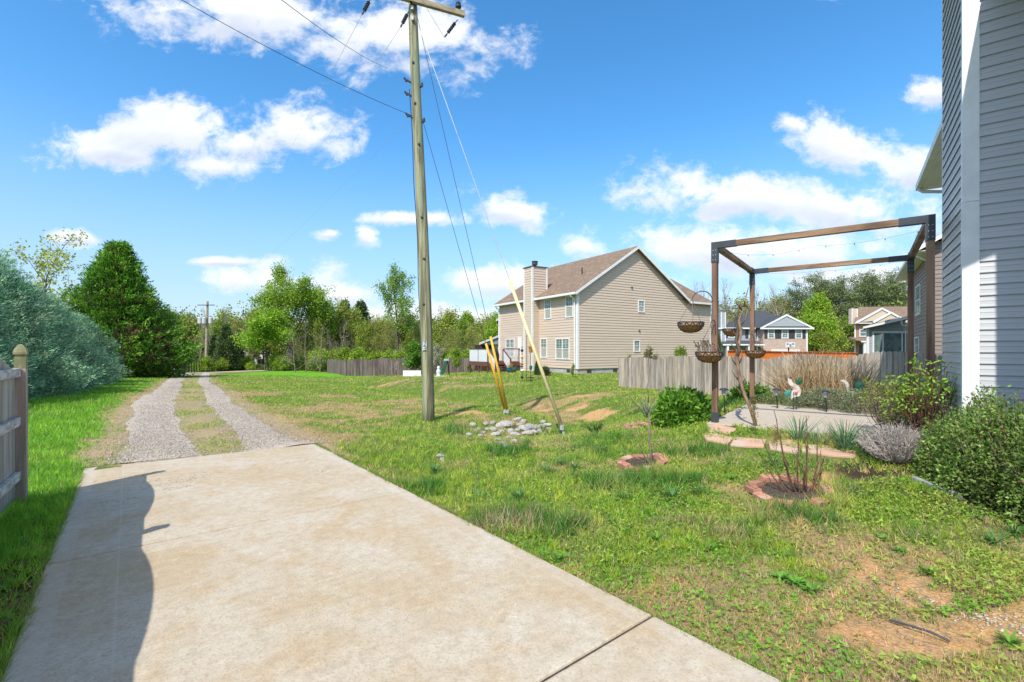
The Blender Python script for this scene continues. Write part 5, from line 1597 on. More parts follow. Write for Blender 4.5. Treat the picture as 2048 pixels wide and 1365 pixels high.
# ------------------------------------------------------------------ riprap stones
def rock_me(seed, name='rock'):
    rg = np.random.default_rng(seed)
    import bmesh
    bm = bmesh.new(); bmesh.ops.create_icosphere(bm, subdivisions=2, radius=1)
    ax = rg.normal(size=(7, 3)); ax /= np.linalg.norm(ax, axis=1)[:, None]; dd = rg.uniform(.55, .85, 7)
    for v in bm.verts:
        p = np.array(v.co)
        for a, d in zip(ax, dd):
            k = p @ a
            if k > d: p = p - a * (k - d) * .9
        p = p * (1 + rg.normal(0, .03)); v.co = p
    me = bpy.data.meshes.new(name); bm.to_mesh(me); bm.free(); me.materials.append(M_ROCK)
    return me
RK = [rock_me(100 + i) for i in range(6)]
rg = random.Random(44)
spots = []
for (px, py, s_) in ((985, 862, 12), (1000, 856, 14), (1012, 853, 17), (1004, 868, 14), (992, 872, 13), (975, 862, 9), (965, 868, 9), (958, 861, 8), (945, 852, 10), (948, 864, 11), (960, 874, 9), (1020, 866, 13), (1030, 872, 12), (1048, 862, 16), (1060, 860, 18), (1072, 858, 15), (1082, 856, 12), (1095, 853, 10), (1056, 870, 15),
                     (1068, 868, 12), (1080, 865, 10), (1040, 852, 10), (1035, 842, 12), (1046, 846, 10), (1098, 860, 8), (985, 848, 9), (1005, 893, 16), (1012, 896, 12), (1028, 886, 12), (880, 915, 12), (884, 921, 8), (979, 889, 7), (1018, 878, 9), (938, 872, 8), (972, 850, 9), (1034, 862, 9), (1086, 846, 8), (1010, 880, 7), (995, 882, 8), (1045, 878, 7)):
    Y = FPX * (EYE + (.20 if py < 885 else .1)) / (py - 700)
    for _ in range(12):
        x = (px - 1024) / FPX * Y; g0 = gz(x, Y); Y = .5 * Y + .5 * FPX * (EYE - g0) / (py - 700)
    x = (px - 1024) / FPX * Y; g0 = gz(x, Y)
    r = s_ * Y / FPX * .80
    o = obj('rock', rg.choice(RK), None, (x, Y, g0 + r * .25), rg.uniform(0, 6))
    o.scale = (r * rg.uniform(.9, 1.3), r * rg.uniform(.8, 1.1), r * rg.uniform(.55, .8)); o.rotation_euler[0] = rg.uniform(-.3, .3)
    tag(o, 'pale grey limestone rock lying in the ditch below the guy wires' if py < 885 and px > 900 else ('pale rock lying apart in the grass nearer than the riprap' if px > 900 else 'small pale rock in the grass near the concrete corner'), 'rock', 'riprap rocks in the ditch' if py < 885 and px > 900 else 'stray rocks in the grass')
    spots.append((x, Y, r))

# small things in the tan house's yard
def yard(px, py, Y=None):
    Y = Y or 30.0
    for _ in range(20):
        x = (px - 1024) / FPX * Y; Y = .6 * Y + .4 * FPX * (EYE - gz(x, Y)) / (py - 700)
    return Vector(((px - 1024) / FPX * Y, Y, gz((px - 1024) / FPX * Y, Y)))
def ongr(px, Y): return at(px, Y)
p = ongr(1020, 35.0)
pot = empty('flower_pot', p, 0, 'blue glazed pot with orange plant at the foot of the deck stairs', 'flower pot')
mb = MB(); mb.lathe([(.16, 0), (.27, .18), (.30, .36), (.32, .38), (.27, .36)], 14); mb.build('pot', M_BLUE, pot, smooth=True)
mb = MB(); rg = random.Random(3)
for k in range(16):
    a = rg.uniform(0, 2 * PI); r = rg.uniform(.02, .18); mb.tube([(r * .5 * math.cos(a), r * .5 * math.sin(a), .34), (r * math.cos(a), r * math.sin(a), .5), (1.4 * r * math.cos(a), 1.4 * r * math.sin(a), rg.uniform(.55, .8))], [.01, .02, .004], 4)
mb.build('plant', pmat('orange_leaf', (.45, .22, .05), (.3, .25, .06)), pot)
p = ongr(829, 44); bx_ = empty('planter_box', p, 0, 'long white planter box in front of the far fence, left of the big pole', 'planter')
mb = MB(); mb.box(-1.0, .95, -.3, .3, 0, .55); mb.build('box_wall', M_WHITE, bx_); mb = MB(); mb.box(-.95, .9, -.25, .25, .551, .57); mb.build('soil', M_MULCH, bx_)
p = ongr(889, 38); sl2 = empty('toy_slide', p, 0, 'small dark green plastic slide leaning beside the young tree', 'slide')
mb = MB(); mb.prism([(-.45, 0, 0), (-.2, 0, 0), (.25, 0, 1.25), (.05, 0, 1.25)], (0, .5, 0)); mb.build('chute', M_GREENP, sl2); mb = MB(); mb.box(-.05, .35, -.02, .52, 1.2, 1.35); mb.build('platform', M_WIREL, sl2)
mb = MB(); mb.tube([(.2, .1, 1.3), (.35, .1, 0)], .03, 6); mb.tube([(.2, .45, 1.3), (.35, .45, 0)], .03, 6); mb.build('ladder', M_DARK, sl2)
p = ongr(877, 33); st = empty('garden_statue', p, 0, 'small white garden statue ringed by stones right of the big pole', 'statue')
mb = MB(); mb.lathe([(.2, 0), (.2, .08), (.12, .1), (.14, .3), (.17, .42), (.10, .5), (.08, .55), (.11, .63), (.09, .72), (.02, .77)], 12); mb.build('figure', M_LATT, st, smooth=True)
for k in range(7):
    a = 2 * PI * k / 7; o = obj('stone', RK[k % 6], st, (.55 * math.cos(a), .35 * math.sin(a), .03)); o.scale = (.12, .1, .07)
# bird feeder poles and wind spinner
def pole_thing(px, Y, htop, name, label, cat, kind):
    p = ongr(px, Y); e_ = empty(name, p, 0, label, cat)
    mb = MB(); mb.tube([(0, 0, -.05), (0, 0, htop)], .018, 6); mb.build('pole', M_DARK, e_)
    if kind == 'beads':
        for k in range(5):
            mb = MB(); mb.lathe([(.01, 0), (.09, .08), (.09, .12), (.01, .2)], 8, (0, -.03, .12 + k * .38)); mb.build('bead', [M_DARK, M_LATT, M_COIR, M_GUARDY, M_DARK][k], e_)
    if kind == 'feeder':
        mb = MB(); mb.lathe([(.1, 0), (.12, .3), (.16, .32), (.02, .48)], 10, (0, -.02, htop - .5)); mb.build('feeder', M_COIR, e_)
        mb = MB(); mb.lathe([(.24, 0), (.26, .03)], 12, (0, -.02, .18)); mb.build('tray', M_DARK, e_)
        mb = MB(); mb.lathe([(.04, 0), (.08, .1), (.08, .25), (.02, .3)], 8, (0, -.02, .6)); mb.build('bell', M_TEALD, e_)
pole_thing(1044, 27.0, 2.0, 'beaded_garden_stake', 'garden stake of dark and yellow beads left of the slender rod', 'garden stake', 'beads')
pole_thing(1053.5, 26.0, 2.6, 'metal_rod', 'slender bare metal rod between the two garden stakes', 'rod', 'none')
pole_thing(1061.5, 27.0, 2.1, 'bird_feeder', 'bird feeder pole with a round tray in front of the chimney', 'bird feeder', 'feeder')

# ================================================================== vegetation
def unit(v):
    return v / np.maximum(np.linalg.norm(v, axis=-1, keepdims=True), 1e-9)


def leaf_mesh(name, P, A, L, W, col, mat, rg, tri=False):
    """P base points, A axes, L length, W width (arrays); rhombic leaves with random roll"""
    n = len(P)
    A = unit(A); R_ = rg.normal(size=(n, 3)); B_ = unit(np.cross(A, R_))
    L = np.broadcast_to(np.asarray(L, float), (n,))[:, None]; W = np.broadcast_to(np.asarray(W, float), (n,))[:, None]
    if tri:
        V = np.stack([P - B_ * W / 2, P + B_ * W / 2, P + A * L], 1).reshape(-1, 3)
        F = np.arange(n * 3).reshape(n, 3); c = np.repeat(col, 3, axis=0)
    else:
        N_ = np.cross(A, B_)
        V = np.stack([P, P + A * L * .5 + B_ * W / 2 + N_ * L * .08, P + A * L, P + A * L * .5 - B_ * W / 2 + N_ * L * .08], 1).reshape(-1, 3)
        F = np.arange(n * 4).reshape(n, 4); c = np.repeat(col, 4, axis=0)
    return np_mesh(name, V, F, mat, c)


def tubes(segs, k=5):
    """segs rows: p0(3) p1(3) r0 r1"""
    S_ = np.array(segs, float)
    p0, p1, r0, r1 = S_[:, :3], S_[:, 3:6], S_[:, 6], S_[:, 7]
    d = unit(p1 - p0); up_ = np.where(np.abs(d[:, 2:3]) > .9, [[1., 0, 0]], [[0., 0, 1]])
    a = unit(np.cross(d, up_)); b = np.cross(d, a)
    th = np.arange(k) * 2 * PI / k
    ring = a[:, None, :] * np.cos(th)[None, :, None] + b[:, None, :] * np.sin(th)[None, :, None]
    V = np.concatenate([p0[:, None] + ring * r0[:, None, None], p1[:, None] + ring * r1[:, None, None]], 1)
    n = len(S_)
    base = (np.arange(n) * 2 * k)[:, None]
    i = np.arange(k); j = (i + 1) % k
    F = np.stack([base + i, base + j, base + k + j, base + k + i], -1).reshape(-1, 4)
    return V.reshape(-1, 3), F


def skeleton(rg, H=10, r=.2, levels=4, nch=(6, 4, 4, 3), clear=.25, spread=.9, up_=.35, lens=(.38, .5, .5, .5), wig=.18, lean=(0, 0), taper=.45, fork=False):
    segs = []; tips = []
    def grow(p, d, L, r0, lev):
        ns = 5 if lev == 0 else 3
        pts = [p]; dirs = [d]
        for i in range(ns):
            d = unit(d + rg.normal(0, wig * (.4 if lev == 0 else 1), 3) + np.array([0, 0, up_ * .25 if lev else .15]))
            p = p + d * L / ns; pts.append(p); dirs.append(d)
        re = r0 * (taper if lev else .35)
        for i in range(ns):
            a = r0 + (re - r0) * i / ns; b = r0 + (re - r0) * (i + 1) / ns
            segs.append([*pts[i], *pts[i + 1], a, b])
        if lev >= levels - 1:
            tips.extend([(q, dd) for q, dd in zip(pts[1:], dirs[1:])]); return
        n = nch[lev]
        for c in range(n):
            t = (clear + (1 - clear) * (c + rg.uniform(.1, .9)) / n) if lev == 0 else (.25 + .75 * (c + rg.uniform(.2, .9)) / n)
            i = min(int(t * ns), ns - 1); f = t * ns - i
            q = pts[i] * (1 - f) + pts[i + 1] * f
            az = rg.uniform(0, 2 * PI) if lev else c * 2.4 + rg.uniform(-.4, .4)
            dd = dirs[i + 1]
            side = unit(np.cross(dd, [math.cos(az), math.sin(az), .3]))
            nd = unit(dd * (1 - spread * .55) + side * spread + np.array([0, 0, up_]))
            Lc = L * lens[lev] * rg.uniform(.75, 1.2) * ((1.25 - .6 * t) if lev == 0 else 1)
            rr_ = (r0 + (re - r0) * t)
            grow(q, nd, Lc, rr_ * .55, lev + 1)
        if lev == 0 or rg.random() < .6:
            grow(pts[-1], dirs[-1], L * lens[lev] * .7, re, lev + 1)
    grow(np.zeros(3), unit(np.array([lean[0], lean[1], 1.0])), H * .82, r, 0)
    return segs, tips


def palette(rg, n, base, var=.18, alt=None, palt=.0):
    c = np.array(base)[None, :] * (1 + rg.normal(0, var, (n, 1))) * (1 + rg.normal(0, var * .35, (n, 3)))
    if alt is not None:
        m = rg.random(n) < palt
        c[m] = np.array(alt)[None, :] * (1 + rg.normal(0, var, (m.sum(), 1)))
    return np.clip(c, .004, .9)


class Kind:
    """one sort of tree: a few shared (trunk, crown) mesh pairs of known height"""
    def __init__(s, name): s.name = name; s.v = []


def decid(name, seed, H, r, leafcol, per=26, lsize=.20, sig=.38, mat=None, bark=None, alt=None, palt=.15, **k):
    rg = np.random.default_rng(seed)
    segs, tips = skeleton(rg, H, r, **k)
    V, F = tubes(segs)
    tm = np_mesh('trunk', V, F, bark or M_BARK, smooth=True)
    cm = None
    zmax = max(s_[5] for s_ in segs)
    if per:
        T = np.array([t[0] for t in tips]); D = np.array([t[1] for t in tips])
        P = np.repeat(T, per, axis=0) + rg.normal(0, sig, (len(T) * per, 3))
        A = np.repeat(D, per, axis=0) * .3 + rg.normal(0, 1, P.shape) + np.array([0, 0, -.1])
        n = len(P)
        tipshade = np.repeat(1 + rg.normal(0, .12, len(T)), per)[:, None]
        col = palette(rg, n, leafcol, .16, alt, palt) * tipshade
        cm = leaf_mesh('crown', P, A, lsize * rg.uniform(.7, 1.3, n), lsize * .62, col, mat or M_LEAF, rg)
        zmax = max(zmax, P[:, 2].max())
    return (tm, cm, zmax)


def plant(name, var, loc, h, label, cat='tree', group=None, rz=None, wide=1.0, cname='crown', tname='trunk'):
    tm, cm, z = var
    e_ = empty(name, loc, random.uniform(0, 6.28) if rz is None else rz, label, cat, group)
    s_ = h / z
    e_.scale = (s_ * wide, s_ * wide, s_)
    if tm: obj(tname, tm, e_)
    if cm: obj(cname, cm, e_)
    return e_

GREEN = (.24, .41, .035); YG = (.34, .44, .05); OLIVE = (.26, .29, .08); TANB = (.24, .20, .10); DARKG = (.05, .09, .03)
def tree_at(px, Y, py_top, var, name, label, group=None, wide=1.0, cat='tree', rz=None, **k):
    g = at(px, Y, -.1); top = EYE - (py_top - 700) / FPX * Y
    return plant(name, var, g, max(top - g.z, .3), label, cat, group, rz, wide, **k)

lf_dense = [decid('d', 11 + i, 10, .22, GREEN, per=22, lsize=.30, sig=.45, levels=4, nch=(9, 4, 4, 3), clear=.22, alt=YG, palt=.35) for i in range(2)]
lf_open = [decid('o', 31 + i, 10, .16, (.22, .34, .05), per=9, lsize=.27, sig=.30, levels=4, nch=(10, 4, 4, 3), clear=.30, up_=.5, alt=YG, palt=.3) for i in range(2)]
lf_young = [decid('y', 41 + i, 10, .12, YG, per=11, lsize=.34, sig=.50, levels=3, nch=(13, 6, 3), clear=.15, up_=.7, spread=.7, lens=(.3, .5, .5, .5), alt=OLIVE, palt=.4) for i in range(2)]
lf_haze = [decid('h', 51 + i, 10, .12, (.36, .34, .11), per=5, lsize=.24, sig=.45, levels=4, nch=(11, 4, 3, 3), clear=.15, up_=.6, spread=.7, bark=M_BARKG, alt=(.30, .38, .07), palt=.4) for i in range(2)]
bare = [decid('b', 61 + i, 10, .13, TANB, per=0, levels=5, nch=(9, 5, 5, 3, 3), clear=.18, up_=.55, spread=.75, lens=(.34, .55, .55, .55), bark=M_BARKG) for i in range(2)]
bareb = [decid('bb', 66, 10, .13, TANB, per=0, levels=5, nch=(10, 5, 5, 4, 3), clear=.08, up_=.2, spread=.9, lens=(.36, .55, .55, .55), bark=M_TWIG)]
shrubk = [decid('s', 71 + i, 3, .05, YG, per=9, lsize=.20, sig=.20, levels=3, nch=(14, 6, 4), clear=.02, up_=.25, spread=1.0, lens=(.5, .5, .5), alt=GREEN, palt=.4) for i in range(2)]


def conifer(seed, H, prof, nspray, per, Ls, leafL, leafW, col, alt, palt, droop=-.1, jit=.25, lift=.5, inner=.25, mat=None, brown=None):
    """sprays of small scale leaves over a lumpy solid of revolution; prof(t) radius at relative height t"""
    rg = np.random.default_rng(seed)
    t = rg.random(nspray) ** 1.25; az = rg.uniform(0, 2 * PI, nspray)
    lump = .52 + .48 * vnoise(az * 2.3 + 9, t * 6.5, seed) + .30 * fbm(az * 5 + 2, t * 16, 1.0, 2, seed + 3)
    dep = np.where(rg.random(nspray) < inner, rg.uniform(.35, .85, nspray), rg.uniform(.84, 1.04, nspray))
    R_ = prof(t) * lump * dep
    out = np.stack([np.cos(az), np.sin(az), np.zeros(nspray)], 1)
    C = out * R_[:, None]; C[:, 2] = t * H
    D = unit(out * (1 - .3 * t[:, None]) + np.array([0, 0, 1]) * (lift + .5 * t[:, None]) + rg.normal(0, jit, (nspray, 3)))
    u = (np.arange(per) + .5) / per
    P = C[:, None, :] + D[:, None, :] * (u[None, :, None] - .6) * Ls * rg.uniform(.6, 1.3, (nspray, 1, 1))
    wid = Ls * .22 * (1 - u) + .02
    P = P + rg.normal(0, 1, (nspray, per, 3)) * wid[None, :, None] + np.array([0, 0, droop]) * (u[None, :, None] ** 2) * Ls
    P = P.reshape(-1, 3)
    A = np.repeat(D, per, axis=0) + rg.normal(0, .38, P.shape)
    n = len(P)
    cs = palette(rg, nspray, col, .16, alt, palt)
    lowbrown = None
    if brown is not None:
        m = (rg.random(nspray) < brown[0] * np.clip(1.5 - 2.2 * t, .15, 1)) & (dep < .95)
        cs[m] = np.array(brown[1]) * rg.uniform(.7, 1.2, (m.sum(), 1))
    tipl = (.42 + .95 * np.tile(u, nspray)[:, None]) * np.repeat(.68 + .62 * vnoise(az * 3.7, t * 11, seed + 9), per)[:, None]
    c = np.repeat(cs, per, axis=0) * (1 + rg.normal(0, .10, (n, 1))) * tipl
    P[:, 2] = np.maximum(P[:, 2], .02)
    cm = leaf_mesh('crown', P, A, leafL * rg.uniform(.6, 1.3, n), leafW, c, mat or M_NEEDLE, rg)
    segs = []
    p = np.array([0., 0, -.2])
    for i in range(8):
        q = np.array([rg.normal(0, .05), rg.normal(0, .05), H * .95 * (i + 1) / 8])
        segs.append([*p, *q, .02 * H * (1 - i / 9), .02 * H * (1 - (i + 1) / 9)]); p = q
    for i in range(40):
        t0 = rg.uniform(.05, .9); a = rg.uniform(0, 2 * PI); rr_ = float(prof(np.array([t0]))[0]) * .85
        q0 = np.array([0, 0, t0 * H]); q1 = np.array([math.cos(a) * rr_, math.sin(a) * rr_, t0 * H + rr_ * .3])
        segs.append([*q0, *q1, .035, .012])
    V, F = tubes(segs, 5)
    return (np_mesh('trunk', V, F, M_BARK, smooth=True), cm, H)

# juniper hedge trees on the left, blue-green
jun_prof = lambda t: 3.0 * np.clip(t / .10, .55, 1) ** .5 * np.clip(1 - t, 0, 1) ** .62 + .05
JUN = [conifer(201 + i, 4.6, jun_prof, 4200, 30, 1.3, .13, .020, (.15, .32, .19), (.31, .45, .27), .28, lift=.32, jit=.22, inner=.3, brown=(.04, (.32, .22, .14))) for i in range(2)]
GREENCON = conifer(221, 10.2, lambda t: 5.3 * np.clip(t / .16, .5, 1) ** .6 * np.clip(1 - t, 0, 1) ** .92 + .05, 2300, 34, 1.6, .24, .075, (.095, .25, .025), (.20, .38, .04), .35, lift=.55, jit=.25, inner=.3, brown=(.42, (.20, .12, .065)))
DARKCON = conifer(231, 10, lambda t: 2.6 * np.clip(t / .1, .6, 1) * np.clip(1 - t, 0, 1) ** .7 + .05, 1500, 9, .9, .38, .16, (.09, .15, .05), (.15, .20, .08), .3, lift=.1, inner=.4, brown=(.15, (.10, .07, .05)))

for (px, Y, ty, var, lb, wd, rz) in ((-60, 16.5, 512, 0, 'tall blue green juniper cut by the left edge behind the fence post', 1.0, 1.0),
                                (30, 20.0, 572, 1, 'blue green juniper directly behind the mossy fence post', 1.08, 2.2),
                                (80, 24.5, 604, 0, 'broad blue green juniper between the fence post and the tall green conifer', 1.0, 3.0),
                                (143, 29.0, 636, 1, 'lower rightmost blue green juniper spreading in front of the tall conifer', 1.05, 4.1)):
    tree_at(px, Y, ty, JUN[var], 'juniper_tree', lb, 'junipers along the left of the lawn', wd, rz=rz)
tree_at(-260, 12.5, 480, JUN[1], 'juniper_tree', 'blue green juniper outside the left edge shading the lawn', 'junipers along the left of the lawn', 1.2)
tree_at(236, 38.5, 494, GREENCON, 'conifer_tree', 'large bushy bright green conifer beside the end of the lane', None, 1.10, rz=.6)
tree_at(75, 50, 452, decid('s2', 300, 10, .14, (.38, .42, .07), per=3, lsize=.24, sig=.22, levels=4, nch=(9, 4, 4, 3), clear=.3, up_=.3, spread=1.0, lens=(.52, .5, .5, .5)), 'spring_tree', 'sparse yellow green tree rising behind the junipers at far left', None, .95, rz=2)
tree_at(-25, 46, 505, bare[0], 'bare_tree', 'thin bare tree at the left edge above the juniper', None, .8)
tree_at(205, 62, 560, lf_young[0], 'spring_tree', 'pale green tree mostly hidden behind the big conifer')

# centre
big = decid('big', 401, 14, .34, (.25, .40, .04), per=20, lsize=.30, sig=.42, levels=4, nch=(12, 5, 4, 3), clear=.22, spread=1.0, lens=(.50, .5, .5, .5), alt=(.36, .50, .06), palt=.35)
tree_at(586, 72, 521, big, 'maple_tree', 'tallest broad bright green tree in the middle of the treeline', None, 1.0, rz=1.2)
tree_at(640, 76, 555, lf_dense[0], 'maple_tree', 'bright green tree leaning on the right of the tallest one', None, .8)
tree_at(797, 70, 521, decid('tl', 411, 12, .24, (.26, .44, .06), per=7, lsize=.26, sig=.28, levels=4, nch=(11, 4, 4, 3), clear=.42, up_=.42, spread=.85, lens=(.46, .5, .5, .5)), 'poplar_tree', 'tall airy green tree with bare lower trunk left of the big pole', None, .78, rz=.3)
tree_at(537, 62, 612, decid('v', 421, 7, .15, (.22, .42, .03), per=22, lsize=.24, sig=.34, levels=4, nch=(7, 4, 4, 3), clear=.45, spread=1.0, lens=(.55, .5, .5, .5), alt=(.34, .48, .05), palt=.4), 'maple_tree', 'small bright green tree with forked pale trunk at the field edge', None, 1.25, rz=2.2)
for px, Y, ty, v, lb in ((612, 60, 632, 0, 'tangled bare brown tree below the tallest green tree'), (590, 58, 652, 0, 'low tangle of bare brown branches left of the picket fence'), (640, 61, 640, 0, 'bare brown tree left of the far picket fence corner')):
    tree_at(px, Y, ty, bareb[0], 'bare_tree', lb, None, 1.0)
for px, Y, ty, w_, lb in ((452, 68, 650, 1.0, 'dark evergreen right of the transformer pole'), (430, 70, 672, .9, 'dark evergreen directly behind the transformer pole'), (690, 92, 604, .9, 'dark evergreen crown left of centre above the fence'), (722, 92, 606, 1.0, 'dark evergreen between the green trees above the fence'), (476, 72, 668, .8, 'smaller dark evergreen left of the forked trunk tree')):
    tree_at(px, Y, ty, DARKCON, 'evergreen_tree', lb, None, w_)
for px, Y, ty, lb in ((462, 74, 606, 'tall bare tree just right of the transformer pole'), (428, 76, 610, 'bare tree behind the transformer cans'), (398, 78, 620, 'bare tree left of the transformer pole'), (486, 76, 604, 'bare tree left of the forked green tree')):
    tree_at(px, Y, ty, bare[1], 'bare_tree', lb, None, .75)
rgp = random.Random(9)
for i in range(26):
    px = 640 + i * 14.5 + rgp.uniform(-6, 6); Y = rgp.uniform(66, 82)
    ty = rgp.uniform(628, 668)
    k = rgp.random()
    var, nm, lb, gp = ((lf_haze[i % 2], 'sapling_tree', 'slim hazy olive sapling in the wood behind the far picket fence', 'olive saplings behind the far fence') if k < .42 else
                       (bare[i % 2], 'bare_tree', 'slim bare grey tree in the wood behind the far picket fence', 'bare trees behind the far fence') if k < .72 else
                       (lf_young[i % 2], 'spring_tree', 'slim yellow green tree in the wood behind the far picket fence', 'yellow green trees behind the far fence'))
    tree_at(px, Y, ty, var, nm, lb, gp, rgp.uniform(.6, .85))
for i in range(26):
    px = 345 + i * 26 + rgp.uniform(-10, 10)
    tree_at(px, rgp.uniform(80, 92), rgp.uniform(608, 640), (lf_young[0], lf_haze[1], lf_young[1], lf_open[0])[i % 4], 'spring_tree', 'light green tree in the second rank of the wood across the field', 'second rank of the spring wood', rgp.uniform(1.0, 1.3))
for i, (px, Y, ty, var, lb) in enumerate(((350, 78, 640, lf_young[0], 'yellow green tree right of the big conifer'), (372, 82, 622, lf_young[1], 'taller yellow green tree between the conifer and transformer pole'), (340, 95, 612, lf_dense[1], 'far green tree crown just right of the big conifer'),
                                         (505, 76, 640, lf_haze[0], 'olive tree left of the forked green tree'), (560, 80, 610, lf_young[1], 'yellow green tree left under the tallest tree'), (676, 78, 590, lf_young[0], 'yellow green tree right of the tallest tree'), (700, 80, 606, lf_young[1], 'yellow green round crown above the fence left half'),
                                         (728, 78, 640, lf_young[0], 'pale yellow green tree above the middle of the far fence'), (990, 74, 612, lf_dense[0], 'bright green tree against the corner of the tan house'), (935, 100, 618, lf_dense[1], 'round green tree on the far ridge left of the tan house'),
                                         (965, 92, 634, lf_young[0], 'yellow green tree below the ridge left of the tan house'), (880, 98, 606, bare[0], 'faint bare tree on the skyline right of the big pole'), (900, 96, 622, lf_haze[1], 'olive tree on the skyline right of the big pole'))):
    tree_at(px, Y, ty, var, ('bare_tree' if var in bare else 'spring_tree'), lb, None, .85)
# underbrush along the edge of the wood
for i in range(22):
    px = 395 + i * 13.5 + rgp.uniform(-5, 5)
    Y = 63 + rgp.uniform(-1.5, 5) + (3 if px < 500 else 0)
    if 655 < px: Y = 68 + rgp.uniform(0, 6)
    tree_at(px, Y, rgp.uniform(708, 730) if px < 540 else rgp.uniform(692, 722), (shrubk[0], shrubk[1], bareb[0], shrubk[1])[i % 4 if i % 3 else i % 2], 'shrub', 'leafy yellow green shrub at the foot of the wood', 'underbrush along the wood edge', 1.3, 'shrub', cname='foliage', tname='stems')
for i in range(16):
    px = 700 + i * 21 + rgp.uniform(-6, 6)
    tree_at(px, 62 + rgp.uniform(0, 8), rgp.uniform(690, 708), shrubk[i % 2], 'shrub', 'low green bush just behind the far picket fence', 'bushes behind the far picket fence', 1.3, 'shrub', cname='foliage', tname='stems')

# right: pines, pale bare trees and yellow green trees behind the houses
def pine(seed):
    rg = np.random.default_rng(seed)
    segs, tips = skeleton(rg, 16, .26, levels=3, nch=(26, 6, 4), clear=.30, spread=1.05, up_=.10, lens=(.26, .42, .4), wig=.15)
    T = np.array([t[0] for t in tips]); D = np.array([t[1] for t in tips]); per = 16
    P = np.repeat(T, per, axis=0) + rg.normal(0, 1, (len(T) * per, 3)) * np.array([.42, .42, .16])
    A = rg.normal(0, 1, P.shape) + np.array([0, 0, .5]); n = len(P)
    sh = np.repeat(1 + rg.normal(0, .15, len(T)), per)[:, None]
    cm = leaf_mesh('crown', P, A, .34 * rg.uniform(.6, 1.3, n), .10, palette(rg, n, (.15, .21, .08), .2, (.23, .27, .10), .3) * sh, M_NEEDLE, rg)
    V, F = tubes(segs)
    return (np_mesh('trunk', V, F, M_BARK, smooth=True), cm, max(16 * .9, P[:, 2].max()))
PINE = [pine(501), pine(502)]
for i, (px, Y, ty, w_) in enumerate(((1588, 86, 556, .75), (1612, 92, 543, .8), (1640, 88, 549, .7), (1668, 90, 553, .7), (1690, 86, 546, .75), (1716, 92, 541, .8), (1742, 86, 541, .75), (1770, 90, 538, .8), (1798, 84, 541, .8), (1825, 88, 546, .8), (1655, 98, 560, .9), (1730, 98, 556, .9), (1785, 98, 556, .9))):
    tree_at(px, Y, ty, PINE[i % 2], 'pine_tree', ('first second third fourth fifth sixth seventh eighth ninth tenth eleventh twelfth thirteenth'.split()[sorted([1588, 1612, 1640, 1668, 1690, 1716, 1742, 1770, 1798, 1825, 1655, 1730, 1785]).index(px)]) + ' pine from the left in the row behind the far right houses', 'pines behind the right hand houses', w_ * 1.25)
for i, (px, Y, ty, lb) in enumerate(((1408, 78, 560, 'pale bare tree over the right end of the tan roof'), (1438, 80, 548, 'pale bare tree left of the nearest pergola post'), (1470, 84, 552, 'pale bare tree above the blue grey chimney'), (1530, 84, 553, 'tall pale bare tree above the charcoal roof'), (1552, 82, 560, 'white limbed bare tree right of the charcoal ridge'))):
    tree_at(px, Y, ty, bare[i % 2], 'bare_tree', lb, None, .9)
for i, (px, Y, ty, var, lb) in enumerate(((1450, 86, 592, lf_haze[0], 'hazy tan budding tree behind the blue grey chimney'), (1482, 82, 585, lf_haze[1], 'hazy tan budding tree behind the twisted trunk'), (1565, 86, 572, lf_haze[0], 'hazy olive budding tree behind the brick gable'), (1545, 90, 590, lf_haze[1], 'hazy tan tree just over the charcoal roof'), (1520, 92, 600, PINE[0], 'dark pine behind the charcoal roof'))):
    tree_at(px, Y, ty, var, 'pine_tree' if var is PINE[0] else 'budding_tree', lb, None, 1.1)
for i, (px, Y, ty, var, w_, lb) in enumerate(((1645, 72, 580, lf_dense[1], .85, 'bright yellow green tree between the two far right houses'), (1672, 76, 616, lf_young[0], 1.0, 'lower yellow green tree left of the tan chimney'), (1628, 74, 625, lf_young[1], 1.0, 'yellow green tree right of the brick house'), (1690, 80, 622, lf_open[0], 1.0, 'loose green tree just left of the tan chimney'), (1655, 68, 655, lf_young[0], 1.1, 'low green growth behind the orange fence'))):
    tree_at(px, Y, ty, var, 'spring_tree', lb, None, w_)
tree_at(1437, 46, 668, DARKCON, 'evergreen_shrub', 'narrow green evergreen right of the tan house corner', None, .45, 'shrub')

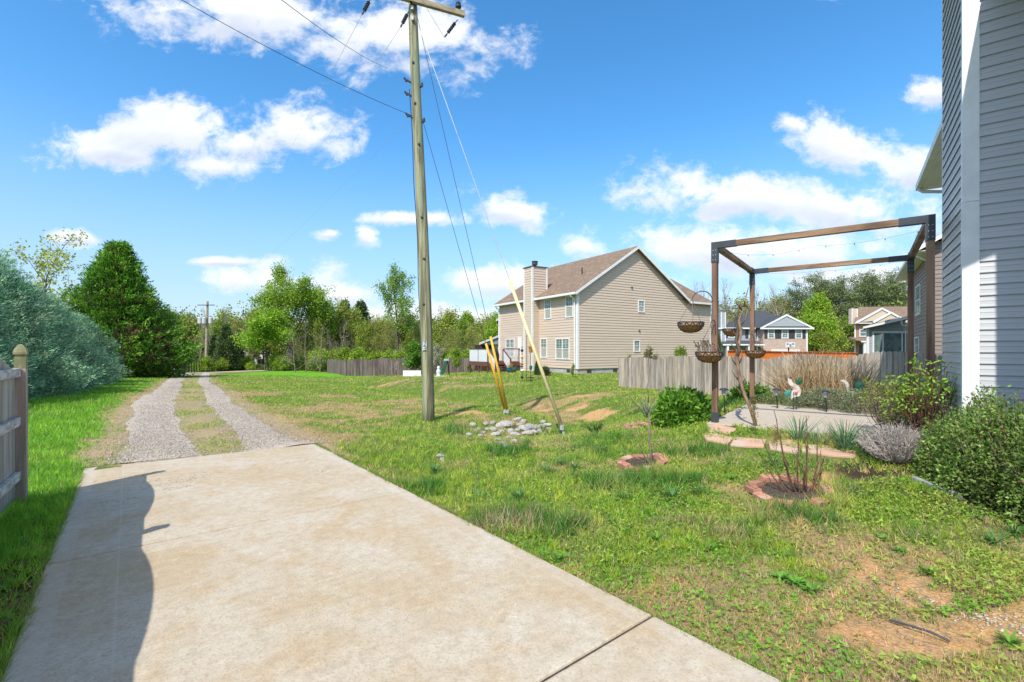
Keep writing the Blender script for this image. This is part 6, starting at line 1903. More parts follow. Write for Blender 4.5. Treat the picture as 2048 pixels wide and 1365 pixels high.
# ------------------------------------------------------------------ far wood and hillside: one mass
def far_wood():
    rg = np.random.default_rng(77)
    n = 1800
    az = rg.uniform(-58, 58, n) * PI / 180; R_ = 86 + 210 * rg.random(n) ** 1.5
    x = R_ * np.sin(az); y = R_ * np.cos(az)
    k = (y > 80) & ~((np.abs(az) < 1) & (R_ < 96))
    x, y = x[k], y[k]; g0 = height(x, y)
    n = len(x); hgt = rg.uniform(7, 13, n) * np.where(x > 30, 1.15, 1.0)
    per = 170
    kind = rg.random(n)
    base = np.where(kind[:, None] < .4, [[.40, .46, .11]], np.where(kind[:, None] < .62, [[.42, .35, .21]], np.where(kind[:, None] < .88, [[.30, .42, .08]], [[.12, .17, .07]])))
    th = rg.uniform(0, 2 * PI, (n, per)); ph = np.arccos(rg.uniform(-1, 1, (n, per))); rad = rg.uniform(.35, .95, (n, per))
    w = (hgt * rg.uniform(.22, .36, n))[:, None] * (.75 + .5 * rg.random((n, per)))
    P = np.stack([x[:, None] + w * rad * np.sin(ph) * np.cos(th), y[:, None] + w * rad * np.sin(ph) * np.sin(th), (g0 + hgt * .58)[:, None] + hgt[:, None] * .46 * rad * np.cos(ph)], -1).reshape(-1, 3)
    c = np.repeat(base, per, axis=0) * (1 + rg.normal(0, .18, (len(P), 1)))
    dist = np.hypot(P[:, 0], P[:, 1])
    A = rg.normal(0, 1, P.shape)
    me = leaf_mesh('far_wood', P, A, (.55 * rg.uniform(.5, 1.4, len(P))) * np.sqrt(dist / 120), .38 * np.sqrt(dist / 120), np.clip(c, .01, 1), M_LEAF, rg)
    tag(obj('far_wood', me, kind='stuff'), 'distant mixed spring wood covering the low hills on the horizon', 'wood')
    segs = []
    for i in range(0, n, 3):
        segs.append([x[i], y[i], g0[i] - .3, x[i] + rg.normal(0, .4), y[i], g0[i] + hgt[i] * .8, .16, .05])
    V, F = tubes(segs, 4)
    tag(obj('far_wood_trunks', np_mesh('far_wood_trunks', V, F, M_BARKG), kind='stuff'), 'trunks of the distant wood on the horizon', 'wood')
far_wood()

# ------------------------------------------------------------------ young trees and bushes in the neighbour's yard
tree_at(912, 33, 692, decid('yt', 601, 2.4, .035, (.28, .46, .05), per=16, lsize=.13, sig=.13, levels=3, nch=(12, 5, 3), clear=.25, up_=.6, spread=.6, lens=(.35, .5, .5), alt=(.3, .28, .06), palt=.2), 'young_tree', 'young bright green tree right of the big pole', None, .9, cat='tree')
tree_at(833, 46, 678, decid('dg', 602, 3, .05, (.12, .26, .03), per=24, lsize=.2, sig=.2, levels=3, nch=(14, 5, 3), clear=.2, up_=.5, spread=.7, lens=(.36, .5, .5)), 'young_tree', 'dense dark green young tree just left of the big pole', None, 1.1)
tree_at(871, 39, 685, decid('bl', 603, 3, .04, (.62, .58, .47), per=7, lsize=.11, sig=.12, levels=4, nch=(8, 4, 4, 3), clear=.25, up_=.4, spread=.7, alt=(.2, .26, .06), palt=.35), 'blossom_tree', 'small white blossoming tree just right of the big pole', None, .9)
tree_at(794, 42, 722, decid('b2', 604, 3, .03, (.5, .4, .35), per=2, lsize=.1, sig=.1, levels=4, nch=(8, 4, 4, 3), clear=.3, up_=.5, spread=.7), 'blossom_tree', 'thin bare sapling in front of the far picket fence', None, .7)
tree_at(940, 41, 727, decid('b3', 605, 2, .03, (.16, .25, .04), per=14, lsize=.12, sig=.12, levels=3, nch=(9, 5, 3), clear=.2), 'young_tree', 'small green potted tree beside the deck posts', None, .8)
HOLLY = decid('ho', 606, 1.6, .02, (.24, .32, .08), per=10, lsize=.085, sig=.07, levels=3, nch=(14, 5, 3), clear=.1, up_=.8, spread=.6, lens=(.3, .5, .5), alt=(.33, .32, .14), palt=.3)
tree_at(1145, 29.5, 727, HOLLY, 'holly_shrub', 'variegated young holly at the corner of the tan house', None, .8, 'shrub')
tree_at(1090, 31, 730, decid('sh2', 608, 1.3, .02, (.11, .13, .04), per=12, lsize=.09, sig=.1, levels=3, nch=(16, 5, 3), clear=.05, up_=.3), 'shrub', 'olive green shrub against the tan house foundation', None, 1.6, 'shrub')
tree_at(1074, 31.8, 722, DARKCON, 'shrub', 'small dark evergreen beside the tan house chimney', None, .9, 'shrub')
tree_at(1256, 24.5, 708, HOLLY, 'shrub', 'thin leafy shoot left of the grey picket fence', None, .6, 'shrub')
tree_at(1352, 22.5, 690, lf_open[0], 'shrub', 'thin leafy branches showing above the grey picket fence', None, .9, 'shrub')
tree_at(1372, 22.5, 692, HOLLY, 'shrub', 'small green crown above the grey picket fence', None, .8, 'shrub')
tree_at(1300, 23.5, 692, decid('ol', 609, 2, .03, (.22, .22, .08), per=8, lsize=.1, sig=.1, levels=3, nch=(10, 5, 3), clear=.5, up_=.3, spread=1.1), 'shrub', 'flat topped olive branches above the fence left end', None, .9, 'shrub')
# strap leaves and daffodil clumps
def strap_clump(name, loc, n, h, spread_, w, col, label, cat, seed, arch=.35):
    rg = np.random.default_rng(seed)
    V = []; F = []; C = []
    for i in range(n):
        a = rg.uniform(0, 2 * PI); b = rg.uniform(0, spread_) ; hh = h * rg.uniform(.6, 1.1)
        d = np.array([math.cos(a), math.sin(a), 0]); sd = np.array([-math.sin(a + rg.uniform(-1, 1)), math.cos(a + rg.uniform(-1, 1)), 0]); sd = unit(sd)
        p0 = d * rg.uniform(0, .05 + spread_ * .15); k = len(V)
        bend = rg.uniform(.3, 1) * arch
        for j in range(5):
            t = j / 4; p = p0 + d * (b * t + bend * h * t ** 2.4) + np.array([0, 0, hh * (t - .18 * bend * 2 * t ** 3)])
            ww = w * (1 - .75 * t ** 2) / 2
            V += [p - sd * ww, p + sd * ww]; cc = np.array(col) * rg.uniform(.75, 1.2); C += [cc, cc]
            if j: F.append([k + 2 * j - 2, k + 2 * j - 1, k + 2 * j + 1, k + 2 * j])
    o = obj(name, np_mesh(name, V, F, M_LEAF, np.array(C)), None, loc, 0)
    return tag(o, label, cat)
strap_clump('iris_clump', at(1597, 6.75), 46, .42, .22, .016, (.15, .30, .14), 'grey green daffodil leaves in front of the patio centre', 'plant', 1)
strap_clump('iris_clump', at(1690, 6.15), 70, .42, .25, .016, (.15, .30, .14), 'largest clump of grey green daffodil leaves right of the patio front', 'plant', 2)
strap_clump('iris_clump', at(1640, 6.5), 26, .28, .2, .012, (.16, .30, .14), 'small sparse daffodil leaves between the two larger clumps', 'plant', 3)
strap_clump('iris_clump', at(1735, 5.9), 26, .42, .4, .012, (.18, .26, .14), 'thin arching leaves beside the grey lavender mound', 'plant', 4)
strap_clump('iris_clump', at(1297, 10.6), 50, .45, .3, .02, (.15, .30, .16), 'blue green leaf clump left of the leafy peony bush', 'plant', 5)
strap_clump('iris_clump', at(1402, 14.5), 24, .45, .15, .02, (.08, .16, .09), 'small upright leaf clump at the fence behind the bush', 'plant', 6)
strap_clump('iris_clump', at(1028, 34.3), 60, .55, .3, .04, (.12, .2, .12), 'blue green leaf clump at the foot of the deck beside the blue pot', 'plant', 7)
strap_clump('grass_tuft', at(1190, 9.4) + Vector((0, 0, -.02)), 90, .30, .2, .012, (.05, .12, .04), 'dark green grass tuft right of the pale guy guard', 'grass tuft', 8)

# leafy mounds: peonies
def mound(name, loc, rx, ry, h, n, ls, col, alt, palt, label, cat, seed, mat=None, stems=60, lw=.5, up_=.5, inner=.35):
    rg = np.random.default_rng(seed)
    ph = np.arccos(rg.uniform(0.0, 1, n)); th = rg.uniform(0, 2 * PI, n)
    rad = np.where(rg.random(n) < inner, rg.uniform(.4, .85, n), rg.uniform(.82, 1.05, n)) * (.8 + .4 * fbm(np.cos(th) * 1.8 + 5, np.sin(th) * 1.8 + ph * 2, 1.5, 3, seed))
    D = np.stack([np.sin(ph) * np.cos(th), np.sin(ph) * np.sin(th), np.cos(ph)], 1)
    P = D * rad[:, None] * np.array([rx, ry, h])
    P[:, 2] = np.maximum(P[:, 2], .03)
    # group into little whorls
    A = D + rg.normal(0, .75, P.shape) + np.array([0, 0, up_ * .4])
    cm = leaf_mesh('foliage', P, A, ls * rg.uniform(.6, 1.35, n), ls * lw, palette(rg, n, col, .17, alt, palt), mat or M_LEAF, rg)
    segs = []
    for i in range(stems):
        j = rg.integers(n); q = P[j]; m = q * np.array([.45, .45, .5]); b = np.array([q[0] * .12, q[1] * .12, -.03])
        segs.append([*b, *m, .007, .005]); segs.append([*m, *q, .005, .002])
    V, F = tubes(segs, 4)
    e_ = empty(name, loc, 0, label, cat)
    obj('stems', np_mesh('stems', V, F, M_TWIG), e_); obj('foliage', cm, e_)
    return e_
mound('peony_bush', at(1366, 8.6, -.03), .50, .45, .60, 3000, .10, (.13, .31, .03), (.24, .44, .05), .35, 'lush bright green leafy bush left of the nearest pergola post', 'bush', 21, lw=.42)
mound('peony_bush', at(1500, 11.6, -.03), .50, .40, .50, 1500, .11, (.12, .28, .03), (.22, .40, .05), .3, 'smaller green leafy bush behind the rear left pergola post', 'bush', 22, lw=.42)
# low green and grey shrubs at the back of the patio
rgp = random.Random(4)
for i, (px, Y, rx, h, c, lb) in enumerate(((1545, 10.9, .45, .30, (.12, .17, .05), 'low green groundcover left of the white bird ornament'), (1612, 10.2, .42, .36, (.10, .13, .07), 'grey green woody shrub below the white bird ornament'), (1648, 9.9, .50, .45, (.10, .14, .065), 'grey green shrub around the half hidden solar light'),
                                          (1690, 9.6, .48, .46, (.11, .14, .075), 'grey green lavender shrub under the faded bird ornament'), (1722, 9.2, .40, .42, (.10, .13, .07), 'darker grey green shrub at the right back of the patio'), (1578, 10.7, .35, .3, (.13, .18, .06), 'small green shrub between solar light and bird ornament'))):
    mound('low_shrub', at(px, Y, -.02), rx, .35, h, 1500, .055, tuple(k * 1.7 for k in c), (.28, .33, .19), .3, lb, 'shrub', 40 + i, lw=.25, stems=80, mat=M_NEEDLE)
# lavender (grey, twiggy) right of the paving stones
def twig_mound(name, loc, rx, ry, h, n, label, seed, mat, leafcol=None, nl=0, r=.0035, ls=.04, spread_=1.0):
    rg = np.random.default_rng(seed); segs = []; tips = []
    for i in range(n):
        a = rg.uniform(0, 2 * PI); e_ = rg.uniform(0, 1) ** .6
        tip = np.array([math.cos(a) * rx * e_, math.sin(a) * ry * e_, h * math.sqrt(max(.05, 1 - .75 * e_ * e_)) * rg.uniform(.8, 1.1)])
        m = tip * np.array([.55, .55, .42]) + rg.normal(0, .02, 3); b = tip * np.array([.1, .1, 0])
        segs += [[*b, *m, r * 1.6, r], [*m, *tip, r, r * .5]]
        for _ in range(2):
            t = tip * .0 + m + (tip - m) * rg.uniform(.2, .8); q = t + unit((tip - m) + rg.normal(0, .12, 3)) * h * rg.uniform(.12, .3)
            segs.append([*t, *q, r * .8, r * .4]); tips.append(q)
        tips.append(tip)
    V, F = tubes(segs, 3)
    e_ = empty(name, loc, 0, label, 'shrub'); obj('stems', np_mesh('stems', V, F, mat), e_)
    if nl:
        T = np.array(tips)[rg.integers(len(tips), size=nl)] + rg.normal(0, .03, (nl, 3))
        obj('foliage', leaf_mesh('foliage', T, rg.normal(0, 1, T.shape) + [0, 0, .5], ls * rg.uniform(.6, 1.3, nl), ls * .45, palette(rg, nl, leafcol, .2), M_LEAF, rg), e_)
    return e_
M_LAV = pmat('lavender_stem', (.62, .54, .50), (.42, .36, .34), 20, rough=.9)
twig_mound('lavender_bush', at(1792, 5.6, .0), .40, .40, .44, 420, 'pale grey dry lavender mound left of the big green bush', 51, M_LAV, (.22, .25, .20), 900, ls=.03)
twig_mound('lavender_bush', at(1752, 6.0, .0), .22, .22, .25, 220, 'smaller grey lavender at the end of the paving stones', 52, M_LAV, (.20, .24, .17), 500, ls=.03)
# big rounded bush at the right edge
def big_bush():
    rg = np.random.default_rng(61)
    c0 = np.array([3.95, 3.98, 0.]); 
    blobs = [(4.80, 4.75, .44, .42, 1.0), (4.74, 4.33, .44, .40, 1.03), (4.66, 4.00, .40, .36, .98), (4.98, 5.0, .32, .30, 1.02), (4.66, 5.06, .30, .26, .80), (4.58, 4.62, .34, .33, .86), (4.56, 3.72, .34, .32, .80)]
    Ps = []; Ds = []
    for (x, y, rx, ry, h) in blobs:
        n = 5200
        ph = np.arccos(rg.uniform(-.05, 1, n)); th = rg.uniform(0, 2 * PI, n)
        rad = np.where(rg.random(n) < .35, rg.uniform(.5, .86, n), rg.uniform(.84, 1.04, n)) * (.82 + .36 * fbm(np.cos(th) * 2 + x, np.sin(th) * 2 + ph * 2, 1.7, 3, 5))
        D = np.stack([np.sin(ph) * np.cos(th), np.sin(ph) * np.sin(th), np.cos(ph)], 1)
        Ps.append(D * rad[:, None] * [rx, ry, h] + [x, y, .12]); Ds.append(D)
    P = np.concatenate(Ps); D = np.concatenate(Ds); n = len(P)
    P -= [4.3, 4.0, .1]; P[:, 2] = np.maximum(P[:, 2], 0.02)
    col = palette(rg, n, (.19, .31, .06), .2, (.34, .44, .14), .25)
    red = rg.random(n) < .03; col[red] = [.30, .14, .08]
    clump = fbm(P[:, 0] * 5 + 20, P[:, 1] * 5 + P[:, 2] * 6, 1.0, 3, 66)[:, None]
    col *= .45 + 1.05 * clump
    e_ = empty('rounded_bush', (4.3, 4.0, .1), 0, 'large rounded small leaved green bush at the right edge below the grey house', 'bush')
    obj('foliage', leaf_mesh('foliage', P, D * .8 + rg.normal(0, .7, P.shape), .036 * rg.uniform(.6, 1.4, n), .019, np.clip(col, .01, 1), M_LEAF, rg), e_)
    segs = []
    for (x, y, rx, ry, h) in blobs:
        for _ in range(36):
            j = rg.integers(n); a = rg.uniform(0, 2 * PI); e1 = rg.random() ** .5
            b = np.array([x - 4.3, y - 4.0, 0]) + [math.cos(a) * .06, math.sin(a) * .06, 0]; q = np.array([x - 4.3 + math.cos(a) * rx * e1, y - 4.0 + math.sin(a) * ry * e1, h * math.sqrt(1 - .8 * e1 * e1)])
            m = (b + q) / 2 + [0, 0, .05]; segs += [[*b, *m, .007, .005], [*m, *q * 1.02, .005, .0018]]
    V, F = tubes(segs, 4); obj('stems', np_mesh('stems', V, F, M_TWIG), e_)
big_bush()
# rose growing on the near right pergola post
twig_mound('climbing_rose', at(1850, 6.0, 0), .38, .35, 1.12, 60, 'climbing rose with green and reddish leaves around the near right pergola post', 71, M_TWIGR, (.25, .42, .05), 700, r=.006, ls=.055)
twig_mound('rose_bush', at(1772, 6.9, 0), .34, .35, .80, 80, 'leggy rose bush with yellow green leaves at the right end of the patio', 72, M_TWIG, (.36, .44, .07), 650, r=.005, ls=.05)
twig_mound('rose_bush', at(1822, 6.4, 0), .30, .3, .62, 70, 'dense leafy rose between the two right pergola posts', 73, M_TWIGR, (.24, .33, .06), 900, r=.005, ls=.045)
# tall dry ornamental grass
def dry_grass():
    rg = np.random.default_rng(81); V = []; F = []; C = []
    for i in range(1500):
        s = rg.uniform(-1.15, 1.25); b = np.array([s * .75, rg.normal(0, .14), 0]); hh = rg.uniform(.7, 1.75) * (1 - .22 * abs(s))
        lean = np.array([rg.normal(s * .12, .28), rg.normal(0, .18), 0]); w = rg.uniform(.006, .015)
        if rg.random() < .25: lean *= 2.2; hh *= .6
        k = len(V); sd = unit(np.array([rg.normal(), rg.normal(), 0])); c = np.array([.80, .62, .38]) * rg.uniform(.6, 1.2)
        if rg.random() < .12: c = np.array([.28, .14, .08])
        ns = 5
        for j in range(ns):
            t = j / (ns - 1); p = b + lean * t ** 1.7 + [0, 0, hh * (t - .12 * t * t)]
            if t > .7: p = p + [0, 0, -.12 * (t - .7) * abs(rg.normal())]
            ww = w * (1 - .7 * t)
            V += [p - sd * ww, p + sd * ww]; C += [c, c]
            if j: F.append([k + 2 * j - 2, k + 2 * j - 1, k + 2 * j + 1, k + 2 * j])
    p = at(1640, 11.2)
    o = obj('dry_grass_clump', np_mesh('dry_grass_clump', V, F, M_LEAF, np.array(C)), None, p, math.radians(-38))
    tag(o, 'tall dry straw coloured ornamental grass in front of the grey fence', 'ornamental grass')
dry_grass()
# bare rose canes in the larger brick ring; sapling in the other
def canes(name, loc, list_, label, mat, cat='plant', part='cane', leafy=None):
    e_ = empty(name, loc, 0, label, cat)
    rg = random.Random(hash(name) % 100 if False else 17)
    for (b, q, r) in list_:
        b = Vector(b); q = Vector(q); pts = []
        side = Vector((rg.uniform(-1, 1), rg.uniform(-1, 1), 0)) * .05
        for i in range(9):
            t = i / 8; p = b.lerp(q, t) + side * math.sin(PI * t) * (1 if i % 2 else 1.25) + Vector((rg.uniform(-1, 1), rg.uniform(-1, 1), 0)) * .008; pts.append(p)
        mb = MB(); mb.tube(pts, [r * (1 - .6 * i / 8) for i in range(9)], 6)
        for i in range(2, 8):
            for _ in range(2):
                v = Vector((rg.uniform(-1, 1), rg.uniform(-1, 1), rg.uniform(.1, .8))).normalized() * rg.uniform(.012, .035); mb.tube([pts[i], pts[i] + v], [r * .35, r * .15], 4)
        mb.build(part, mat, e_, smooth=True)
    return e_
def pw(px, py, Y, base): return P3(px, py, Y) - base
b0 = at(1595, 4.95)
cl = []
for (bx, tx, ty, Yt) in ((1572, 1512, 895, 4.95), (1578, 1524, 878, 5.05), (1590, 1548, 820, 4.9), (1588, 1560, 858, 5.0), (1598, 1600, 838, 4.85), (1603, 1606, 862, 5.0), (1610, 1613, 832, 4.95), (1620, 1634, 870, 4.9), (1622, 1650, 912, 4.85), (1630, 1646, 925, 5.0), (1600, 1582, 900, 4.8), (1612, 1641, 900, 5.1)):
    cl.append((at(bx, 4.95) - b0, pw(tx, ty, Yt, b0), .0085))
canes('rose_canes', b0, cl, 'cluster of bare reddish rose canes inside the larger brick ring', M_TWIGR)
b0 = at(1302, 6.35)
cl = [(Vector((0, 0, 0)), pw(1297, 800, 6.35, b0), .018), (pw(1297, 805, 6.35, b0), pw(1298, 688, 6.3, b0), .008), (pw(1296, 830, 6.35, b0), pw(1258, 790, 6.2, b0), .006), (pw(1296, 828, 6.35, b0), pw(1286, 782, 6.5, b0), .006), (pw(1297, 822, 6.35, b0), pw(1330, 772, 6.3, b0), .006),
      (Vector((-.06, -.03, 0)), pw(1256, 855, 6.2, b0), .008), (Vector((-.05, .03, 0)), pw(1248, 900, 6.3, b0), .006), (pw(1301, 900, 6.35, b0), pw(1310, 880, 6.35, b0), .005), (Vector((-.03, .02, 0)), pw(1268, 882, 6.4, b0), .006)]
canes('bare_sapling', b0, cl, 'slender bare sapling growing from the half buried brick ring', M_TWIG, 'sapling', 'branch')
M_DEADW = pmat('dead_wood', (.27, .17, .11), (.13, .085, .06), 14, (1, 1, .2), .9, bump=.006, c3=(.36, .26, .18))
# twisted dead trunk in front of the rear left post
b0 = at(1518, 7.6)
e_ = empty('dead_trunk', b0, 0, 'twisted dead tree trunk with stubby branches left of the rear pergola post', 'dead tree')
path = [(1518, 882, 7.6), (1510, 845, 7.62), (1500, 815, 7.7), (1489, 790, 7.8), (1481, 765, 7.9), (1477, 740, 8.0), (1473, 715, 8.1), (1477, 690, 8.2), (1482, 662, 8.3), (1477, 640, 8.3), (1486, 622, 8.4), (1491, 598, 8.5), (1497, 575, 8.6)]
pts = [P3(*q) - b0 for q in path]
mb = MB(); mb.tube(pts, [.034, .030, .028, .027, .03, .03, .032, .03, .027, .022, .018, .012, .006], 8); mb.build('trunk', M_DEADW, e_, smooth=True)
pts2 = [P3(*q) - b0 for q in ((1473, 716, 8.1), (1479, 700, 8.1), (1472, 682, 8.15), (1476, 660, 8.2), (1470, 640, 8.2), (1478, 625, 8.3), (1476, 606, 8.3))]
mb = MB(); mb.tube(pts2, [.03, .028, .026, .024, .02, .015, .008], 7); mb.build('second_stem', M_BARK, e_, smooth=True)
for (a, b, c) in (((1481, 765), (1470, 752), (1464, 742)), ((1482, 770), (1492, 756), (1495, 742)), ((1476, 735), (1466, 722), (1461, 710)), ((1474, 710), (1468, 695), (1460, 686)), ((1478, 728), (1484, 715), (1483, 700)), ((1489, 790), (1480, 785), (1474, 776)), ((1484, 775), (1491, 765), (1487, 752)),
                  ((1479, 690), (1473, 672), (1466, 662)), ((1480, 655), (1490, 640), (1496, 618)), ((1486, 625), (1478, 612), (1470, 606)), ((1489, 610), (1500, 614), (1502, 622))):
    mb = MB(); Y = 8.0 + (770 - a[1]) * .004; mb.tube([P3(a[0], a[1], Y) - b0, P3(b[0], b[1], Y - .03) - b0, P3(c[0], c[1], Y - .05) - b0], [.015, .011, .005], 6); mb.build('branch', M_DEADW, e_, smooth=True)
# small rose shoots in front of the patio
for i, (px, Y, h, lb) in enumerate(((1511, 7.1, .62, 'thin rose shoot with small reddish leaves at the foot of the dead trunk'), (1552, 5.9, .45, 'short leafy shoot behind the bare rose canes'))):
    v = decid('rs', 700 + i, 1, .008, (.20, .22, .05), per=3, lsize=.05, sig=.04, levels=3, nch=(8, 3, 2), clear=.2, up_=.7, spread=.6, lens=(.4, .5, .5), alt=(.38, .22, .10), palt=.4, bark=M_TWIGR)
    plant('rose_shoot', v, at(px, Y), h, lb, 'plant', None, None, .8, 'foliage', 'stem')

# ------------------------------------------------------------------ lawn: individual blades, densest near us
def keep_off(x, y):
    su, sv = slab_uv(x, y)
    ed = .035 * vnoise(x * 9, y * 9, 55)
    bad = (su > -.005 + ed) & (su < SWID + .005 - ed) & (sv > np.where(su > 0, -.22 * su / SWID, 0)) & (sv < 13.2)
    q = np.stack([x - NLp.x, y - NLp.y], -1)
    a = q @ np.array([px_.x, px_.y]); b = q @ np.array([py_.x, py_.y])
    bad |= (a > -.1) & (a < 4.0) & (b > -.15) & (b < PL_ + .12)
    bad |= np.hypot((x - 1.74) / .26, (y - 6.35) / .24) < .78
    bad |= np.hypot((x - 2.9) / .34, (y - 4.95) / .28) < .92
    bad |= np.hypot((x - 2.55) / .28, (y - 9.3) / .22) < .45
    # pavers
    for (px, py, rx, ry) in ((1444, 858, 29, 8), (1436, 877, 31, 9), (1496, 884, 33, 9), (1568, 893, 32, 10), (1656, 902, 54, 9)):
        Y = FPX * (EYE - .335) / (py - 700)
        bad |= np.hypot((x - (px - 1024) / FPX * Y) / (rx / FPX * Y), (y - Y) / (ry * Y * Y / (FPX * 1.27))) < .88
    kk = np.stack([x - 5.15, y - 5.40], -1); a = kk @ np.array([.814, -.58]); b = kk @ np.array([.58, .814])
    bad |= (a > -.02) & (b > -.02) | ((a > XW) & (b > -PW))
    bad |= np.hypot((x - 4.8) / .55, (y - 4.5) / .75) < 1
    for (x0, y0, r) in spots: bad |= np.hypot(x - x0, y - y0) < r * .75
    return bad


def lawn():
    rg = np.random.default_rng(91)
    allV = []; allF = []; allC = []; nv = 0
    tuft_pts = []
    def emit(P, A, L, W, col):
        nonlocal nv
        n = len(P); B_ = unit(np.stack([rg.normal(0, 1, n), rg.normal(0, 1, n), np.zeros(n)], 1))
        V = np.stack([P - B_ * W[:, None] / 2, P + B_ * W[:, None] / 2, P + A * L[:, None]], 1).reshape(-1, 3)
        allV.append(V); allF.append(np.arange(n * 3).reshape(n, 3) + nv); allC.append(np.repeat(col, 3, axis=0)); nv += n * 3
    N = 800000
    y = 1.2 * (46 / 1.2) ** (rg.random(N) ** .92); x = y * rg.uniform(-1.30, 1.30, N) + rg.normal(0, .5, N)
    # clump: pull 60 % of the blades to little tuft centres
    cs = .11 + .012 * y
    cx = np.round(x / cs) * cs; cy = np.round(y / cs) * cs
    hx = vnoise(cx * 91.7, cy * 57.3, 61) - .5; hy = vnoise(cx * 43.1, cy * 77.9, 62) - .5
    pull = (rg.random(N) < .62) * rg.uniform(.5, .95, N)
    x = x * (1 - pull) + (cx + hx * cs) * pull; y = y * (1 - pull) + (cy + hy * cs) * pull
    ok = ~keep_off(x, y) & (y > .9)
    x, y = x[ok], y[ok]
    dr = dryness(x, y); so = soil_patch(x, y); lo = lane_off(x, y); su, sv = slab_uv(x, y)
    lane = (y > 6.5) & (y < 60)
    nl = .42 * np.exp(-np.maximum(y - 7.2, 0) / 1.8)
    track_ = lane & (((lo > -1.38 + nl) & (lo < -.38 + nl * .5)) | (np.abs(lo - .88) < .36))
    mid = lane & (np.abs(lo) < .5)
    edge = lane & (np.abs(lo) < 1.7) & ~track_ & ~mid
    pk = np.ones(len(x))
    pk *= 1 - .93 * so
    pk *= np.where(track_, .03, 1); pk *= np.where(mid, sstep(.40, .56, fbm(x, y, 1.3, 3, 71)) * .95 + .05, 1); pk *= np.where(edge, .6, 1)
    pk *= 1 - .45 * sstep(.50, .68, dr)
    leftn = (su > SWID) & (sv > 1.5)
    pk *= np.where(leftn & (su < SWID + .35) & (sv > 3.2), .35, 1)     # bare litter strip by the slab's left edge
    k = rg.random(len(x)) < pk
    x, y, dr, lo, su, sv, mid, edge = x[k], y[k], dr[k], lo[k], su[k], sv[k], mid[k], edge[k]
    n = len(x); z = height(x, y)
    lush = sstep(.50, .36, dr)
    tall = sstep(.53, .68, fbm(x + 40, y, .9, 3, 81)) * (x > -1.5) * (y > 3.2) * (y < 14)
    tall = np.maximum(tall, .85 * np.exp(-(((x - 1.5) / 1.0) ** 2 + ((y - 8.2) / 1.3) ** 2)) * sstep(.4, .6, fbm(x, y, 1.6, 2, 83)))
    left = (su > SWID) | (lane & False) if False else (su > SWID)
    left = left | ((lo < -1.6) & (y > 6))
    L = rg.uniform(.03, .07, n) * (1 + .5 * lush) + tall * rg.uniform(.05, .17, n) + left * rg.uniform(.01, .05, n)
    L *= np.where(mid | edge, .7, 1)
    # individual plants: rough clumps
    W = (.0028 + .00115 * y) * rg.uniform(.7, 1.3, n); W = np.minimum(W, .045)
    L = np.maximum(L, .0035 * y * rg.uniform(.5, 1.1, n)); L = np.minimum(L, .3)
    A = unit(np.stack([rg.normal(0, .55, n), rg.normal(0, .55, n), np.ones(n)], 1))
    g1 = np.array([.22, .40, .035]); g2 = np.array([.39, .50, .06]); dk = np.array([.09, .25, .035]); st = np.array([.62, .47, .27]); gl = np.array([.24, .50, .04])
    u = fbm(x, y, 1.9, 3, 93)
    c = g1[None] * (1 - u[:, None]) + g2[None] * u[:, None]
    c = np.where(left[:, None], gl[None] * (.75 + .5 * u[:, None]), c)
    t3 = np.clip(tall * 1.2, 0, 1)[:, None]; c = c * (1 - t3) + dk * t3
    pst = np.clip(sstep(.36, .66, dr) * .85 + .08, 0, 1) * np.where(left, .35, 1)
    ms = rg.random(n) < pst
    c[ms] = st * rg.uniform(.6, 1.15, (ms.sum(), 1))
    fg = sstep(16, 40, y)[:, None]; c = c * (1 - fg * .25) + np.array([.27, .43, .05]) * fg * .25
    far_green = ((y > 42) & (x > -27) & (x < -14))[:, None]
    c = np.where(far_green, np.array([.18, .46, .03]) * (.85 + .3 * u[:, None]), c)
    yel = (sstep(.5, .7, fbm(x - 9, y + 4, 1.0, 3, 191)) * .7)[:, None] * (1 - left[:, None] * .8); c = c * (1 - yel) + np.array([.46, .48, .13]) * yel * (.7 + .6 * u[:, None])
    c *= 1 + rg.normal(0, .18, (n, 1))
    tv = (vnoise(np.round(x / .13) * 31.7, np.round(y / .13) * 17.3, 77) - .5)[:, None]; c *= 1 + .5 * tv; c = c * np.concatenate([1 + .35 * tv, np.ones_like(tv), 1 - .2 * tv], 1)
    emit(np.stack([x, y, z - .006], 1), A, L, W, np.clip(c, .01, .9))
    # clover and weed leaves: small, flat, rounder
    N = 260000
    y = 1.2 * (14 / 1.2) ** rg.random(N); x = y * rg.uniform(-.9, 1.3, N)
    p_ = sstep(.47, .60, fbm(x + 7, y - 3, 1.1, 4, 101)) * (x + .4 * y > 1.5); p_ = np.maximum(p_, .30 * (x > -.5))
    ok = ~keep_off(x, y) & (rg.random(N) < p_) & (soil_patch(x, y) < .35)
    x, y = x[ok], y[ok]; n = len(x); z = height(x, y) + rg.uniform(.004, .04, n) * (1 + sstep(.55, .75, fbm(x + 7, y - 3, 1.1, 4, 101)))
    A = unit(np.stack([rg.normal(0, 1, n), rg.normal(0, 1, n), rg.uniform(.1, .9, n)], 1))
    s_ = rg.uniform(.014, .030, n) * (1 + .05 * y)
    u = fbm(x, y, 1.4, 2, 105)[:, None]
    c = np.where(u > .5, np.array([.20, .42, .045]), np.array([.34, .47, .08])) * rg.uniform(.7, 1.2, (n, 1))
    yl = rg.random(n) < .10; c[yl] = [.38, .36, .08]
    emit(np.stack([x, y, z], 1), A, s_, s_ * .85, c)
    # grass creeping over the edges of the concrete
    n = 9000; sidev = rg.random(n) < .6; v = 9.6 * rg.random(n) ** 1.0; keep = fbm(v, sidev * 7.0, 2.2, 3, 44) > .42
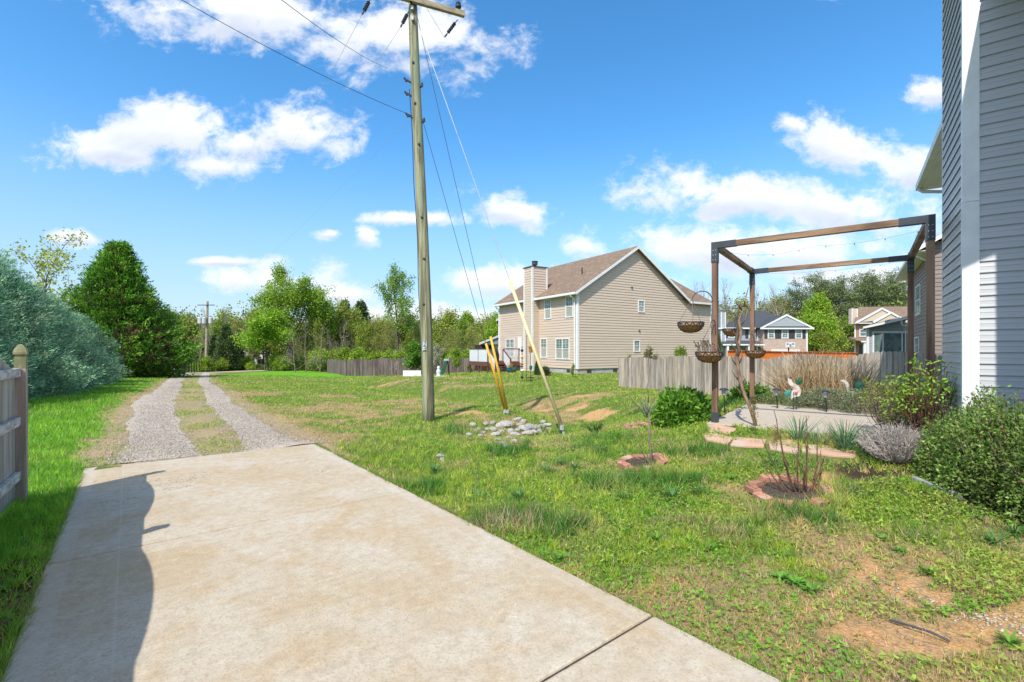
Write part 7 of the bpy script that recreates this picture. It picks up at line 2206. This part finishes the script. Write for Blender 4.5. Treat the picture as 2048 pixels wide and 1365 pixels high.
    u = np.where(sidev, -.012, SWID + .012) + rg.normal(0, .012, n); u, v, sidev = u[keep], v[keep], sidev[keep]; n = len(u)
    q = SE + SW * u[:, None] + SD * v[:, None]
    lean = np.where(sidev, 1.0, -1.0)[:, None] * SW[None] * rg.uniform(.1, 1.1, (n, 1)) + rg.normal(0, .35, (n, 2))
    A = unit(np.concatenate([lean, np.ones((n, 1))], 1))
    c = np.where(rg.random(n)[:, None] < .35, np.array([.52, .42, .22]), np.array([.22, .40, .04])) * rg.uniform(.6, 1.2, (n, 1))
    emit(np.stack([q[:, 0], q[:, 1], np.full(n, -.03)], 1), A, rg.uniform(.04, .10, n), .0028 + .001 * q[:, 1], c)
    V = np.concatenate(allV); F = np.concatenate(allF); C = np.concatenate(allC)
    tag(obj('lawn_grass', np_mesh('lawn_grass', V, F, M_GRASS, C), kind='stuff'), 'patchy spring grass, clover and straw covering the yard', 'grass')
    return len(F)
NG = lawn()

# bunchy weeds: rosettes that stand out of the lawn
rg_ = np.random.default_rng(5)
def rosette_me(seed, n, L, w, col):
    rg = np.random.default_rng(seed); V = []; F = []; C = []
    for i in range(n):
        a = rg.uniform(0, 2 * PI); el = rg.uniform(.15, 1.2); l = L * rg.uniform(.6, 1.15); d = np.array([math.cos(a) * math.cos(el), math.sin(a) * math.cos(el), math.sin(el)]); sd = np.array([-math.sin(a), math.cos(a), 0])
        k = len(V); c = np.array(col) * rg.uniform(.7, 1.25)
        for j in range(4):
            t = j / 3; p = d * l * t - np.array([0, 0, l * .35 * t * t]); ww = w * (math.sin(PI * (t * .85 + .12))) * .5
            V += [p - sd * ww, p + sd * ww]; C += [c, c]
            if j: F.append([k + 2 * j - 2, k + 2 * j - 1, k + 2 * j + 1, k + 2 * j])
    return np_mesh('weed', V, F, M_LEAF, np.array(C))
RM = [rosette_me(1, 34, .12, .014, (.18, .38, .05)), rosette_me(2, 60, .17, .008, (.12, .27, .075)), rosette_me(3, 26, .11, .020, (.16, .38, .05))]
wl = [(1590, 1170, 2), (1560, 1160, 2), (1620, 1185, 2), (1225, 1045, 0), (1245, 1068, 0), (1312, 1082, 0), (1380, 1085, 0), (1262, 965, 1), (1300, 975, 1), (1330, 985, 1), (1345, 1000, 1), (1120, 930, 1), (1090, 945, 1), (1150, 940, 1), (1800, 1105, 2), (1765, 1080, 2), (1990, 1090, 1), (2030, 1070, 1), (1250, 1000, 1), (1175, 890, 1), (1150, 900, 1), (1200, 905, 1),
      (1015, 1040, 1), (960, 1000, 1), (1040, 1000, 1), (1400, 990, 1), (1460, 960, 2), (1860, 1150, 0), (1545, 930, 1), (2020, 1290, 0), (1120, 1120, 2), (1090, 1110, 2), (1420, 1100, 2), (870, 945, 1), (1055, 890, 1)]
for (px, py, k) in wl:
    Y = 4
    for _ in range(20):
        x = (px - 1024) / FPX * Y; Y = .5 * Y + .5 * FPX * (EYE - gz(x, Y)) / (py - 700)
    x = (px - 1024) / FPX * Y
    o = obj('weed', RM[k], None, (x, Y, gz(x, Y)), random.uniform(0, 6)); s_ = random.uniform(.8, 1.25) * (1.25 if k == 1 else 1); o.scale = (s_, s_, s_)
    tag(o, ['small bright green weed rosette in the lawn', 'coarse dark green grass tuft in the lawn', 'broad leaved green weed in the lawn'][k], 'weed', ['small bright weeds in the lawn', 'dark grass tufts in the lawn', 'broad leaved weeds in the lawn'][k])

# loose gravel, leaf litter, pale chips in the clay, twigs
def scatter(name, pts, size, mat, label, seed, flat=.6, cat='gravel'):
    rg = np.random.default_rng(seed); n = len(pts)
    base = np.array([[1, 0, 0], [-1, 0, 0], [0, 1, 0], [0, -1, 0], [0, 0, 1], [0, 0, -1]], float)
    tri = np.array([[0, 2, 4], [2, 1, 4], [1, 3, 4], [3, 0, 4], [2, 0, 5], [1, 2, 5], [3, 1, 5], [0, 3, 5]])
    sz = size * rg.uniform(.5, 1.5, (n, 1)) ** 1.3
    rot = rg.uniform(0, 2 * PI, n); c, s_ = np.cos(rot), np.sin(rot)
    B_ = base[None] * (1 + rg.normal(0, .2, (n, 6, 3))) * sz[:, None] * np.array([1, .75, flat])
    X = B_[..., 0] * c[:, None] - B_[..., 1] * s_[:, None]; Yv = B_[..., 0] * s_[:, None] + B_[..., 1] * c[:, None]
    V = np.stack([X, Yv, B_[..., 2]], -1) + pts[:, None, :]
    F = (np.arange(n) * 6)[:, None, None] + tri[None]
    cc = np.repeat(np.array([.43, .375, .32])[None] * rg.uniform(.6, 1.45, (n, 1)), 6, axis=0)
    return tag(obj(name, np_mesh(name, V.reshape(-1, 3), F.reshape(-1, 3), mat, cc), kind='stuff'), label, cat)
M_PEB = attr_leaf('pebble', 0.0, .9)
rg = np.random.default_rng(31)
n = 42000
t = rg.random(n) ** 2.6; i0 = t * 4.6
seg = np.minimum(i0.astype(int), len(LANE) - 2); f = (i0 - seg)[:, None]
P2 = LANE[seg] * (1 - f) + LANE[seg + 1] * f; d = unit(LANE[seg + 1] - LANE[seg]); nr = np.stack([d[:, 1], -d[:, 0]], 1)
off = np.where(rg.random(n) < .5, -.80, .88) + rg.normal(0, .27, n)
q = P2 + nr * off[:, None]; k = ~keep_off(q[:, 0], q[:, 1]); q = q[k]
scatter('loose_gravel', np.stack([q[:, 0], q[:, 1], height(q[:, 0], q[:, 1]) + .018], 1), .0095, M_PEB, 'loose grey crushed stone on the two wheel tracks', 1)
# pale chips in the clay at lower right
n = 420; x = rg.normal(3.0, .28, n); y = 2.86 + (3.0 - x) * .75 + rg.normal(0, .09, n)
o = scatter('pale_chips', np.stack([x, y, height(x, y) + .004], 1), .011, pmat('pale_chip', (.52, .46, .38), (.36, .30, .23), 9, rough=.9), 'pale stone chips lying in the bare clay at lower right', 2, .35)
# dead leaves beside the slab's left edge
n = 700; v = rg.uniform(3.2, 8.5, n); u = SWID + .04 + np.abs(rg.normal(0, .16, n))
q = SE + SW * u[:, None] + SD * v[:, None]
P = np.stack([q[:, 0], q[:, 1], height(q[:, 0], q[:, 1]) + rg.uniform(.005, .03, n)], 1)
tag(obj('leaf_litter', leaf_mesh('leaf_litter', P, rg.normal(0, 1, P.shape) * [1, 1, .3], .05 * rg.uniform(.5, 1.3, n), .03, palette(rg, n, (.22, .105, .045), .3), M_LEAF, rg), kind='stuff'), 'brown dead leaves gathered along the left edge of the concrete', 'leaf litter')
# straw on the soil at right and grass clippings on the slab
n = 9000; y = rg.uniform(2.0, 5.2, n); x = y * rg.uniform(.15, 1.2, n); k = ~keep_off(x, y) & (rg.random(n) < sstep(.42, .6, dryness(x, y)) + soil_patch(x, y) * .5); x, y = x[k], y[k]; n = len(x)
P = np.stack([x, y, height(x, y) + rg.uniform(.004, .02, n)], 1)
tag(obj('dead_straw', leaf_mesh('dead_straw', P, rg.normal(0, 1, P.shape) * [1, 1, .12], rg.uniform(.03, .09, n), .0035, palette(rg, n, (.42, .32, .19), .25), M_LEAF, rg), kind='stuff'), 'dry grass stems lying flat on the bare soil', 'straw')
n = 420; cc = rg.integers(0, 9, n); cu = np.array([2.4, 2.2, 1.9, 2.0, 2.55, 1.7, .6, .45, 2.3])[cc]; cv = np.array([.75, 1.15, 1.35, 1.7, 1.9, 1.2, 1.2, 1.9, 1.45])[cc]
u = cu + rg.normal(0, .16, n); v = cv + rg.normal(0, .05, n); q = SE + SW * u[:, None] + SD * v[:, None]
P = np.stack([q[:, 0], q[:, 1], np.full(n, .004)], 1)
tag(obj('clippings', leaf_mesh('clippings', P, rg.normal(0, 1, P.shape) * [1, 1, .05], rg.uniform(.02, .05, n), .003, palette(rg, n, (.16, .15, .08), .3), M_LEAF, rg), kind='stuff'), 'scattered dark grass clippings on the far end of the concrete', 'clippings')
# drip hose in the clay, edging by the bush
def gp_(px, py, up_=.01):
    Y = 4.0
    for _ in range(25):
        x = (px - 1024) / FPX * Y; Y = .5 * Y + .5 * FPX * (EYE - gz(x, Y)) / (py - 700)
    x = (px - 1024) / FPX * Y
    return Vector((x, Y, gz(x, Y) + up_))
pts = [gp_(1780, 1247, .02), gp_(1820, 1262, .03), gp_(1860, 1276, .035), gp_(1900, 1290, .02)]
mb = MB(); mb.tube([p - pts[0] for p in pts], .007, 6); tag(mb.build('drip_hose', M_BRACK, loc=pts[0]), 'short piece of black drip hose lying in the clay at lower right', 'hose')
pts = [gp_(1825, 962, .02), gp_(1850, 972, .02), gp_(1880, 985, .02), (gp_(1925, 1000, .02))]
for a, b in zip(pts[:-1], pts[1:]):
    mb = MB(); mb.beam(Vector(), b - a, .05, .07); tag(mb.build('edging_stone', M_STONE, loc=a, bevel=.008), 'pale weathered edging piece at the foot of the big right bush', 'edging', 'edging pieces below the right bush')
pts = [gp_(1490, 880), gp_(1530, 890), gp_(1575, 893), gp_(1640, 895), gp_(1700, 900), gp_(1745, 915)]
mb = MB(); mb.tube([p - pts[0] for p in pts], .012, 6); tag(mb.build('landscape_edging', M_BRACK, loc=pts[0]), 'black plastic landscape edging between the pavers and the patio', 'edging')
print('grass tris', NG)
